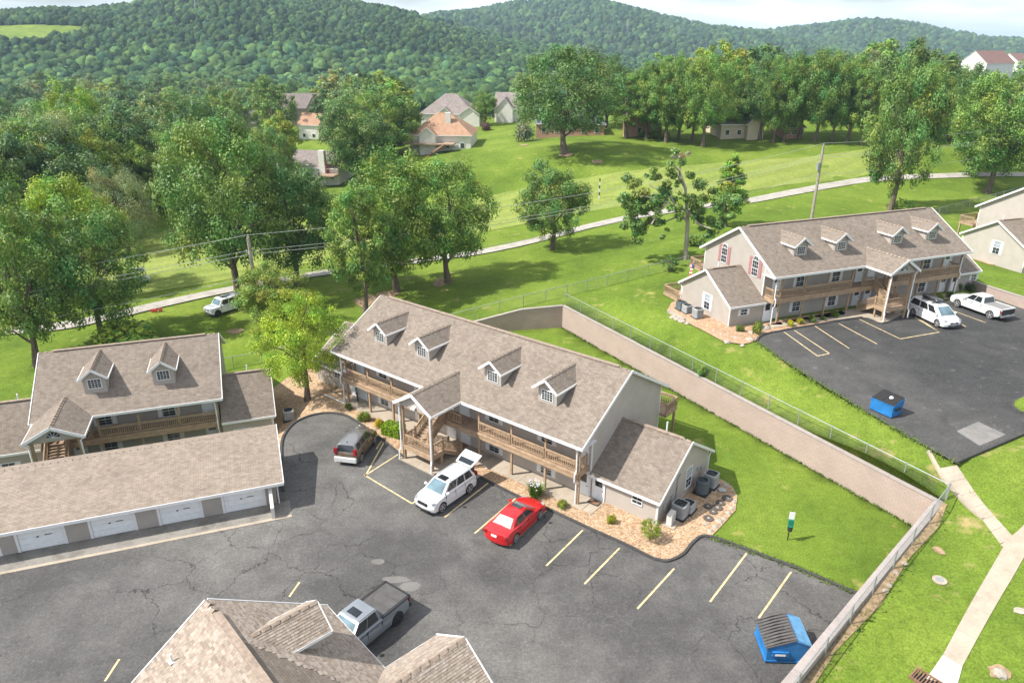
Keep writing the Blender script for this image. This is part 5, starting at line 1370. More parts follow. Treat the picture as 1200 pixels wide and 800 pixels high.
for y0 in (-.16, 2.15):
    fp = MB(); fp.box(-.95, .0, y0, y0+.16, .62, .66); fp.box(-.95, .0, y0, y0+.16, .86, .90); fp.box(-.95, .0, y0 if y0 < 0 else y0+.13, (y0 if y0 < 0 else y0+.13)+.03, .62, .90); f_o = fp.build('fork_pocket', M['blue'], dk)
    if y0 < 0: MB().box(-.8, -.2, y0-.006, y0, .69, .83).build('white_sticker', M['white'], f_o)
zD = lambda x, y: DZ+.005
q0 = Vector(G(1018.5, 479, DZ)); q1 = Vector(G(1044, 490.5, DZ)); dd = (q1-q0).normalized(); an = math.atan2(dd.y, dd.x); ln = (q1-q0).length
d2_ = thing('dumpster', 'smaller blue dumpster with a flat black lid in the upper parking lot', 'dumpster', (q0.x, q0.y, DZ+.005), an)
b = MB(); b.prism([(0, .08), (1.35, .08), (1.42, 1.48), (0, 1.12)], 0, ln, 0, Matrix(((0, 0, 1, 0), (1, 0, 0, 0), (0, 1, 0, 0), (0, 0, 0, 1)))); b.box(-.04, ln+.04, -.04, .06, 1.03, 1.14); b.box(.05, ln-.05, .02, 1.5, .0, .1, 1); b.build('bin_body', [M['blue'], M['black']], d2_)
for k in (0, 1):
    l2 = MB(); x0 = .02+k*ln/2; x1 = x0+ln/2-.06
    l2.bar(((x0+x1)/2, -.03, 1.15), ((x0+x1)/2, 1.46, 1.53), x1-x0, .05)
    for j in range(5): xx = x0+.12+j*(x1-x0-.24)/4; l2.bar((xx, -.02, 1.185), (xx, 1.44, 1.565), .06, .04)
    l2.build('lid', M['lid_dk'], d2_)
for xx in (-.12, ln):
    MB().box(xx, xx+.12, .35, .95, .62, .84).build('fork_pocket', M['steel_d'], d2_)
bag = ico(.16, 2)
for v in bag.verts: v.co += Vector((rnd.uniform(-.03, .03), rnd.uniform(-.03, .03), -abs(v.co.z)*.2))
me = bpy.data.meshes.new('paper_bag'); bag.to_mesh(me); bag.free(); me.materials.append(M['white']); o = newobj('paper_bag', me); c = q0+dd*ln*.62+Vector((-dd.y, dd.x))*.75; o.location = (c.x, c.y, DZ+1.42); tag(o, 'crumpled white paper bag lying on the smaller blue dumpster lid', 'bag')

# ---- pet waste station
sx, sy = G(922.8, 632.2); ps = thing('pet_waste_station', 'green pet waste station with a white sign on the mown lawn', 'sign', (sx, sy, 0), R(-12))
MB().box(-.035, .035, -.035, .035, 0, 2.5).build('post', M['steel_d'], ps)
M['green'] = plain('green_plastic', (.01, .17, .11), .4)
MB().box(-.19, .19, -.06, -.036, 1.85, 2.45).build('sign_plate', M['white'], ps)
MB().prism([(-.16, 1.35), (.16, 1.35), (.2, 1.6), (.16, 1.84), (-.16, 1.84), (-.2, 1.6)], -.19, -.037, 0, MXZ).build('bag_dispenser', M['green'], ps)
bn = MB(); bn.tube([(0, -.14, .92), (0, -.14, 1.32)], [.17, .19], 12); bn.tube([(0, -.14, 1.32), (0, -.14, 1.35)], [.2, .2], 12, 1); bn.build('waste_bin', [M['steel_d'], M['green']], ps)

# ---- air conditioners
def ac_mesh(r, h, rounded):
    mb = MB(); n = 20
    def ring(rr, z):
        out = []
        for k in range(n):
            a = 2*math.pi*(k+.5)/n; e = .32 if not rounded else .85
            c, s = math.cos(a), math.sin(a); out.append((math.copysign(abs(c)**e, c)*rr, math.copysign(abs(s)**e, s)*rr, z))
        return out
    def side(r0, z0, r1, z1, m):
        A, B = ring(r0, z0), ring(r1, z1)
        for k in range(n): mb.face([A[k], A[(k+1) % n], B[(k+1) % n], B[k]], m)
    side(r, 0, r, .08, 0)
    k = 9
    for i in range(k):
        z0 = .08+(h-.2)*i/k; z1 = z0+(h-.2)/k
        side(r*.97, z0, r*.97, z0+(z1-z0)*.45, 1); side(r*.97, z0+(z1-z0)*.45, r, z0+(z1-z0)*.5, 0); side(r, z0+(z1-z0)*.5, r*.97, z1, 0)
    side(r, h-.12, r, h, 0); side(r, h, r*.78, h+.015, 0)
    mb.face(ring(r*.3, h-.12), 1); side(r*.78, h+.015, r*.78, h-.12, 1); side(r*.78, h-.12, r*.3, h-.12, 1)
    return mb.mesh('cabinet', [M['ac'], M['ac_d']])
def ac_unit(label, p, rz, r=.5, h=1.0, rounded=False, dark=False):
    t = thing('air_conditioner', label, 'air conditioner', p, rz, 'condensers by the annex walls')
    me = cached(('ac', r, h, rounded, dark), lambda: ac_mesh(r, h, rounded))
    if dark:
        me = cached(('acd', r, h, rounded), lambda: me.copy()); me.materials.clear(); me.materials.append(M['ac_dk']); me.materials.append(M['black'])
    c = newobj('cabinet', me, t)
    g_ = MB()
    for rr in (.2, .4, .6, .76):
        pts = [(rr*r*math.cos(a), rr*r*math.sin(a), h+.03) for a in np.linspace(0, 2*math.pi, 17)]; g_.tube(pts, .012, 4, caps=False)
    for k in range(6): a = math.pi*k/3; g_.bar((0, 0, h+.03), (.8*r*math.cos(a), .8*r*math.sin(a), h+.03), .02, .02)
    g_.cyl((0, 0), .12*r*2, h+.02, h+.05, 10); newobj('fan_guard', cached(('fg', r, h), lambda: g_.mesh('fan_guard', M['steel_d'])), t)
    MB().box(-r*1.15, r*1.15, -r*1.15, r*1.15, -.04, .06).build('base_pad', M['black'], t)
    return t
M['ac_dk'] = plain('condenser_slate', (.085, .11, .125), .45)
A0 = R(-38.3)
def gz(px, py, z=0.): x, y = G(px, py, z); return (x, y, z+.09)
ac_unit('light grey square condenser in front of the pair at the annex corner', gz(796, 605), A0, .55, 1.15)
ac_unit('low wide grey condenser tucked behind the square one', gz(805.5, 598.5), A0, .5, .72)
ac_unit('slate blue round condenser standing below the annex window', gz(822, 577.5), A0, .52, 1.15, True, True)
ac_unit('grey condenser nearest the downspout at the annex rear corner', gz(832.5, 569.5), A0, .52, 1.15)
ms = thing('air_conditioner', 'slim white mini split unit at the annex front corner', 'air conditioner', gz(785.5, 614.5), A0+R(5), 'condensers by the annex walls')
MB().box(-.2, .2, -.42, .42, .1, 1.0).build('cabinet', M['cream'], ms); MB().box(-.5, .5, -.55, .55, -.05, .07).build('base_pad', M['conc'], ms)
gg = MB()
for k in range(6): gg.box(.2, .215, -.28, .28, .2+k*.12, .23+k*.12)
gg.build('fan_guard', M['ac'], ms)
for px, py, lb, dk_, hh in ((798, 363, 'dark square condenser on the clay bed left of the upper annex window', True, .95), (817, 372.5, 'grey square condenser on the clay bed under the upper annex window', False, 1.1), (805, 366.5, 'pale low condenser box between two units on the clay bed', False, .9)):
    x, y = G(px, py, DZ); ac_unit(lb, (x, y, DZ+.06), BD['th'], .52, hh, False, dk_)
for px, py, lb, rr, hh, dk_ in ((1158, 305, 'large grey condenser under the far right gable window', .7, 1.1, False), (1172, 309, 'small dark condenser at the far right gable', .5, .7, True)):
    x, y, z = hit(px, py); ac_unit(lb, (x, y, z+.05), BE_['th'], rr, hh, False, dk_)
x, y, z = -22.0, 62.6, 0; ac_unit('condenser beside the left building end on the gravel slope', (x, y, float(ztp(x, y))+.08), BB['th'], .5, 1.0)
# clay beds at the upper annex
tag(drape('gravel_bed', [G(*p, DZ) for p in [(787,355),(781,365),(790,372),(806,379),(826,389),(848,401),(870,404),(884,400),(893,392),(905,388),(930,385),(1003,373.5),(985,364),(905,377),(870,382),(862,376),(815,345)]], M['gravel2'], ztp, .12, .8), kind='structure')
tag(drape('walkway', [G(*p, DZ) for p in [(899,381),(903,385),(1009,371.5),(1033,379.5),(1059,370.5),(1055,366),(1118,349),(1116,344),(1000,362)]], M['conc'], DZ, .09, 2.), kind='structure')
kerb('kerb', [(*G(*p, DZ), DZ+.0) for p in [(783,366),(792,371),(802,376)]], w=.3, h=.32, mat=M['rock'])
tag(drape('gravel_bed', px_poly([(1136,293),(1142,305),(1160,311),(1182,311),(1190,307),(1150,296)]), M['gravel2'], ztp, .1, .8), kind='structure')
# concrete walkway in front of the middle building (slabs) and the stair pad
def locC(a, b, z=0.): c, s = math.cos(BC['th']), math.sin(BC['th']); return (BC['x']+a*c-b*s, BC['y']+a*s+b*c, z)
wk = newobj('walkway', None); tag(wk, kind='structure')
for i in range(14):
    a0 = -28.9+i*2.07; m_ = MB(); m_.prism([locC(a0, .15)[:2], locC(a0+2.05, .15)[:2], locC(a0+2.05, 2.1)[:2], locC(a0, 2.1)[:2]], -.05, .115+rnd.uniform(-.006, .006)); m_.build('slab', M['conc'], wk)
for a0, a1, b0, b1 in ((.1, .95, .2, 1.2), (.1, .95, 1.22, 2.1)): MB().prism([locC(a0, b0)[:2], locC(a1, b0)[:2], locC(a1, b1)[:2], locC(a0, b1)[:2]], -.05, .115).build('slab', M['conc'], wk)
for a0, a1, b0, b1 in ((-16.4, -14.34, -3.5, -1.7), (-14.32, -12.2, -3.5, -1.7), (-16.4, -14.34, -1.68, .13), (-14.32, -12.2, -1.68, .13)): MB().prism([locC(a0, b0)[:2], locC(a1, b0)[:2], locC(a1, b1)[:2], locC(a0, b1)[:2]], -.05, .10).build('slab', M['conc'], wk)
kl = MB(); a = Vector(locC(-12.12, -1.3, .09)); b_ = Vector(locC(-12.12, .1, .09)); kl.bar(a, b_, .16, .14); tag(kl.build('painted_kerb', M['line2']), kind='structure')
# door mats
for i, (a, b, lb) in enumerate(((.32, 1.6, 'dark striped doormat at the annex door of the middle building'), (-13.5, 1.55, 'brown doormat at the middle building stair door'))):
    m_ = MB(); m_.box(-.5, .5, -.32, .32, 0, .025); m_.box(-.4, .4, -.22, .22, .025, .032, 1); o = m_.build('doormat', [M['black'] if i == 0 else M['rust'], M['rust']]); o.location = locC(a, b, .125); o.rotation_euler = (0, 0, BC['th']); tag(o, lb, 'doormat')
# small utility boxes and pipes on the annex gable
ub = MB()
for b, z, w, h in ((3.0, .9, .3, .5), (4.3, 1.1, .25, .4), (8.9, 1.4, .25, .35), (9.6, 1.2, .2, .3)): MB().box(5.39, 5.52, b, b+w, z, z+h).build('meter_box', M['ac'], bldC)
ub.tube([(5.46, 5.2, .1), (5.46, 5.2, 2.6), (5.46, 5.6, 2.8)], .05, 6); ub.build('conduit', M['ac'], bldC)
# back decks
def deck(parent, a0, a1, b0, b1, z, stair=False):
    d = MB(); d.box(a0, a1, b0, b1, z-.3, z, 0)
    for a in (a0+.15, a1-.15): d.box(a-.09, a+.09, b1-.3, b1-.12, -.4, z-.3, 0)
    k = d.build('deck', [M['wood']], parent)
    add_railing(parent, (a0, b1-.06), (a1, b1-.06), z); add_railing(parent, (a0+.06, b0), (a0+.06, b1), z); add_railing(parent, (a1-.06, b0), (a1-.06, b1), z)
deck(bldC, -3.2, .3, 2*BC['W']-.54, 2*BC['W']+1.6, 2.95)
deck(bldD, -29.6, -26.6, 2*BD['W']-.54, 2*BD['W']+1.7, 2.95)
deck(bldD, -34.2, -30.5, BD['va']+2*BD['Wa']-.39, BD['va']+2*BD['Wa']+2.6, .35)
deck(bldE, -29.6, -26.2, 2*BE_['W']-.54, 2*BE_['W']+1.9, 2.95)
# flag
c, s = math.cos(BD['th']), math.sin(BD['th'])
def locD(a, b, z=0.): return (BD['x']+a*c-b*s, BD['y']+a*s+b*c, DZ+z)
M['flag_red'] = plain('flag_red', (.5, .06, .06), .8); M['flag_blue'] = plain('flag_blue', (.05, .09, .28), .8)
fl = thing('flag', 'small striped flag on a leaning pole at the upper building deck', 'flag', locD(-29.9, 14.9, 2.6), R(-60))
MB().tube([(0, 0, 0), (.9, 0, 1.1)], .025, 6).build('flag_pole', M['white'], fl)
ff = MB()
for i in range(7):
    z0, z1_ = -.95+i*.22, -.95+(i+1)*.22
    P = lambda t, z: (.75-.5*t+.05*math.sin(t*6), .04*math.sin(t*9+z*3), z-.15*t+.2)
    for k in range(4): ff.face([P(k/4*.9, z0), P((k+1)/4*.9, z0), P((k+1)/4*.9, z1_), P(k/4*.9, z1_)], 2 if (i >= 4 and k < 2) else i % 2)
ff.build('flag_cloth', [M['flag_red'], M['white'], M['flag_blue']], fl)

# ---- stepping discs, stones
M['disc'] = concrete('dark_paver', (.10, .085, .075), .3)
for i, (px, py, r) in enumerate([(852, 585, .42), (844, 590.5, .36), (829.5, 594.5, .34), (840.5, 596, .40), (835.5, 601, .32), (830, 608.5, .38)]):
    m_ = MB(); m_.cyl((0, 0), r, 0, .07, 18); m_.cyl((0, 0), r*.3, .07, .085, 10, 1); o = m_.build('stepping_stone', [M['disc'], M['rock']]); o.location = gz(px, py); tag(o, 'round dark stepping stone on the gravel by the condensers', 'stepping stone', 'round stepping stones')
tb = MB().box(-.3, .3, -.22, .22, 0, .12).build('valve_box', M['galv']); tb.location = gz(846, 576); tag(tb, 'pale utility valve box lid in the gravel', 'valve box')
def rock_mesh(seed):
    bm = ico(1, 2); q = Vector((seed*3.1, 0, 0))
    for v in bm.verts: v.co = v.co*(1+.35*noise.noise(v.co*1.3+q)); v.co.z *= .55
    me = bpy.data.meshes.new('rock'); bm.to_mesh(me); bm.free(); me.materials.append(M['rock']); return me
RK = [rock_mesh(i) for i in range(5)]
def rock(px, py, r, label, group=None, z=None):
    x, y, zz = hit(px, py) if z is None else (*G(px, py, z), z)
    o = newobj('rock', RK[rnd.randrange(5)]); o.location = (x, y, zz+.1*r); o.scale = (r*rnd.uniform(.8, 1.3), r, r*rnd.uniform(.7, 1.1)); o.rotation_euler = (0, 0, rnd.uniform(0, 6.28)); tag(o, label, 'rock', group)
for px, py, r in [(850,568.5,.3),(858,595,.22),(853,601,.25),(848,607,.22),(843,611,.26),(838,617,.24),(832,622,.26),(827,614,.2),(860,588,.2)]: rock(px, py, r, 'small edging rock along the gravel by the condensers', 'edging rocks by the condensers', .05)
for px, py, r in [(789,372,.4),(794,374,.42),(799,376.5,.4),(805,379,.3),(845,392,.3),(836,388,.25),(852,401,.35),(870,405,.3),(879,398,.45),(897,385,.5),(880,390,.35),(862,396,.3)]: rock(px, py, r, 'pale landscaping rock at the clay bed of the upper building', 'rocks at the upper clay bed', DZ)
rock(1172, 789, .34, 'large white rock in the grass at the bottom right corner'); rock(1196, 716, .3, 'white rock in the grass at the right frame edge')
for px, py in [(1042,686),(1037,692),(1050,671),(1060,660)]: rock(px, py, .2, 'pale rubble stone at the foot of the low pale wall', 'rubble at the low wall')
dsx = MB(); a = Vector((*G(381, 463), .1)); b_ = Vector((*G(404, 474), .12)); dsx.tube([a, b_], .07, 6); tag(dsx.build('drain_pipe', M['white']), 'white drain pipe lying on the gravel at the left end of the middle building', 'pipe')

# ================================================================== PLANTS
def leaf_mesh(name, clumps, n_leaf, size, rng, squash=.8, out_w=1.05):
    """many small leaf faces scattered through overlapping clumps (center, radius)"""
    C_ = np.array([c for c, r in clumps]); Rr = np.array([r for c, r in clumps])
    w = Rr**2; idx = rng.choice(len(C_), n_leaf, p=w/w.sum())
    d = rng.normal(size=(n_leaf, 3)); d /= np.linalg.norm(d, axis=1)[:, None]
    rad = Rr[idx]*rng.uniform(.35, 1.12, n_leaf)
    P = C_[idx]+d*rad[:, None]*np.array([1, 1, squash])
    nrm = d*out_w+rng.normal(size=(n_leaf, 3))*.42+np.array([0, 0, .35]); nrm /= np.linalg.norm(nrm, axis=1)[:, None]
    t = np.cross(nrm, rng.normal(size=(n_leaf, 3))); t /= np.linalg.norm(t, axis=1)[:, None]; b = np.cross(nrm, t)
    s = size*rng.uniform(.6, 1.25, n_leaf)[:, None]
    bend = nrm*s*.22
    V = np.stack([P-t*s, P-b*s*.62-bend, P+t*s*1.05, P+b*s*.62-bend], 1).reshape(-1, 3)
    F = np.arange(n_leaf*4).reshape(-1, 4)
    me = bpy.data.meshes.new(name); me.from_pydata(V.tolist(), [], F.tolist()); me.materials.append(M['leaf'])
    ct = rng.uniform(.66, 1.3, len(C_)); cy = rng.normal(0, .10, len(C_))
    k = ct[idx]*rng.uniform(.75, 1.25, n_leaf)
    col = np.stack([k*(1+cy[idx]*1.6+rng.normal(0, .08, n_leaf)), k, k*(1-cy[idx]*.8), np.ones(n_leaf)], 1)
    at_ = me.color_attributes.new('tint', 'FLOAT_COLOR', 'POINT'); at_.data.foreach_set('color', np.repeat(col, 4, 0).astype(np.float32).ravel())
    return me
def trunk_mesh(name, H, r, limbs, rng, mat='bark', lean=0.):
    mb = MB(); pts = [Vector((lean*(z/H)**2*H+.05*H*math.sin(z*.9+3)*(.3), .04*H*math.sin(z*.7), z)) for z in np.linspace(0, H, 7)]; pts[0].z = -.4
    mb.tube(pts, [r*1.5]+[r*(1-.75*i/6) for i in range(1, 7)], 8)
    for tgt, hgt in limbs:
        a = pts[0].lerp(pts[-1], hgt/H); a = Vector((np.interp(hgt, [p.z for p in pts], [p.x for p in pts]), np.interp(hgt, [p.z for p in pts], [p.y for p in pts]), hgt)); b = Vector(tgt)
        m_ = a.lerp(b, .5)+Vector((0, 0, .12*(b-a).length)); rr = r*.42*(1-hgt/H*.5)
        mb.tube([a, a.lerp(m_, .5)+Vector((rng.uniform(-.1, .1), rng.uniform(-.1, .1), 0)), m_, b], [rr, rr*.8, rr*.6, rr*.25], 6)
    return mb.mesh(name, M[mat], 50)
def broadleaf(seed, H=10., Rc=4.6, th=2.6, ncl=46, nleaf=9000, leaf=.2, squash=.85, shape='oval', mat='bark', open_=.0):
    rng = np.random.RandomState(seed); cl = []
    cz = (H+th)/2; hz = (H-th)/2
    for i in range(ncl):
        while True:
            p = rng.uniform(-1, 1, 3); q = np.linalg.norm(p)
            if .2+open_ < q < 1: break
        if rng.rand() < .72: p = p/q*rng.uniform(.62, 1.06)
        if shape == 'cone': f = 1-.75*(p[2]*.5+.5); p[:2] *= f*1.25
        if shape == 'dome': p[:2] *= 1+.15*(-p[2])
        if shape == 'wide': p[2] *= .9
        c_ = np.array([p[0]*Rc*.86, p[1]*Rc*.86, cz+p[2]*hz*.88])
        cl.append((c_, rng.uniform(.085, .215)*Rc*(.95 if shape == 'cone' else 1)))
    cr = leaf_mesh('crown', cl, nleaf, leaf, rng, squash)
    lim = [(tuple(c_*np.array([.92, .92, 1])), float(np.clip(c_[2]*.55, th*.7, H*.62))) for c_, r in cl[:16]]
    return trunk_mesh('trunk', H*.72, Rc*.042+.07, lim, rng, mat), cr
PROTO = dict(
    oak=broadleaf(1, 10, 4.6, 1.1, 175, 27000, .098), oak2=broadleaf(2, 10, 4.4, .9, 160, 25000, .10), oak3=broadleaf(3, 10, 5.0, 1.5, 185, 27000, .10, shape='dome'),
    tall=broadleaf(4, 10, 3.0, .9, 130, 19000, .088), round=broadleaf(5, 10, 4.7, .5, 170, 25000, .105), maple=broadleaf(6, 10, 4.6, 1.7, 130, 24000, .082, squash=.75),
    willow=broadleaf(7, 10, 4.6, .6, 120, 24000, .075, squash=1.15), cone=broadleaf(8, 10, 2.6, .5, 130, 15000, .11, shape='cone'),
    far1=broadleaf(11, 10, 4.6, .6, 90, 7000, .185), far2=broadleaf(12, 10, 4.2, .4, 80, 6500, .19), far3=broadleaf(13, 10, 5.2, .5, 95, 7500, .19, shape='dome'), far4=broadleaf(14, 10, 3.4, .4, 70, 5200, .18))
def mk_tree(name, label, proto, p, H, width, color, group=None, rz=None):
    t = thing(name, label, 'tree', p, rnd.uniform(0, 6.28) if rz is None else rz, group)
    tr, cr = PROTO[proto]
    a = newobj('trunk', tr, t); b = newobj('crown', cr, t); b.color = (*color, 1)
    rcx = {'oak': 4.6, 'oak2': 4.4, 'oak3': 5, 'tall': 3, 'round': 4.7, 'maple': 4.6, 'willow': 4.6, 'cone': 2.6, 'far1': 4.6, 'far2': 4.2, 'far3': 5.2, 'far4': 3.4}[proto]
    t.scale = (width/2/rcx, width/2/rcx, H/10.)
    return t
GR = dict(oak=(.14, .235, .052), mid=(.16, .265, .05), lite=(.195, .305, .04), yel=(.24, .34, .03), deep=(.11, .20, .052), grey=(.235, .285, .12), olive=(.20, .27, .045), lime=(.29, .40, .03))
def tree_px(label, proto, base, top, wpx, color, name='tree', group=None, dz=0.):
    x, y, z = hit(*base); H = height_at((x, y, z), top)
    sh_ = proj((x, y, z+H*.58))[0]-base[0]        # tall things lean outwards in the picture: keep the crown over its place
    x, y, z = hit(base[0]-sh_, base[1]); H = height_at((x, y, z), top)
    d = np.dot(np.array([x, y, z])-CAM, FW); W = wpx/CF*d
    return mk_tree(name, label, proto, (x, y, z+dz), H, W, GR[color] if isinstance(color, str) else color, group)
near = [
 ('big oak at the left edge behind the power lines', 'oak', (98, 402), 228, 135, 'oak', 'oak_tree'),
 ('oak at the far left edge above the left lawn', 'oak2', (8, 428), 215, 130, 'oak', 'oak_tree'),
 ('yellow green tree rising behind the left oak', 'oak3', (75, 345), 200, 125, 'yel', 'tree'),
 ('pale grey green willow beside the left fairway', 'willow', (139, 296), 190, 88, 'grey', 'willow_tree'),
 ('tall oak above the white off-road vehicle', 'oak3', (262, 350), 126, 152, 'oak', 'oak_tree'),
 ('oak right of the left utility pole', 'oak', (337, 335), 176, 118, 'deep', 'oak_tree'),
 ('slim oak standing on the lawn left of the middle building roof', 'tall', (420, 366), 205, 84, 'mid', 'oak_tree'),
 ('broad tree on the lawn behind the left roof end of the middle building', 'oak2', (460, 341), 166, 124, 'mid', 'oak_tree'),
 ('leafy tree with pale tips left of the round tree by the cart path', 'oak3', (523, 331), 180, 122, 'mid', 'oak_tree'),
 ('small bright yellow green maple on the gravel between two buildings', 'maple', (351, 470), 335, 112, 'lime', 'maple_tree'),
 ('olive green tree just behind the bright maple', 'round', (318, 384), 306, 96, 'olive', 'tree'),
 ('dark rounded tree standing beside the cart path', 'round', (648, 292), 182, 94, 'oak', 'oak_tree'),
 ('slim light green tree right of the sparse oak', 'cone', (857, 265), 178, 54, 'lite', 'tree'),
 ('large shade tree alone on the upper lawn', 'oak3', (664, 180), 47, 134, 'deep', 'oak_tree'),
 ('tall ivy covered tree behind the upper right building', 'round', (1066, 246), 56, 94, 'oak', 'oak_tree'),
 ('pale trunked tree at the right edge of the golf course', 'oak', (1180, 226), 72, 118, 'mid', 'oak_tree'),
 ('tree beyond the cart path near the right edge', 'oak2', (1155, 207), 88, 80, 'mid', 'oak_tree'),
 ('dark tree left of the orange roofed house', 'oak2', (447, 186), 98, 100, 'oak', 'oak_tree'),
 ('slender tree in front of the orange roofed house', 'tall', (523, 172), 136, 32, 'mid', 'tree'),
 ('round garden tree right of the garage house', 'round', (568, 147), 104, 32, 'mid', 'tree'),
 ('yellowish tree top above the left woods', 'oak', (82, 235), 92, 92, 'yel', 'tree'),
 ('silvery tree at the left of the woods', 'willow', (52, 275), 122, 120, 'grey', 'tree'),
 ('broad pale tree in the middle of the left woods', 'oak3', (225, 262), 138, 96, 'mid', 'tree'),
 ('tree crowding the right side of the chimney house', 'oak2', (424, 212), 138, 72, 'mid', 'tree'),
 ('tree crowding the left side of the chimney house', 'oak3', (316, 226), 146, 66, 'oak', 'tree'),
 ('bushy tree below the chimney house beside the fairway', 'round', (352, 246), 206, 62, 'mid', 'tree'),
 ('small dark sapling on the fenced lawn left of the upper building', 'far4', (785, 318), 299, 24, 'deep', 'sapling'),
]
for lb, pr, ba, to, w, c, nm in near: tree_px(lb, pr, ba, to, w, c, nm)
# grove along the upper lawn
grove = [((738,162),82,54),((762,163),70,50),((786,167),62,60),((799,163),72,48),((815,166),78,44),((831,172),60,62),((848,160),76,46),((860,161),68,50),((880,160),84,40),((898,164),62,56),((914,167),66,48),((927,166),58,52),((946,163),56,52),((965,166),52,62),((985,165),64,44),((1003,166),60,52),((1020,170),74,40),((712,150),64,60),((690,146),72,50),((1090,165),70,50),((1120,165),78,50),((1140,170),70,56)]
ORD = ('leftmost', 'second', 'third', 'fourth', 'fifth', 'sixth', 'seventh', 'eighth', 'ninth', 'tenth', 'eleventh', 'twelfth', 'thirteenth', 'fourteenth', 'fifteenth', 'sixteenth', 'seventeenth', 'eighteenth', 'nineteenth', 'twentieth', 'twenty first', 'rightmost')
grove.sort(key=lambda g_: g_[0][0])
for i, (ba, to, w) in enumerate(grove):
    tree_px(ORD[i]+(' shade tree' if i in (0, 21) else ' shade tree from the left')+' in the grove along the upper lawn', ('oak', 'oak2', 'tall', 'oak3')[i % 4], ba, to+rnd.uniform(-3, 3), w*1.15, ('oak', 'deep', 'mid', 'oak', 'mid')[i % 5], 'shade_tree', 'grove along the upper lawn')
# sparse half dead oak, branch by branch
def sparse_oak():
    x, y, z = hit(803, 304); H = height_at((x, y, z), 186); d = np.dot(np.array([x, y, z])-CAM, FW); k = d/CF
    P = lambda px, py, dy=0: (( px-803)*k, dy, (304-py)*k*1.04)
    t = thing('oak_tree', 'sparse crooked oak with bare limbs left of the upper building', 'tree', (x, y, z))
    mb = MB()
    mb.tube([P(803,306), P(802.5,285), P(801.5,262), P(799,243,.2), P(796,225,.4), P(788,207,.6), P(778,198,.8)], [.34, .30, .27, .23, .19, .14, .06], 8)
    L = [[P(801,262), P(790,248,-.4), P(776,238,-.8), P(757,233,-1.2), P(742,230,-1.5)], [P(790,248,-.4), P(781,236), P(768,228,.5), P(755,222,.8)], [P(801.5,255), P(815,248,.5), P(830,244,.9), P(840,240,1.2)], [P(801.5,258), P(788,258,.8), P(778,263,1.2), P(770,262,1.6)], [P(796,225,.4), P(789,215,1.2), P(790,200,1.6)], [P(802,250), P(812,262,-.9), P(826,266,-1.6)], [P(776,238,-.8), P(766,248,-1), P(758,262,-1.3)]]
    for l in L: mb.tube(l, [.17, .13, .10, .06, .03][:len(l)], 6)
    mb.build('trunk', M['bark_pale'], t, 50)
    rng = np.random.RandomState(3); cl = []
    for px, py, r, n in [(768,206,7,3),(783,196,7,2),(757,212,6,2),(735,228,9,4),(748,238,10,4),(733,243,8,3),(760,232,8,3),(772,226,7,2),(740,258,9,4),(752,272,8,4),(745,283,6,2),(768,262,7,3),(762,250,7,2),(815,240,8,3),(828,236,9,4),(840,246,9,4),(832,258,9,4),(818,262,8,3),(843,236,6,2),(805,236,6,2),(790,232,5,1),(776,214,6,2),(826,270,6,2),(728,236,5,2),(795,240,7,3),(782,252,7,3),(806,250,6,3),(772,240,8,3),(798,205,5,2),(750,248,8,3),(786,222,6,2)]:
        for _ in range(n+2): p = np.array(P(px+rng.normal()*r*.75, py+rng.normal()*r*.7, rng.normal()*1.4)); cl.append((p, r*k*rng.uniform(.45, 1.0)))
    c = newobj('crown', leaf_mesh('crown', cl, 24000, .17, rng), t); c.color = (*GR['oak'], 1)
    cl2 = [(np.array(P(786+rng.normal()*6, 190+rng.normal()*4, 1+rng.normal())), .45) for _ in range(7)]
    c2 = newobj('dead_twigs', leaf_mesh('dead_twigs', cl2, 420, .13, rng), t); c2.color = (.30, .24, .18, 1)
sparse_oak()
# bushes
def bush_mesh(seed, n=900, leaf=.075, flat=.8, kind='ball'):
    rng = np.random.RandomState(seed); cl = []
    for _ in range(16):
        p = rng.normal(size=3); p /= np.linalg.norm(p); p *= rng.uniform(.3, .62); p[2] = abs(p[2])*flat+.28; cl.append((p, rng.uniform(.3, .42)))
    return leaf_mesh('foliage', cl, n, leaf, rng, .9, 1.0)
BUSH = [bush_mesh(i, 1500, .075) for i in range(3)]
tw = MB()
for k in range(5): a = k*1.26; tw.tube([(0, 0, -.05), (.25*math.cos(a), .25*math.sin(a), .5)], [.03, .012], 5)
TW = tw.mesh('stems', M['bark'])
def bush(label, px, py, w, h, color, z=None, group=None):
    x, y, zz = hit(px, py) if z is None else (*G(px, py, z), z)
    t = thing('bush', label, 'bush', (x, y, zz+.06), rnd.uniform(0, 6.28), group); t.scale = (w/2, w/2, h)
    newobj('stems', TW, t); b = newobj('foliage', BUSH[rnd.randrange(3)], t); b.color = (*color, 1); return t
gy, gg_, gl_ = (.34, .28, .012), (.10, .155, .02), (.17, .21, .02)
bush('small green bush at the gravel end of the middle building', 408.5, 480, 1.0, .8, gg_, 0)
bush('rounded green bush left of the yellow one along the walkway', 427, 493.5, 1.6, 1.1, gl_, 0)
bush('golden yellow bush between two green bushes', 444.5, 501, 1.25, 1.0, (.42, .33, .01), 0)
bush('yellow green bush right of the red sedan on the gravel', 659, 595, 1.2, .75, gl_, 0)
bush('clipped lime bush on the gravel before the annex', 716.5, 613.5, 1.0, .85, (.26, .27, .02), 0)
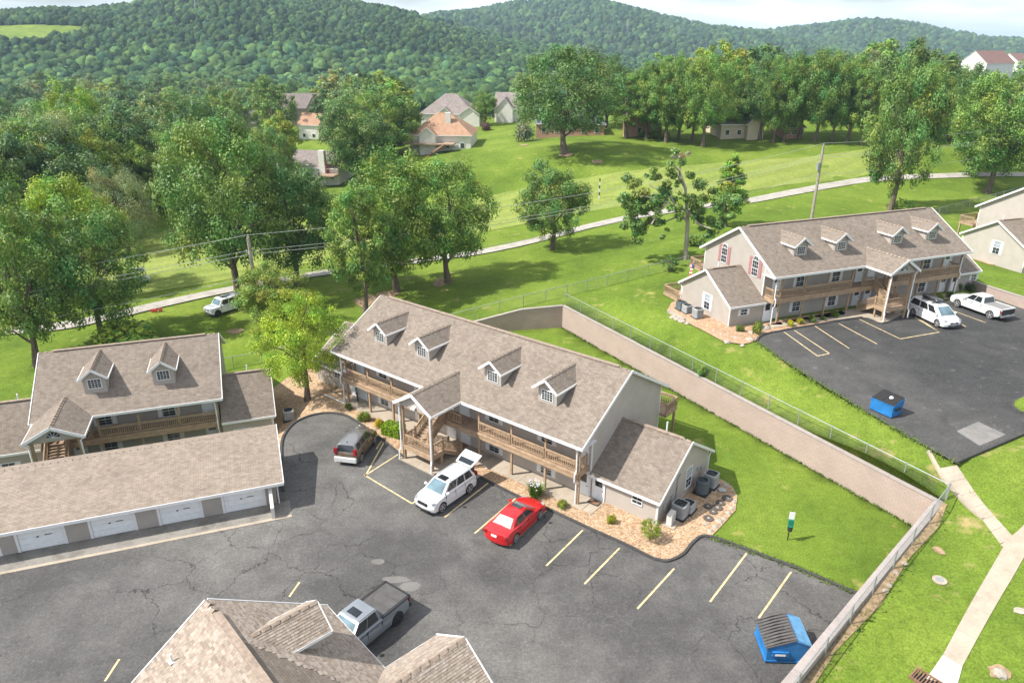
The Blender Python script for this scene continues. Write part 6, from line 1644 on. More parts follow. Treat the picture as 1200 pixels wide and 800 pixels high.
# clipped box hedge
hx_, hy_ = G(461.5, 509.5); hb = thing('hedge', 'clipped square bright green hedge beside the stair porch', 'hedge', (hx_, hy_, .07), BC['th']+R(12))
rng = np.random.RandomState(9); n_ = 3200; f_ = rng.randint(0, 5, n_); uvw = rng.uniform(-1, 1, (n_, 3)); dims = np.array([.95, .62, .5])
for i_ in range(n_):
    if f_[i_] == 0: uvw[i_, 2] = rng.uniform(.9, 1.05)
    else: uvw[i_, (f_[i_]-1)//2] = (1 if f_[i_] % 2 else -1)*rng.uniform(.9, 1.03)
me = leaf_mesh('foliage', [(np.array([0, 0, 0]), .01)], n_, .07, rng)
co = np.array([v.co for v in me.vertices]).reshape(n_, 4, 3); cc = co.mean(1, keepdims=True); co = co-cc+(uvw*dims+np.array([0, 0, .52]))[:, None]
me.vertices.foreach_set('co', co.ravel().astype(np.float32)); me.update(); fo = newobj('foliage', me, hb); fo.color = (.22, .30, .012, 1)
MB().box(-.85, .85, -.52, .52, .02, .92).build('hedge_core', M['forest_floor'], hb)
# flowering shrub, small garden tree
x, y = G(627, 582); fs = thing('flowering_shrub', 'spiky green shrub with pale blooms before the balcony posts', 'shrub', (x, y, .07)); mbs = MB(); rng = np.random.RandomState(4)
for i in range(260):
    a = rng.uniform(0, 6.28); l = rng.uniform(.7, 1.5); sp_ = rng.uniform(.1, .85); d = Vector((math.cos(a)*sp_, math.sin(a)*sp_, 1)).normalized(); s_ = Vector((-d.y, d.x, 0)).normalized()*.045; b0 = Vector((rng.normal()*.16, rng.normal()*.16, 0))
    mbs.face([b0-s_, b0+s_, b0+d*l*.6+s_*.9+Vector((0, 0, .02)), b0+d*l-Vector((0, 0, .12*sp_)), b0+d*l*.6-s_*.9])
M['blade'] = plain('iris_blade', (.16, .25, .035), .5); mbs.build('leaves', M['blade'], fs)
bl = MB()
for i in range(26):
    a = rng.uniform(0, 6.28); r_ = rng.uniform(.1, .6); z_ = rng.uniform(.9, 1.45); c_ = Vector((r_*math.cos(a), r_*math.sin(a), z_)); e = .06
    bl.face([c_+Vector((-e, -e, 0)), c_+Vector((e, -e, .03)), c_+Vector((e, e, 0)), c_+Vector((-e, e, .03))])
M['bloom'] = plain('lilac_bloom', (.55, .52, .66), .7); tag(bl.build('blooms', M['bloom'], fs), kind='stuff')
x, y = G(761.5, 633); mk_tree('garden_tree', 'small bright green round tree on the gravel at the annex corner', 'maple', (x, y, .06), 1.75, 1.75, (.20, .27, .02))
# upper beds
for px, py, w, h, c, lb in ((867, 389, 1.2, .9, gg_, 'green bush at the left end of the upper clay bed'), (886.5, 391, 1.5, 1.3, gl_, 'largest olive bush at the upper clay bed'), (889, 385.5, 1.1, 1.0, gg_, 'dark green bush behind the largest olive bush'), (926, 382.5, 1.1, .8, (.34, .33, .015), 'left of two yellow bushes before the upper walkway'), (937.5, 380, 1.1, .8, (.36, .34, .015), 'right of two yellow bushes before the upper walkway'), (951, 377.5, 1.2, .9, gg_, 'dark bush beside the yellow pair in the upper bed'), (964, 375.5, .9, .6, gg_, 'low bush between two taller dark ones in the upper bed'), (977.5, 372, 1.2, 1.0, gg_, 'dark bush nearest the upper stair pad'),
                          (1101, 352, 1.0, .8, gl_, 'light bush behind the white minivan'), (1113, 349, 1.3, 1.0, gg_, 'dark bush in front of the pale pickup bonnet'), (1122, 340, 1.3, 1.2, gg_, 'dark bush at the corner downspout of the upper building'), (1136, 341, 1.6, 1.1, (.05, .085, .02), 'dark spreading bush below the right annex of the upper building')):
    bush(lb, px, py, w, h, c, DZ)
for px, py, w, h, c, lb in ((150, 411, 10.5, 4.2, GR['lite'], 'broad pale shrub behind the left building roof'), (1058, 247, 5, 2.4, GR['lite'], 'low shrubs at the foot of the ivy covered tree'), (815, 288, 4.5, 2.0, GR['mid'], 'low scrub behind the slim light green tree'), (614, 166, 6.5, 6, (.22, .26, .16), 'white flowering crepe myrtle by the upper lawn'), (569, 153, 4, 3, (.16, .09, .07), 'reddish shrub by the drive of the garage house'), (767, 161, 3.2, 2, GR['lite'], 'garden bush before the brick house'), (752, 161, 3, 1.8, GR['mid'], 'dark garden bush beside the brick house'), (780, 162, 3.4, 2, (.3, .3, .02), 'yellow flowering bush before the brick house'), (636, 395, .1, .1, GR['mid'], '')):
    if lb: bush(lb, px, py, w, h, c)
# weed clump on the wall
bush('weed clump growing over the top of the long beige wall', 823, 441, 1.3, 1.2, GR['mid'], 2.9)
# ================================================================== HOUSES BEYOND
M['roof_grey'] = shingles('roof_grey', (.26, .225, .21), (.20, .17, .16), (.30, .27, .25), .6, .3)
M['roof_orange'] = shingles('roof_orange', (.40, .25, .165), (.33, .20, .13), (.42, .30, .21), .6, .3)
M['roof_red'] = shingles('roof_red', (.24, .135, .11), (.20, .115, .095), (.26, .16, .135), .6, .3)
M['roof_slate'] = shingles('roof_slate', (.17, .185, .21), (.13, .14, .165), (.2, .21, .235), .6, .3)
M['wall_w'] = siding('house_white', (.70, .67, .62), .3); M['wall_b'] = plain('house_brick', (.40, .23, .165), .9, var=.25, scale=6); M['wall_t'] = siding('house_tan', (.55, .45, .34), .3)
boxes = []
def house(label, base, wpx, depth, hw_, hr_, rz, roof, wall, hip=True, extras=(), windows=3, chim=None, z=None, foot=.6):
    x, y, zz = hit(*base) if z is None else (*G(*base, z), z)
    d = np.dot(np.array([x, y, zz])-CAM, FW); W = wpx/CF*d
    t = thing('house', label, 'house', (x, y, zz), R(rz))
    w, D = W/2, depth
    m_ = MB(); m_.box(-w+.5, w-.5, .5, D-.5, -2.5, hw_)
    if not hip:
        for s in (-1, 1): m_.prism([(.5, hw_), (D-.5, hw_), (D/2, hw_+hr_-.15)], s*(w-.6)-.1, s*(w-.6)+.1, 0, Matrix(((0, 0, 1, 0), (1, 0, 0, 0), (0, 1, 0, 0), (0, 0, 0, 1))))
    m_.build('wall', M[wall], t)
    r_ = MB(); h = min(D/2, w*.8) if hip else 0
    e = [(-w, 0, hw_), (w, 0, hw_), (w, D, hw_), (-w, D, hw_)]; ra, rb = (-w+h, D/2, hw_+hr_), (w-h, D/2, hw_+hr_)
    roof_slab(r_, e[0], e[1], ra, rb, .2); roof_slab(r_, e[2], e[3], rb, ra, .2)
    if hip:
        for a, b_, c in ((e[1], e[2], rb), (e[3], e[0], ra)): r_.face([a, b_, c], 0, [(0, 0), (D, 0), (D/2, D*.6)])
    ro = r_.build('roof', [M[roof], M['white']], t)
    for (a0, a1, proj_, hh) in extras:   # front gables / garage wings
        m2 = MB(); m2.box(a0+.4, a1-.4, -proj_+.4, 1, -2.5, hw_); m2.prism([(a0+.4, hw_), (a1-.4, hw_), ((a0+a1)/2, hw_+hh-.15)], -proj_+.4, -proj_+.5, 0, Matrix(((1, 0, 0, 0), (0, 0, 1, 0), (0, 1, 0, 0), (0, 0, 0, 1)))); m2.build('wing_wall', M[wall], t)
        r2 = MB(); am = (a0+a1)/2; bk = D/2*min(1, hh/hr_)
        roof_slab(r2, (a0, .0+bk*0, hw_+.02), (a0, -proj_, hw_+.02), (am, bk, hw_+hh), (am, -proj_, hw_+hh), .2); roof_slab(r2, (a1, -proj_, hw_+.02), (a1, 0, hw_+.02), (am, -proj_, hw_+hh), (am, bk, hw_+hh), .2); r2.build('wing_roof', [M[roof], M['white']], t)
    for i in range(windows):
        a = -w+ (i+.7)*(2*w/(windows+.4)); f = MB(); f.box(a-.6, a+.6, .40, .52, .9, 2.3); fo = f.build('window', M['white'], t); MB().box(a-.5, a+.5, .38, .41, 1.0, 2.2).build('pane', M['glass'], fo)
    if chim: c = MB(); c.box(chim[0]-.7, chim[0]+.7, chim[1]-.6, chim[1]+.6, 0, chim[2]); c.build('chimney', M['wall_w'], t)
    return t
h1 = house('house with grey roof and white chimney at the edge of the left woods', (368, 214), 66, 11, 3.4, 3.2, -12, 'roof_grey', 'wall_w', False, windows=4, chim=(2.6, .1, 7.4), z=3)
MB().box(2, 6.5, -3, .4, 2.0, 2.25).build('deck', M['wood2'], h1)
MB().box(3.0, 3.9, .36, .5, 2.3, 4.4).build('door', M['flag_red'], h1)
h2 = house('house with an orange tiled roof and raised timber deck', (516, 178), 76, 15, 4.2, 5.0, -4, 'roof_orange', 'wall_w', True, ((-5.5, -.5, 2.2, 2.2),), 4, (1.6, 4.5, 9.5))
MB().box(-9, 4, -3.2, .3, 2.1, 2.4).build('deck', M['wood2'], h2); MB().bar((1.5, -3, 2.2), (-3.5, -5.5, -1.2), 1.2, .3).build('deck_stair', M['rust'], h2)
house('brown roofed house with a double garage above the orange roof', (524, 150), 66, 16, 4.2, 5.6, -6, 'roof_grey', 'wall_w', True, ((4, 11, 2.5, 2.4), (-3, 2, 1.2, 2)), 3)
house('grey roofed house beside the tall tree behind the garage house', (556, 128), 34, 14, 4.4, 5, 20, 'roof_grey', 'wall_t', True, (), 2)
house('low gabled house right of the round garden tree', (592, 143), 30, 13, 4, 4.6, -8, 'roof_grey', 'wall_w', False, ((-3, 3, 2, 3.4),), 2)
house('long slate roofed house behind the large shade tree', (668, 160), 84, 14, 3.2, 4.2, -3, 'roof_slate', 'wall_b', True, (), 5)
house('brick house with a tall gable half hidden by the grove', (758, 160), 40, 12, 4.6, 5.0, 4, 'roof_slate', 'wall_b', False, ((-6.6, -2.2, .8, 6.0),), 2)
house('tan brick house with a porch at the right of the grove', (866, 163), 48, 14, 3.6, 4.2, 5, 'roof_grey', 'wall_t', True, ((1, 6, 2, 3),), 3)
house('dark red house under the trees at the right of the grove', (930, 163), 28, 10, 2.8, 3.2, 3, 'roof_red', 'wall_b', True, (), 3)
house('grey gambrel house deep in the left woods', (355, 148), 48, 12, 7, 5.5, 14, 'roof_grey', 'wall_t', False, ((2, 8, .8, 5),), 3)
house('pink roofed house below the grey gambrel house', (362, 164), 28, 12, 5.5, 4, -10, 'roof_orange', 'wall_w', False, (), 2)
house('brown roof glimpsed between trees left of the gambrel house', (297, 160), 22, 12, 5, 4.5, 10, 'roof_grey', 'wall_w', False, (), 1)
house('small white roof far beyond the left woods', (424, 104), 14, 14, 6, 5, 5, 'conc_w', 'wall_w', False, (), 1, z=0.)
house('cream apartment block with a red roof at the right horizon', (1168, 99), 64, 22, 15, 9, 32, 'roof_red', 'wall_w', False, (), 4, z=6.)
house('second cream block with a red roof at the right frame edge', (1203, 90), 50, 22, 13, 8, 32, 'roof_red', 'wall_w', False, (), 4, z=6.)
for i, (bx, by, w_, rf_) in enumerate([(725, 68, 20, 'roof_slate'), (782, 72, 16, 'conc_w'), (878, 73, 22, 'conc_w'), (893, 66, 14, 'roof_slate'), (982, 72, 10, 'conc_w'), (1048, 66, 6, 'conc_w'), (840, 68, 12, 'roof_grey')]):
    house(('distant slate roof above the grove crowns', 'distant white roof left of the tall grove tree', 'long white roof in the far town', 'grey roof in the far town behind the white one', 'pale tower house above the right grove', 'tiny pale house beside the ivy covered tree top', 'brown roof in the far town')[i], (bx, by), w_, 16, 9 if i < 4 else 12, 6, 8, rf_, 'wall_w', False, (), 2, z=-2.)
bpy.context.view_layer.update()
boxes = [(322,395,168,205),(478,552,140,176),(490,552,118,142),(541,568,100,126),(575,610,114,136),(740,758,122,160),(700,712,140,160),(333,376,108,132),(346,375,134,152),(288,306,122,152),(838,880,140,160)]

strict = [(1128,1215,56,94)]
# ================================================================== WOODS
WOODS = [('left woods', [(-60,330),(-60,104),(300,100),(480,108),(500,126),(475,150),(470,178),(440,196),(412,222),(330,238),(292,240),(240,240),(180,247),(100,264),(50,300)], 185, 2.6),
         ('woods behind the grove', [(470,104),(1240,98),(1240,152),(1040,150),(1000,142),(860,142),(740,142),(640,130),(600,122),(540,112)], 90, 4.2),
         ('trees right of the grove', [(1085,150),(1240,150),(1240,188),(1190,182),(1100,172)], 10, 3.6)]
fq = random.Random(21); acc = []; grid = {}
for nm, poly, cnt, sp0 in WOODS:
    xs_ = [p[0] for p in poly]; ys_ = [p[1] for p in poly]; k = 0; tr_ = 0
    while k < cnt and tr_ < 6000:
        tr_ += 1
        px, py = fq.uniform(min(xs_), max(xs_)), fq.uniform(min(ys_), max(ys_))
        if not in_poly(px, py, poly): continue
        x, y, z = hit(px, py); d_ = math.hypot(x, y)
        if d_ > 620: continue
        sp_ = sp0+d_*.008; key = (int(x//14), int(y//14))
        if any((x-u)**2+(y-v)**2 < sp_**2 for i in (-1, 0, 1) for j in (-1, 0, 1) for u, v in grid.get((key[0]+i, key[1]+j), [])): continue
        H = fq.uniform(15, 24); ty = proj((x, y, z+H))[1]; wpx = H*.85*CF/d_
        if any(px+wpx*.2 > a and px-wpx*.2 < b and ty < c+(d-c)*.45 and py > d-2 for a, b, c, d in boxes): continue
        if any(px+wpx*.5 > a and px-wpx*.5 < b and ty < d-10 for a, b, c, d in strict): continue
        grid.setdefault(key, []).append((x, y)); acc.append((nm, d_, x, y, z, H)); k += 1
cols = [('dark green', (.118, .20, .052)), ('mid green', (.15, .245, .05)), ('pale green', (.195, .30, .05)), ('deep green', (.095, .17, .055)), ('yellow green', (.26, .325, .04)), ('grey green', (.22, .27, .10))]
for i, (nm, d_, x, y, z, H) in enumerate(acc):
    cn, cc = cols[fq.choices(range(6), (4, 4, 3, 3, 1.5, 2))[0]]
    bx_ = proj((x, y, z+H/2))[0]
    if nm == 'left woods':
        w1 = 'at the left frame edge' if bx_ < 70 else 'above the left fairway' if bx_ < 190 else 'behind the tall oak' if bx_ < 300 else 'around the chimney house' if bx_ < 400 else 'around the orange roofed house'
        w2 = ', front rows' if d_ < 190 else ', middle rows' if d_ < 310 else ', back rows below ridge'
    else:
        w1 = 'near the garage house' if bx_ < 600 else 'beside the large shade tree' if bx_ < 730 else 'over the brick houses' if bx_ < 880 else 'left of the ivy tree' if bx_ < 1040 else 'near the right frame edge'
        w2 = ', nearer row' if d_ < 300 else ', farther row'
    mk_tree('woodland_tree', '%s crown %s%s%s' % (cn, '' if nm == 'left woods' else 'beyond the grove ', w1, w2), ('far1', 'far2', 'far3', 'far4', 'far1', 'far3')[i % 6] if d_ > 190 else ('oak', 'oak2', 'round', 'oak3')[i % 4], (x, y, z), H, H*fq.uniform(.75, 1.05), cc, '%s trees %s%s%s' % (cn, '' if nm == 'left woods' else 'beyond the grove ', w1, w2))
# ---- the far woods and the wooded ridges: one mass of crowns
rngf = np.random.RandomState(5)
def crown_protos(sub, cut):
    out = []
    for s in range(5):
        bm = ico(1, sub)
        for v in bm.verts:
            v.co *= 1+.55*noise.noise(v.co*1.9+Vector((s*7.3, 0, 0)))+.25*noise.noise(v.co*4.1)
        bmesh.ops.delete(bm, geom=[v for v in bm.verts if v.co.z < cut], context='VERTS')
        bm.verts.ensure_lookup_table(); bm.faces.ensure_lookup_table()
        out.append((np.array([v.co for v in bm.verts]), np.array([[q.index for q in f.verts] for f in bm.faces]))); bm.free()
    return out
PR1, PR0 = crown_protos(2, -.25), crown_protos(1, -.7)

pasture_px = [(-40,33),(0,32),(60,31),(105,33),(112,38),(70,46),(45,50),(20,54),(8,48),(-40,50)]
pasture = [hit(*p)[:2] for p in pasture_px]
def scatter(name, n, d0, d1, az0, az1, r0, r1, colf, keepf=None, tall=1.0, PR=PR0):
    az = rngf.uniform(az0, az1, n*2); u = rngf.rand(n*2); d = np.sqrt(d0**2+(d1**2-d0**2)*u)
    x, y = d*np.sin(az), d*np.cos(az); k = ~in_poly_np(x, y, pasture)
    if keepf is not None: k &= keepf(x, y, d, az)
    x, y, d = x[k][:n], y[k][:n], d[k][:n]; z = zt(x, y); n = len(x)
    r = r0+(r1-r0)*rngf.rand(n)**1.9; V = []; F = []; Cc = []; off = 0
    base = colf(n)*(.78+.5*np.array([noise.noise(Vector((a/95., b/95., 3.))) *.5+.5 for a, b in zip(x, y)])[:, None])
    which = rngf.randint(0, 4, n); rot = rngf.uniform(0, 6.28, n)
    for w_ in range(4):
        ids = np.where(which == w_)[0]; pv, pf = PR[w_]; m_ = len(pv)
        c, s = np.cos(rot[ids]), np.sin(rot[ids])
        X = (pv[None, :, 0]*c[:, None]-pv[None, :, 1]*s[:, None])*r[ids][:, None]+x[ids][:, None]; Y = (pv[None, :, 0]*s[:, None]+pv[None, :, 1]*c[:, None])*r[ids][:, None]+y[ids][:, None]
        Z = pv[None, :, 2]*r[ids][:, None]*1.0*tall+z[ids][:, None]+r[ids][:, None]*.75*tall
        V.append(np.stack([X, Y, Z], -1).reshape(-1, 3)); F.append((pf[None]+(np.arange(len(ids))*m_)[:, None, None]+off).reshape(-1, 3)); off += len(ids)*m_
        cv = base[ids][:, None, :]*rngf.uniform(.68, 1.35, (len(ids), 1, 1))*rngf.uniform(.75, 1.25, (len(ids), m_, 1)); Cc.append(cv.reshape(-1, 3))
    V = np.concatenate(V); F = np.concatenate(F); Cc = np.concatenate(Cc)
    me = bpy.data.meshes.new(name); me.vertices.add(len(V)); me.vertices.foreach_set('co', V.astype(np.float32).ravel()); me.loops.add(F.size); me.loops.foreach_set('vertex_index', F.astype(np.int32).ravel()); me.polygons.add(len(F)); me.polygons.foreach_set('loop_start', np.arange(0, F.size, 3, dtype=np.int32)); me.update(calc_edges=True); me.validate()
    at_ = me.color_attributes.new('tint', 'FLOAT_COLOR', 'POINT'); at_.data.foreach_set('color', np.c_[Cc, np.ones(len(Cc))].astype(np.float32).ravel())
    me.materials.append(M['crown']); return tag(newobj(name, me), kind='stuff')
t_ = NT('far_crown'); a_ = t_.n('Attribute', attribute_name='tint'); nn_ = t_.noise(t_.coord(), .45, 4, .8)
t_.col(t_.mix(.85, a_.outputs['Color'], t_.ramp(nn_, [(.3, .45), (.5, 1.), (.7, 1.6)]), 'MULTIPLY')); t_.set(Roughness=.9, Specular_IOR_Level=.1); t_.bump(nn_, 1., 1.2); M['crown'] = t_.m
def colf(lo=.75, hi=1.3):
    def f(n):
        pal = np.array([.64, .72, .80])*np.array([(.052, .10, .036), (.066, .12, .038), (.088, .148, .04), (.042, .086, .038), (.105, .16, .042)])  # blue-weighted scale puts distance haze into the crown colours
        return pal[rngf.randint(0, 5, n)]*rngf.uniform(lo, hi, (n, 1))
    return f
def notfield(x, y, d, az):
    k = np.ones(len(x), bool)
    return k
scatter('woodland', 5200, 345, 860, -.70, -.06, 2.6, 6.5, colf(.9, 1.6), PR=PR1, tall=1.25)
scatter('woodland', 3000, 420, 860, -.06, .70, 2.6, 7, colf(.9, 1.6), PR=PR1, tall=1.2)
scatter('wooded_ridge', 20000, 780, 1420, -.70, .14, 1.6, 5.2, colf(.6, 1.2), tall=1.2)
scatter('wooded_ridge', 11000, 1350, 2420, -.32, .50, 3.0, 8.5, colf(.6, 1.2), tall=1.2)
scatter('wooded_ridge', 8000, 1850, 3050, .02, .70, 4, 10, colf(.6, 1.2), tall=1.15)
scatter('woodland', 4500, 860, 1500, -.02, .70, 3, 6, colf(.8, 1.3))
tag(drape('pasture', pasture, M['grass2'], zt, 1.2, 18.), kind='structure')

# ================================================================== POLES AND WIRES
def pole(label, base, top, box=None, arm=True):
    x, y, z = hit(*base); H = height_at((x, y, z), top)
    t = thing('utility_pole', label, 'utility pole', (x, y, z))
    MB().tube([(0, 0, -.5), (0, 0, H)], [.29, .2], 10).build('shaft', M['pole'], t)
    if arm:
        m_ = MB(); m_.bar((-.5, 0, H-1.9), (.1, 0, H-1.9), .08, .08); m_.cyl((-.45, 0), .05, H-1.86, H-1.6, 8, 1); m_.cyl((0, 0), .05, H, H+.3, 8, 1); m_.build('insulator', [M['galv'], M['white']], t)
    if box is not None:
        b_ = MB(); b_.tube([(-.42, -.1, H*box-.6), (-.42, -.1, H*box+.6)], .3, 12); b_.tube([(-.42, -.1, H*box+.6), (-.42, -.1, H*box+.68)], [.32, .1], 12); b_.build('transformer', M['galv'], t)
    return t, Vector((x, y, z)), H
p1, P1, H1 = pole('utility pole beside the oak left of the middle building', (304, 374), 278)
p2, P2, H2 = pole('utility pole with a grey transformer behind the upper right building', (951, 256), 170, .72)
p3, P3, H3 = pole('grey utility pole behind the white chimney house', (330, 232), 192, None, False)
m_ = MB(); m_.box(-.3, .1, -.35, -.15, H1*.52, H1*.62); m_.build('meter_box', M['galv'], p1)
P0 = P1+(P1-P2)*.9; P0.z = float(zt(P0.x, P0.y)); P4 = P2+(P2-P1)*1.0; P4.z = float(zt(P4.x, P4.y))
def wire(label, A, B, sag):
    pts = [A.lerp(B, t)-Vector((0, 0, sag*4*t*(1-t))) for t in np.linspace(0, 1, 25)]
    o = MB().tube(pts, .028, 5).build('power_line', M['wire']); return tag(o, label, 'power line', 'power lines')
H0 = H1; H4 = H2
for k, (f, dx, nm) in enumerate(((.3, 0, 'topmost'), (-1.75, -.45, 'second'), (-2.15, .1, 'third'), (-5.1, 0, 'lowest'))):
    o = Vector((dx, 0, 0))
    wire(nm+' power line running left from the pole beside the oak', P0+Vector((0, 0, H0+f))+o, P1+Vector((0, 0, H1+f))+o, 1.1)
    wire(nm+' power line between the two poles with hardware', P1+Vector((0, 0, H1+f))+o, P2+Vector((0, 0, H2+f))+o, 1.9)
    wire(nm+' power line running right from the transformer pole', P2+Vector((0, 0, H2+f))+o, P4+Vector((0, 0, H4+f))+o, 1.6)
# golf marker, cart
x, y, z = hit(702, 233); gm = thing('golf_marker', 'black and white striped yardage pole on the fairway', 'marker post', (x, y, z))
hm = height_at((x, y, z), 209)
for i in range(6): MB().box(-.11, .11, -.11, .11, hm*i/6, hm*(i+1)/6).build('band', M['white'] if i % 2 == 0 else M['black'], gm)
x, y, z = hit(165, 332); gc = thing('golf_cart', 'white golf cart on the fairway behind the left oak', 'golf cart', (x, y, z+.08), R(20)); gc.scale = (1.15,)*3
b_ = MB(); b_.prism([(-1.1, .3), (1.1, .3), (1.2, .6), (.75, .85), (.5, .55), (-.1, .5), (-.2, .8), (-1.1, .85)], -.55, .55, 0, MXZ); b_.build('body', M['p_lgrey'], gc)
b_ = MB(); b_.box(-.2, .3, -.5, .5, .75, .88); b_.bar((-.25, 0, .85), (-.4, 0, 1.3), 1.0, .1); b_.build('seat', M['black'], gc)
b_ = MB()
for xx, x2 in ((.75, .6), (-.75, -.75)):
    for yy in (-.5, .5): b_.tube([(xx, yy, .8), (x2, yy, 1.85)], .025, 6)
b_.build('roof_post', M['black'], gc); MB().box(-.95, .8, -.6, .6, 1.85, 1.92).build('canopy', M['white'], gc)
for xx in (-.75, .8):
    for yy in (-.48, .48):
        w = newobj('wheel', cached('tyre', _t), gc); w.location = (xx, yy, .24); w.scale = (.7, .8, .7)
x, y, z = hit(179, 366); 
for k, (dx, lb) in enumerate(((0, 'larger of two red plastic jugs in the shade by the cart path'), (1.6, 'smaller red plastic jug right of the larger ones'))):
    b_ = MB(); b_.prism([(-.35, 0), (.35, 0), (.35, .5), (.15, .62), (-.35, .62)], -.2, .2, 0, MXZ); b_.tube([(.2, 0, .55), (.42, 0, .85)], .05, 6)
    if k == 0: b_.prism([(.45, 0), (1.05, 0), (1.05, .45), (.85, .6), (.45, .6)], -.2, .2, 0, MXZ)
    o = b_.build('fuel_can', M['flag_red']); o.location = (x+dx*.6, y+dx*.15, z+.1); o.scale = (.6,)*3; tag(o, lb, 'fuel can')

# ================================================================== PERSON at the lower left door of the middle building
def person():
    root = thing('person', 'person in a teal top and dark jeans standing at a ground floor door', 'person', locC(-27.3, 1.25, .12), BC['th']+R(150)); root.scale = (1.16,)*3
    J = dict(pelvis=(0, 0, .95), waist=(0, .01, 1.10), chest=(0, .02, 1.33), neck=(0, .01, 1.47), nk2=(0, -.005, 1.54), head=(0, -.015, 1.63), crown=(0, -.01, 1.74))
    rad = dict(pelvis=.135, waist=.115, chest=.13, neck=.055, nk2=.05, head=.088, crown=.06)
    E_ = [('pelvis', 'waist'), ('waist', 'chest'), ('chest', 'neck'), ('neck', 'nk2'), ('nk2', 'head'), ('head', 'crown')]
    for s, n in ((1, 'l'), (-1, 'r')):
        J.update({'hip'+n: (s*.10, 0, .88), 'knee'+n: (s*.115, -.03, .49), 'ank'+n: (s*.12, .02, .10), 'toe'+n: (s*.14, -.14, .04), 'sh'+n: (s*.18, .02, 1.41), 'elb'+n: (s*.25, .04, 1.14), 'wr'+n: (s*.22, -.12, .95), 'palm'+n: (s*.21, -.17, .90)})
        rad.update({'hip'+n: .095, 'knee'+n: .062, 'ank'+n: .045, 'toe'+n: .035, 'sh'+n: .062, 'elb'+n: .042, 'wr'+n: .030, 'palm'+n: .033})
        E_ += [('pelvis', 'hip'+n), ('hip'+n, 'knee'+n), ('knee'+n, 'ank'+n), ('ank'+n, 'toe'+n), ('chest', 'sh'+n), ('sh'+n, 'elb'+n), ('elb'+n, 'wr'+n), ('wr'+n, 'palm'+n)]
        for k in range(5):
            f = (k-2)*.018; L = (.075, .085, .09, .082, .06)[k]
            if k == 4: a, b = (s*.19, -.185, .885), (s*.175, -.215, .86)
            else: a, b = (s*.21+f, -.20, .865), (s*.21+f, -.205, .865-L)
            J['f%d%s' % (k, n)] = a; J['g%d%s' % (k, n)] = b; rad['f%d%s' % (k, n)] = .010; rad['g%d%s' % (k, n)] = .008
            E_ += [('palm'+n, 'f%d%s' % (k, n)), ('f%d%s' % (k, n), 'g%d%s' % (k, n))]
    names = list(J); me = bpy.data.meshes.new('body'); me.from_pydata([J[k] for k in names], [(names.index(a), names.index(b)) for a, b in E_], [])
    o = newobj('body_skin', me); md = o.modifiers.new('skin', 'SKIN'); md.use_smooth_shade = True
    for i, k in enumerate(names): me.skin_vertices[0].data[i].radius = (rad[k], rad[k])
    me.skin_vertices[0].data[0].use_root = True
    ss = o.modifiers.new('sub', 'SUBSURF'); ss.levels = ss.render_levels = 1
    bpy.context.view_layer.update()
    dg = bpy.context.evaluated_depsgraph_get(); m2 = bpy.data.meshes.new_from_object(o.evaluated_get(dg)); m2.name = 'body'
    bpy.data.objects.remove(o)
    M['skin'] = plain('skin', (.48, .30, .21), .55); M['teal'] = plain('teal_cloth', (.02, .17, .24), .85); M['jeans'] = plain('dark_denim', (.03, .05, .085), .85); M['shoe'] = plain('dark_shoe', (.03, .03, .03), .6); M['hair'] = plain('brown_hair', (.06, .035, .02), .6)
    m2.materials.clear()
    for k in ('skin', 'teal', 'jeans', 'shoe'): m2.materials.append(M[k])
    for p in m2.polygons:
        c = p.center; arm = abs(c.x) > .17
        p.material_index = 3 if c.z < .085 else 2 if (c.z < 1.0 and not arm) else 1 if (c.z < 1.48 and not (arm and c.z < 1.18)) else 0
        p.use_smooth = True
    newobj('body', m2, root)
    bm = ico(.103, 2)
    for v in bm.verts: v.co.z *= 1.15
    bmesh.ops.delete(bm, geom=[v for v in bm.verts if v.co.y < -.035 and v.co.z < .05 or v.co.z < -.07], context='VERTS')
    hm_ = bpy.data.meshes.new('hair'); bm.to_mesh(hm_); bm.free(); hm_.materials.append(M['hair']); smooth(hm_, 80); h = newobj('hair', hm_, root); h.location = (0, .0, 1.67)
    f = MB()
    for s in (-1, 1): f.box(s*.034-.011, s*.034+.011, -.106, -.092, 1.655, 1.667, 0)
    f.face([(-.016, -.098, 1.615), (.016, -.098, 1.615), (0, -.125, 1.62)], 1); f.face([(-.016, -.098, 1.615), (0, -.125, 1.62), (0, -.1, 1.66)], 1); f.face([(.016, -.098, 1.615), (0, -.1, 1.66), (0, -.125, 1.62)], 1); f.box(-.025, .025, -.1, -.092, 1.585, 1.592, 2)
    for s in (-1, 1): f.box(s*.088-.01, s*.088+.01, -.02, .01, 1.615, 1.665, 1)
    f.build('face', [M['black'], M['skin'], M['flag_red']], root)
person()
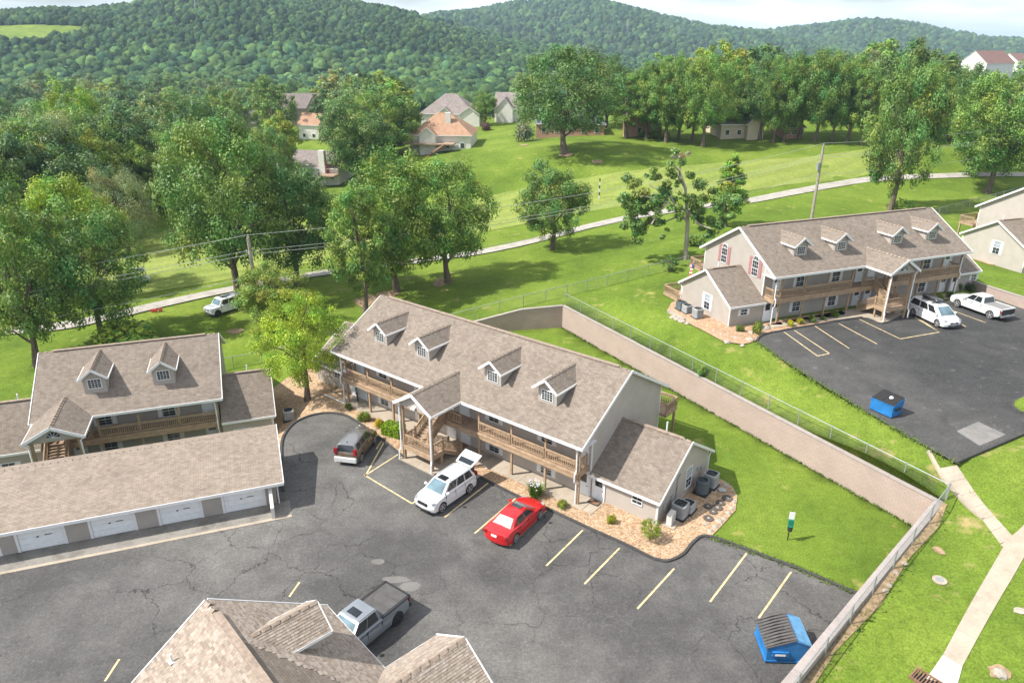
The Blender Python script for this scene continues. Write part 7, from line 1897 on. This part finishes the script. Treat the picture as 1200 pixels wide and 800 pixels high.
# towels over the balcony rail
tw_ = MB(); a = Vector(locC(-28.0, .56, 3.96)); 
for k, (a0, a1, m_i) in enumerate(((-28.2, -27.7, 0), (-27.65, -27.25, 1))):
    p = [Vector(locC(x_, b_, z_)) for x_, b_, z_ in ((a0, .47, 3.45), (a1, .47, 3.45), (a1, .56, 3.98), (a0, .56, 3.98))]; tw_ = MB(); tw_.face(p); q = [Vector(locC(x_, b_, z_)) for x_, b_, z_ in ((a0, .66, 3.5), (a1, .66, 3.5), (a1, .57, 3.985), (a0, .57, 3.985))]; tw_.face(q); tw_.face([p[3], p[2], q[2], q[3]])
    tag(tw_.build('towel', [M['p_lgrey'] if m_i == 0 else M['pink']]), ('pale towel over the left end of the middle building balcony rail', 'pinkish towel beside the pale one on the balcony rail')[k], 'towel')
# transmission towers on the ridge
for i, (px, py, hh) in enumerate(((735, 40, 26), (795, 46, 26), (952, 44, 30), (232, 16, 26), (1003, 39, 22))):
    x, y, z = hit(px, py); t = thing('transmission_tower', ('lattice tower left of the saddle', 'lattice tower in the saddle of the ridges', 'lattice tower on the right ridge', 'lattice tower on the left wooded ridge', 'second lattice tower on the right ridge')[i], 'pylon', (x, y, z), .4)
    m_ = MB()
    for sx_ in (-1, 1):
        for sy_ in (-1, 1): m_.bar((sx_*3, sy_*3, 0), (sx_*.5, sy_*.5, hh), .35, .35)
    for k in range(4): zz = hh*(k+1)/5; w_ = 3-2.5*(k+1)/5; m_.box(-w_, w_, -w_, w_, zz-.15, zz+.15)
    m_.build('lattice', M['galv'], t); m_ = MB()
    for zz in (hh*.7, hh*.85): m_.box(-5, 5, -.25, .25, zz-.25, zz+.25)
    m_.build('crossarm', M['galv'], t)
# haze
hz_ = MB(); hz_.box(-9900, 9900, -9900, 9900, -18, 225)
hb_ = hz_.build('haze', [])
hm = bpy.data.materials.new('haze_air'); hm.use_nodes = True; ht = hm.node_tree; ht.nodes.clear()
ho = ht.nodes.new('ShaderNodeOutputMaterial'); hv = ht.nodes.new('ShaderNodeVolumePrincipled'); hv.inputs['Color'].default_value = (.6, .8, 1., 1); hv.inputs['Density'].default_value = HAZE
ht.links.new(hv.outputs[0], ho.inputs['Volume']); hb_.data.materials.append(hm); tag(hb_, kind='stuff')
scene.cycles.volume_max_steps = 64; scene.cycles.volume_bounces = 0
# ================================================================== survey units to metres
for o in list(scene.objects):
    if o.parent is None and o.type != 'LIGHT':
        o.location = o.location*UNIT
        if o.type != 'CAMERA': o.scale = o.scale*UNIT
cam.location = (0, 0, CH*UNIT)
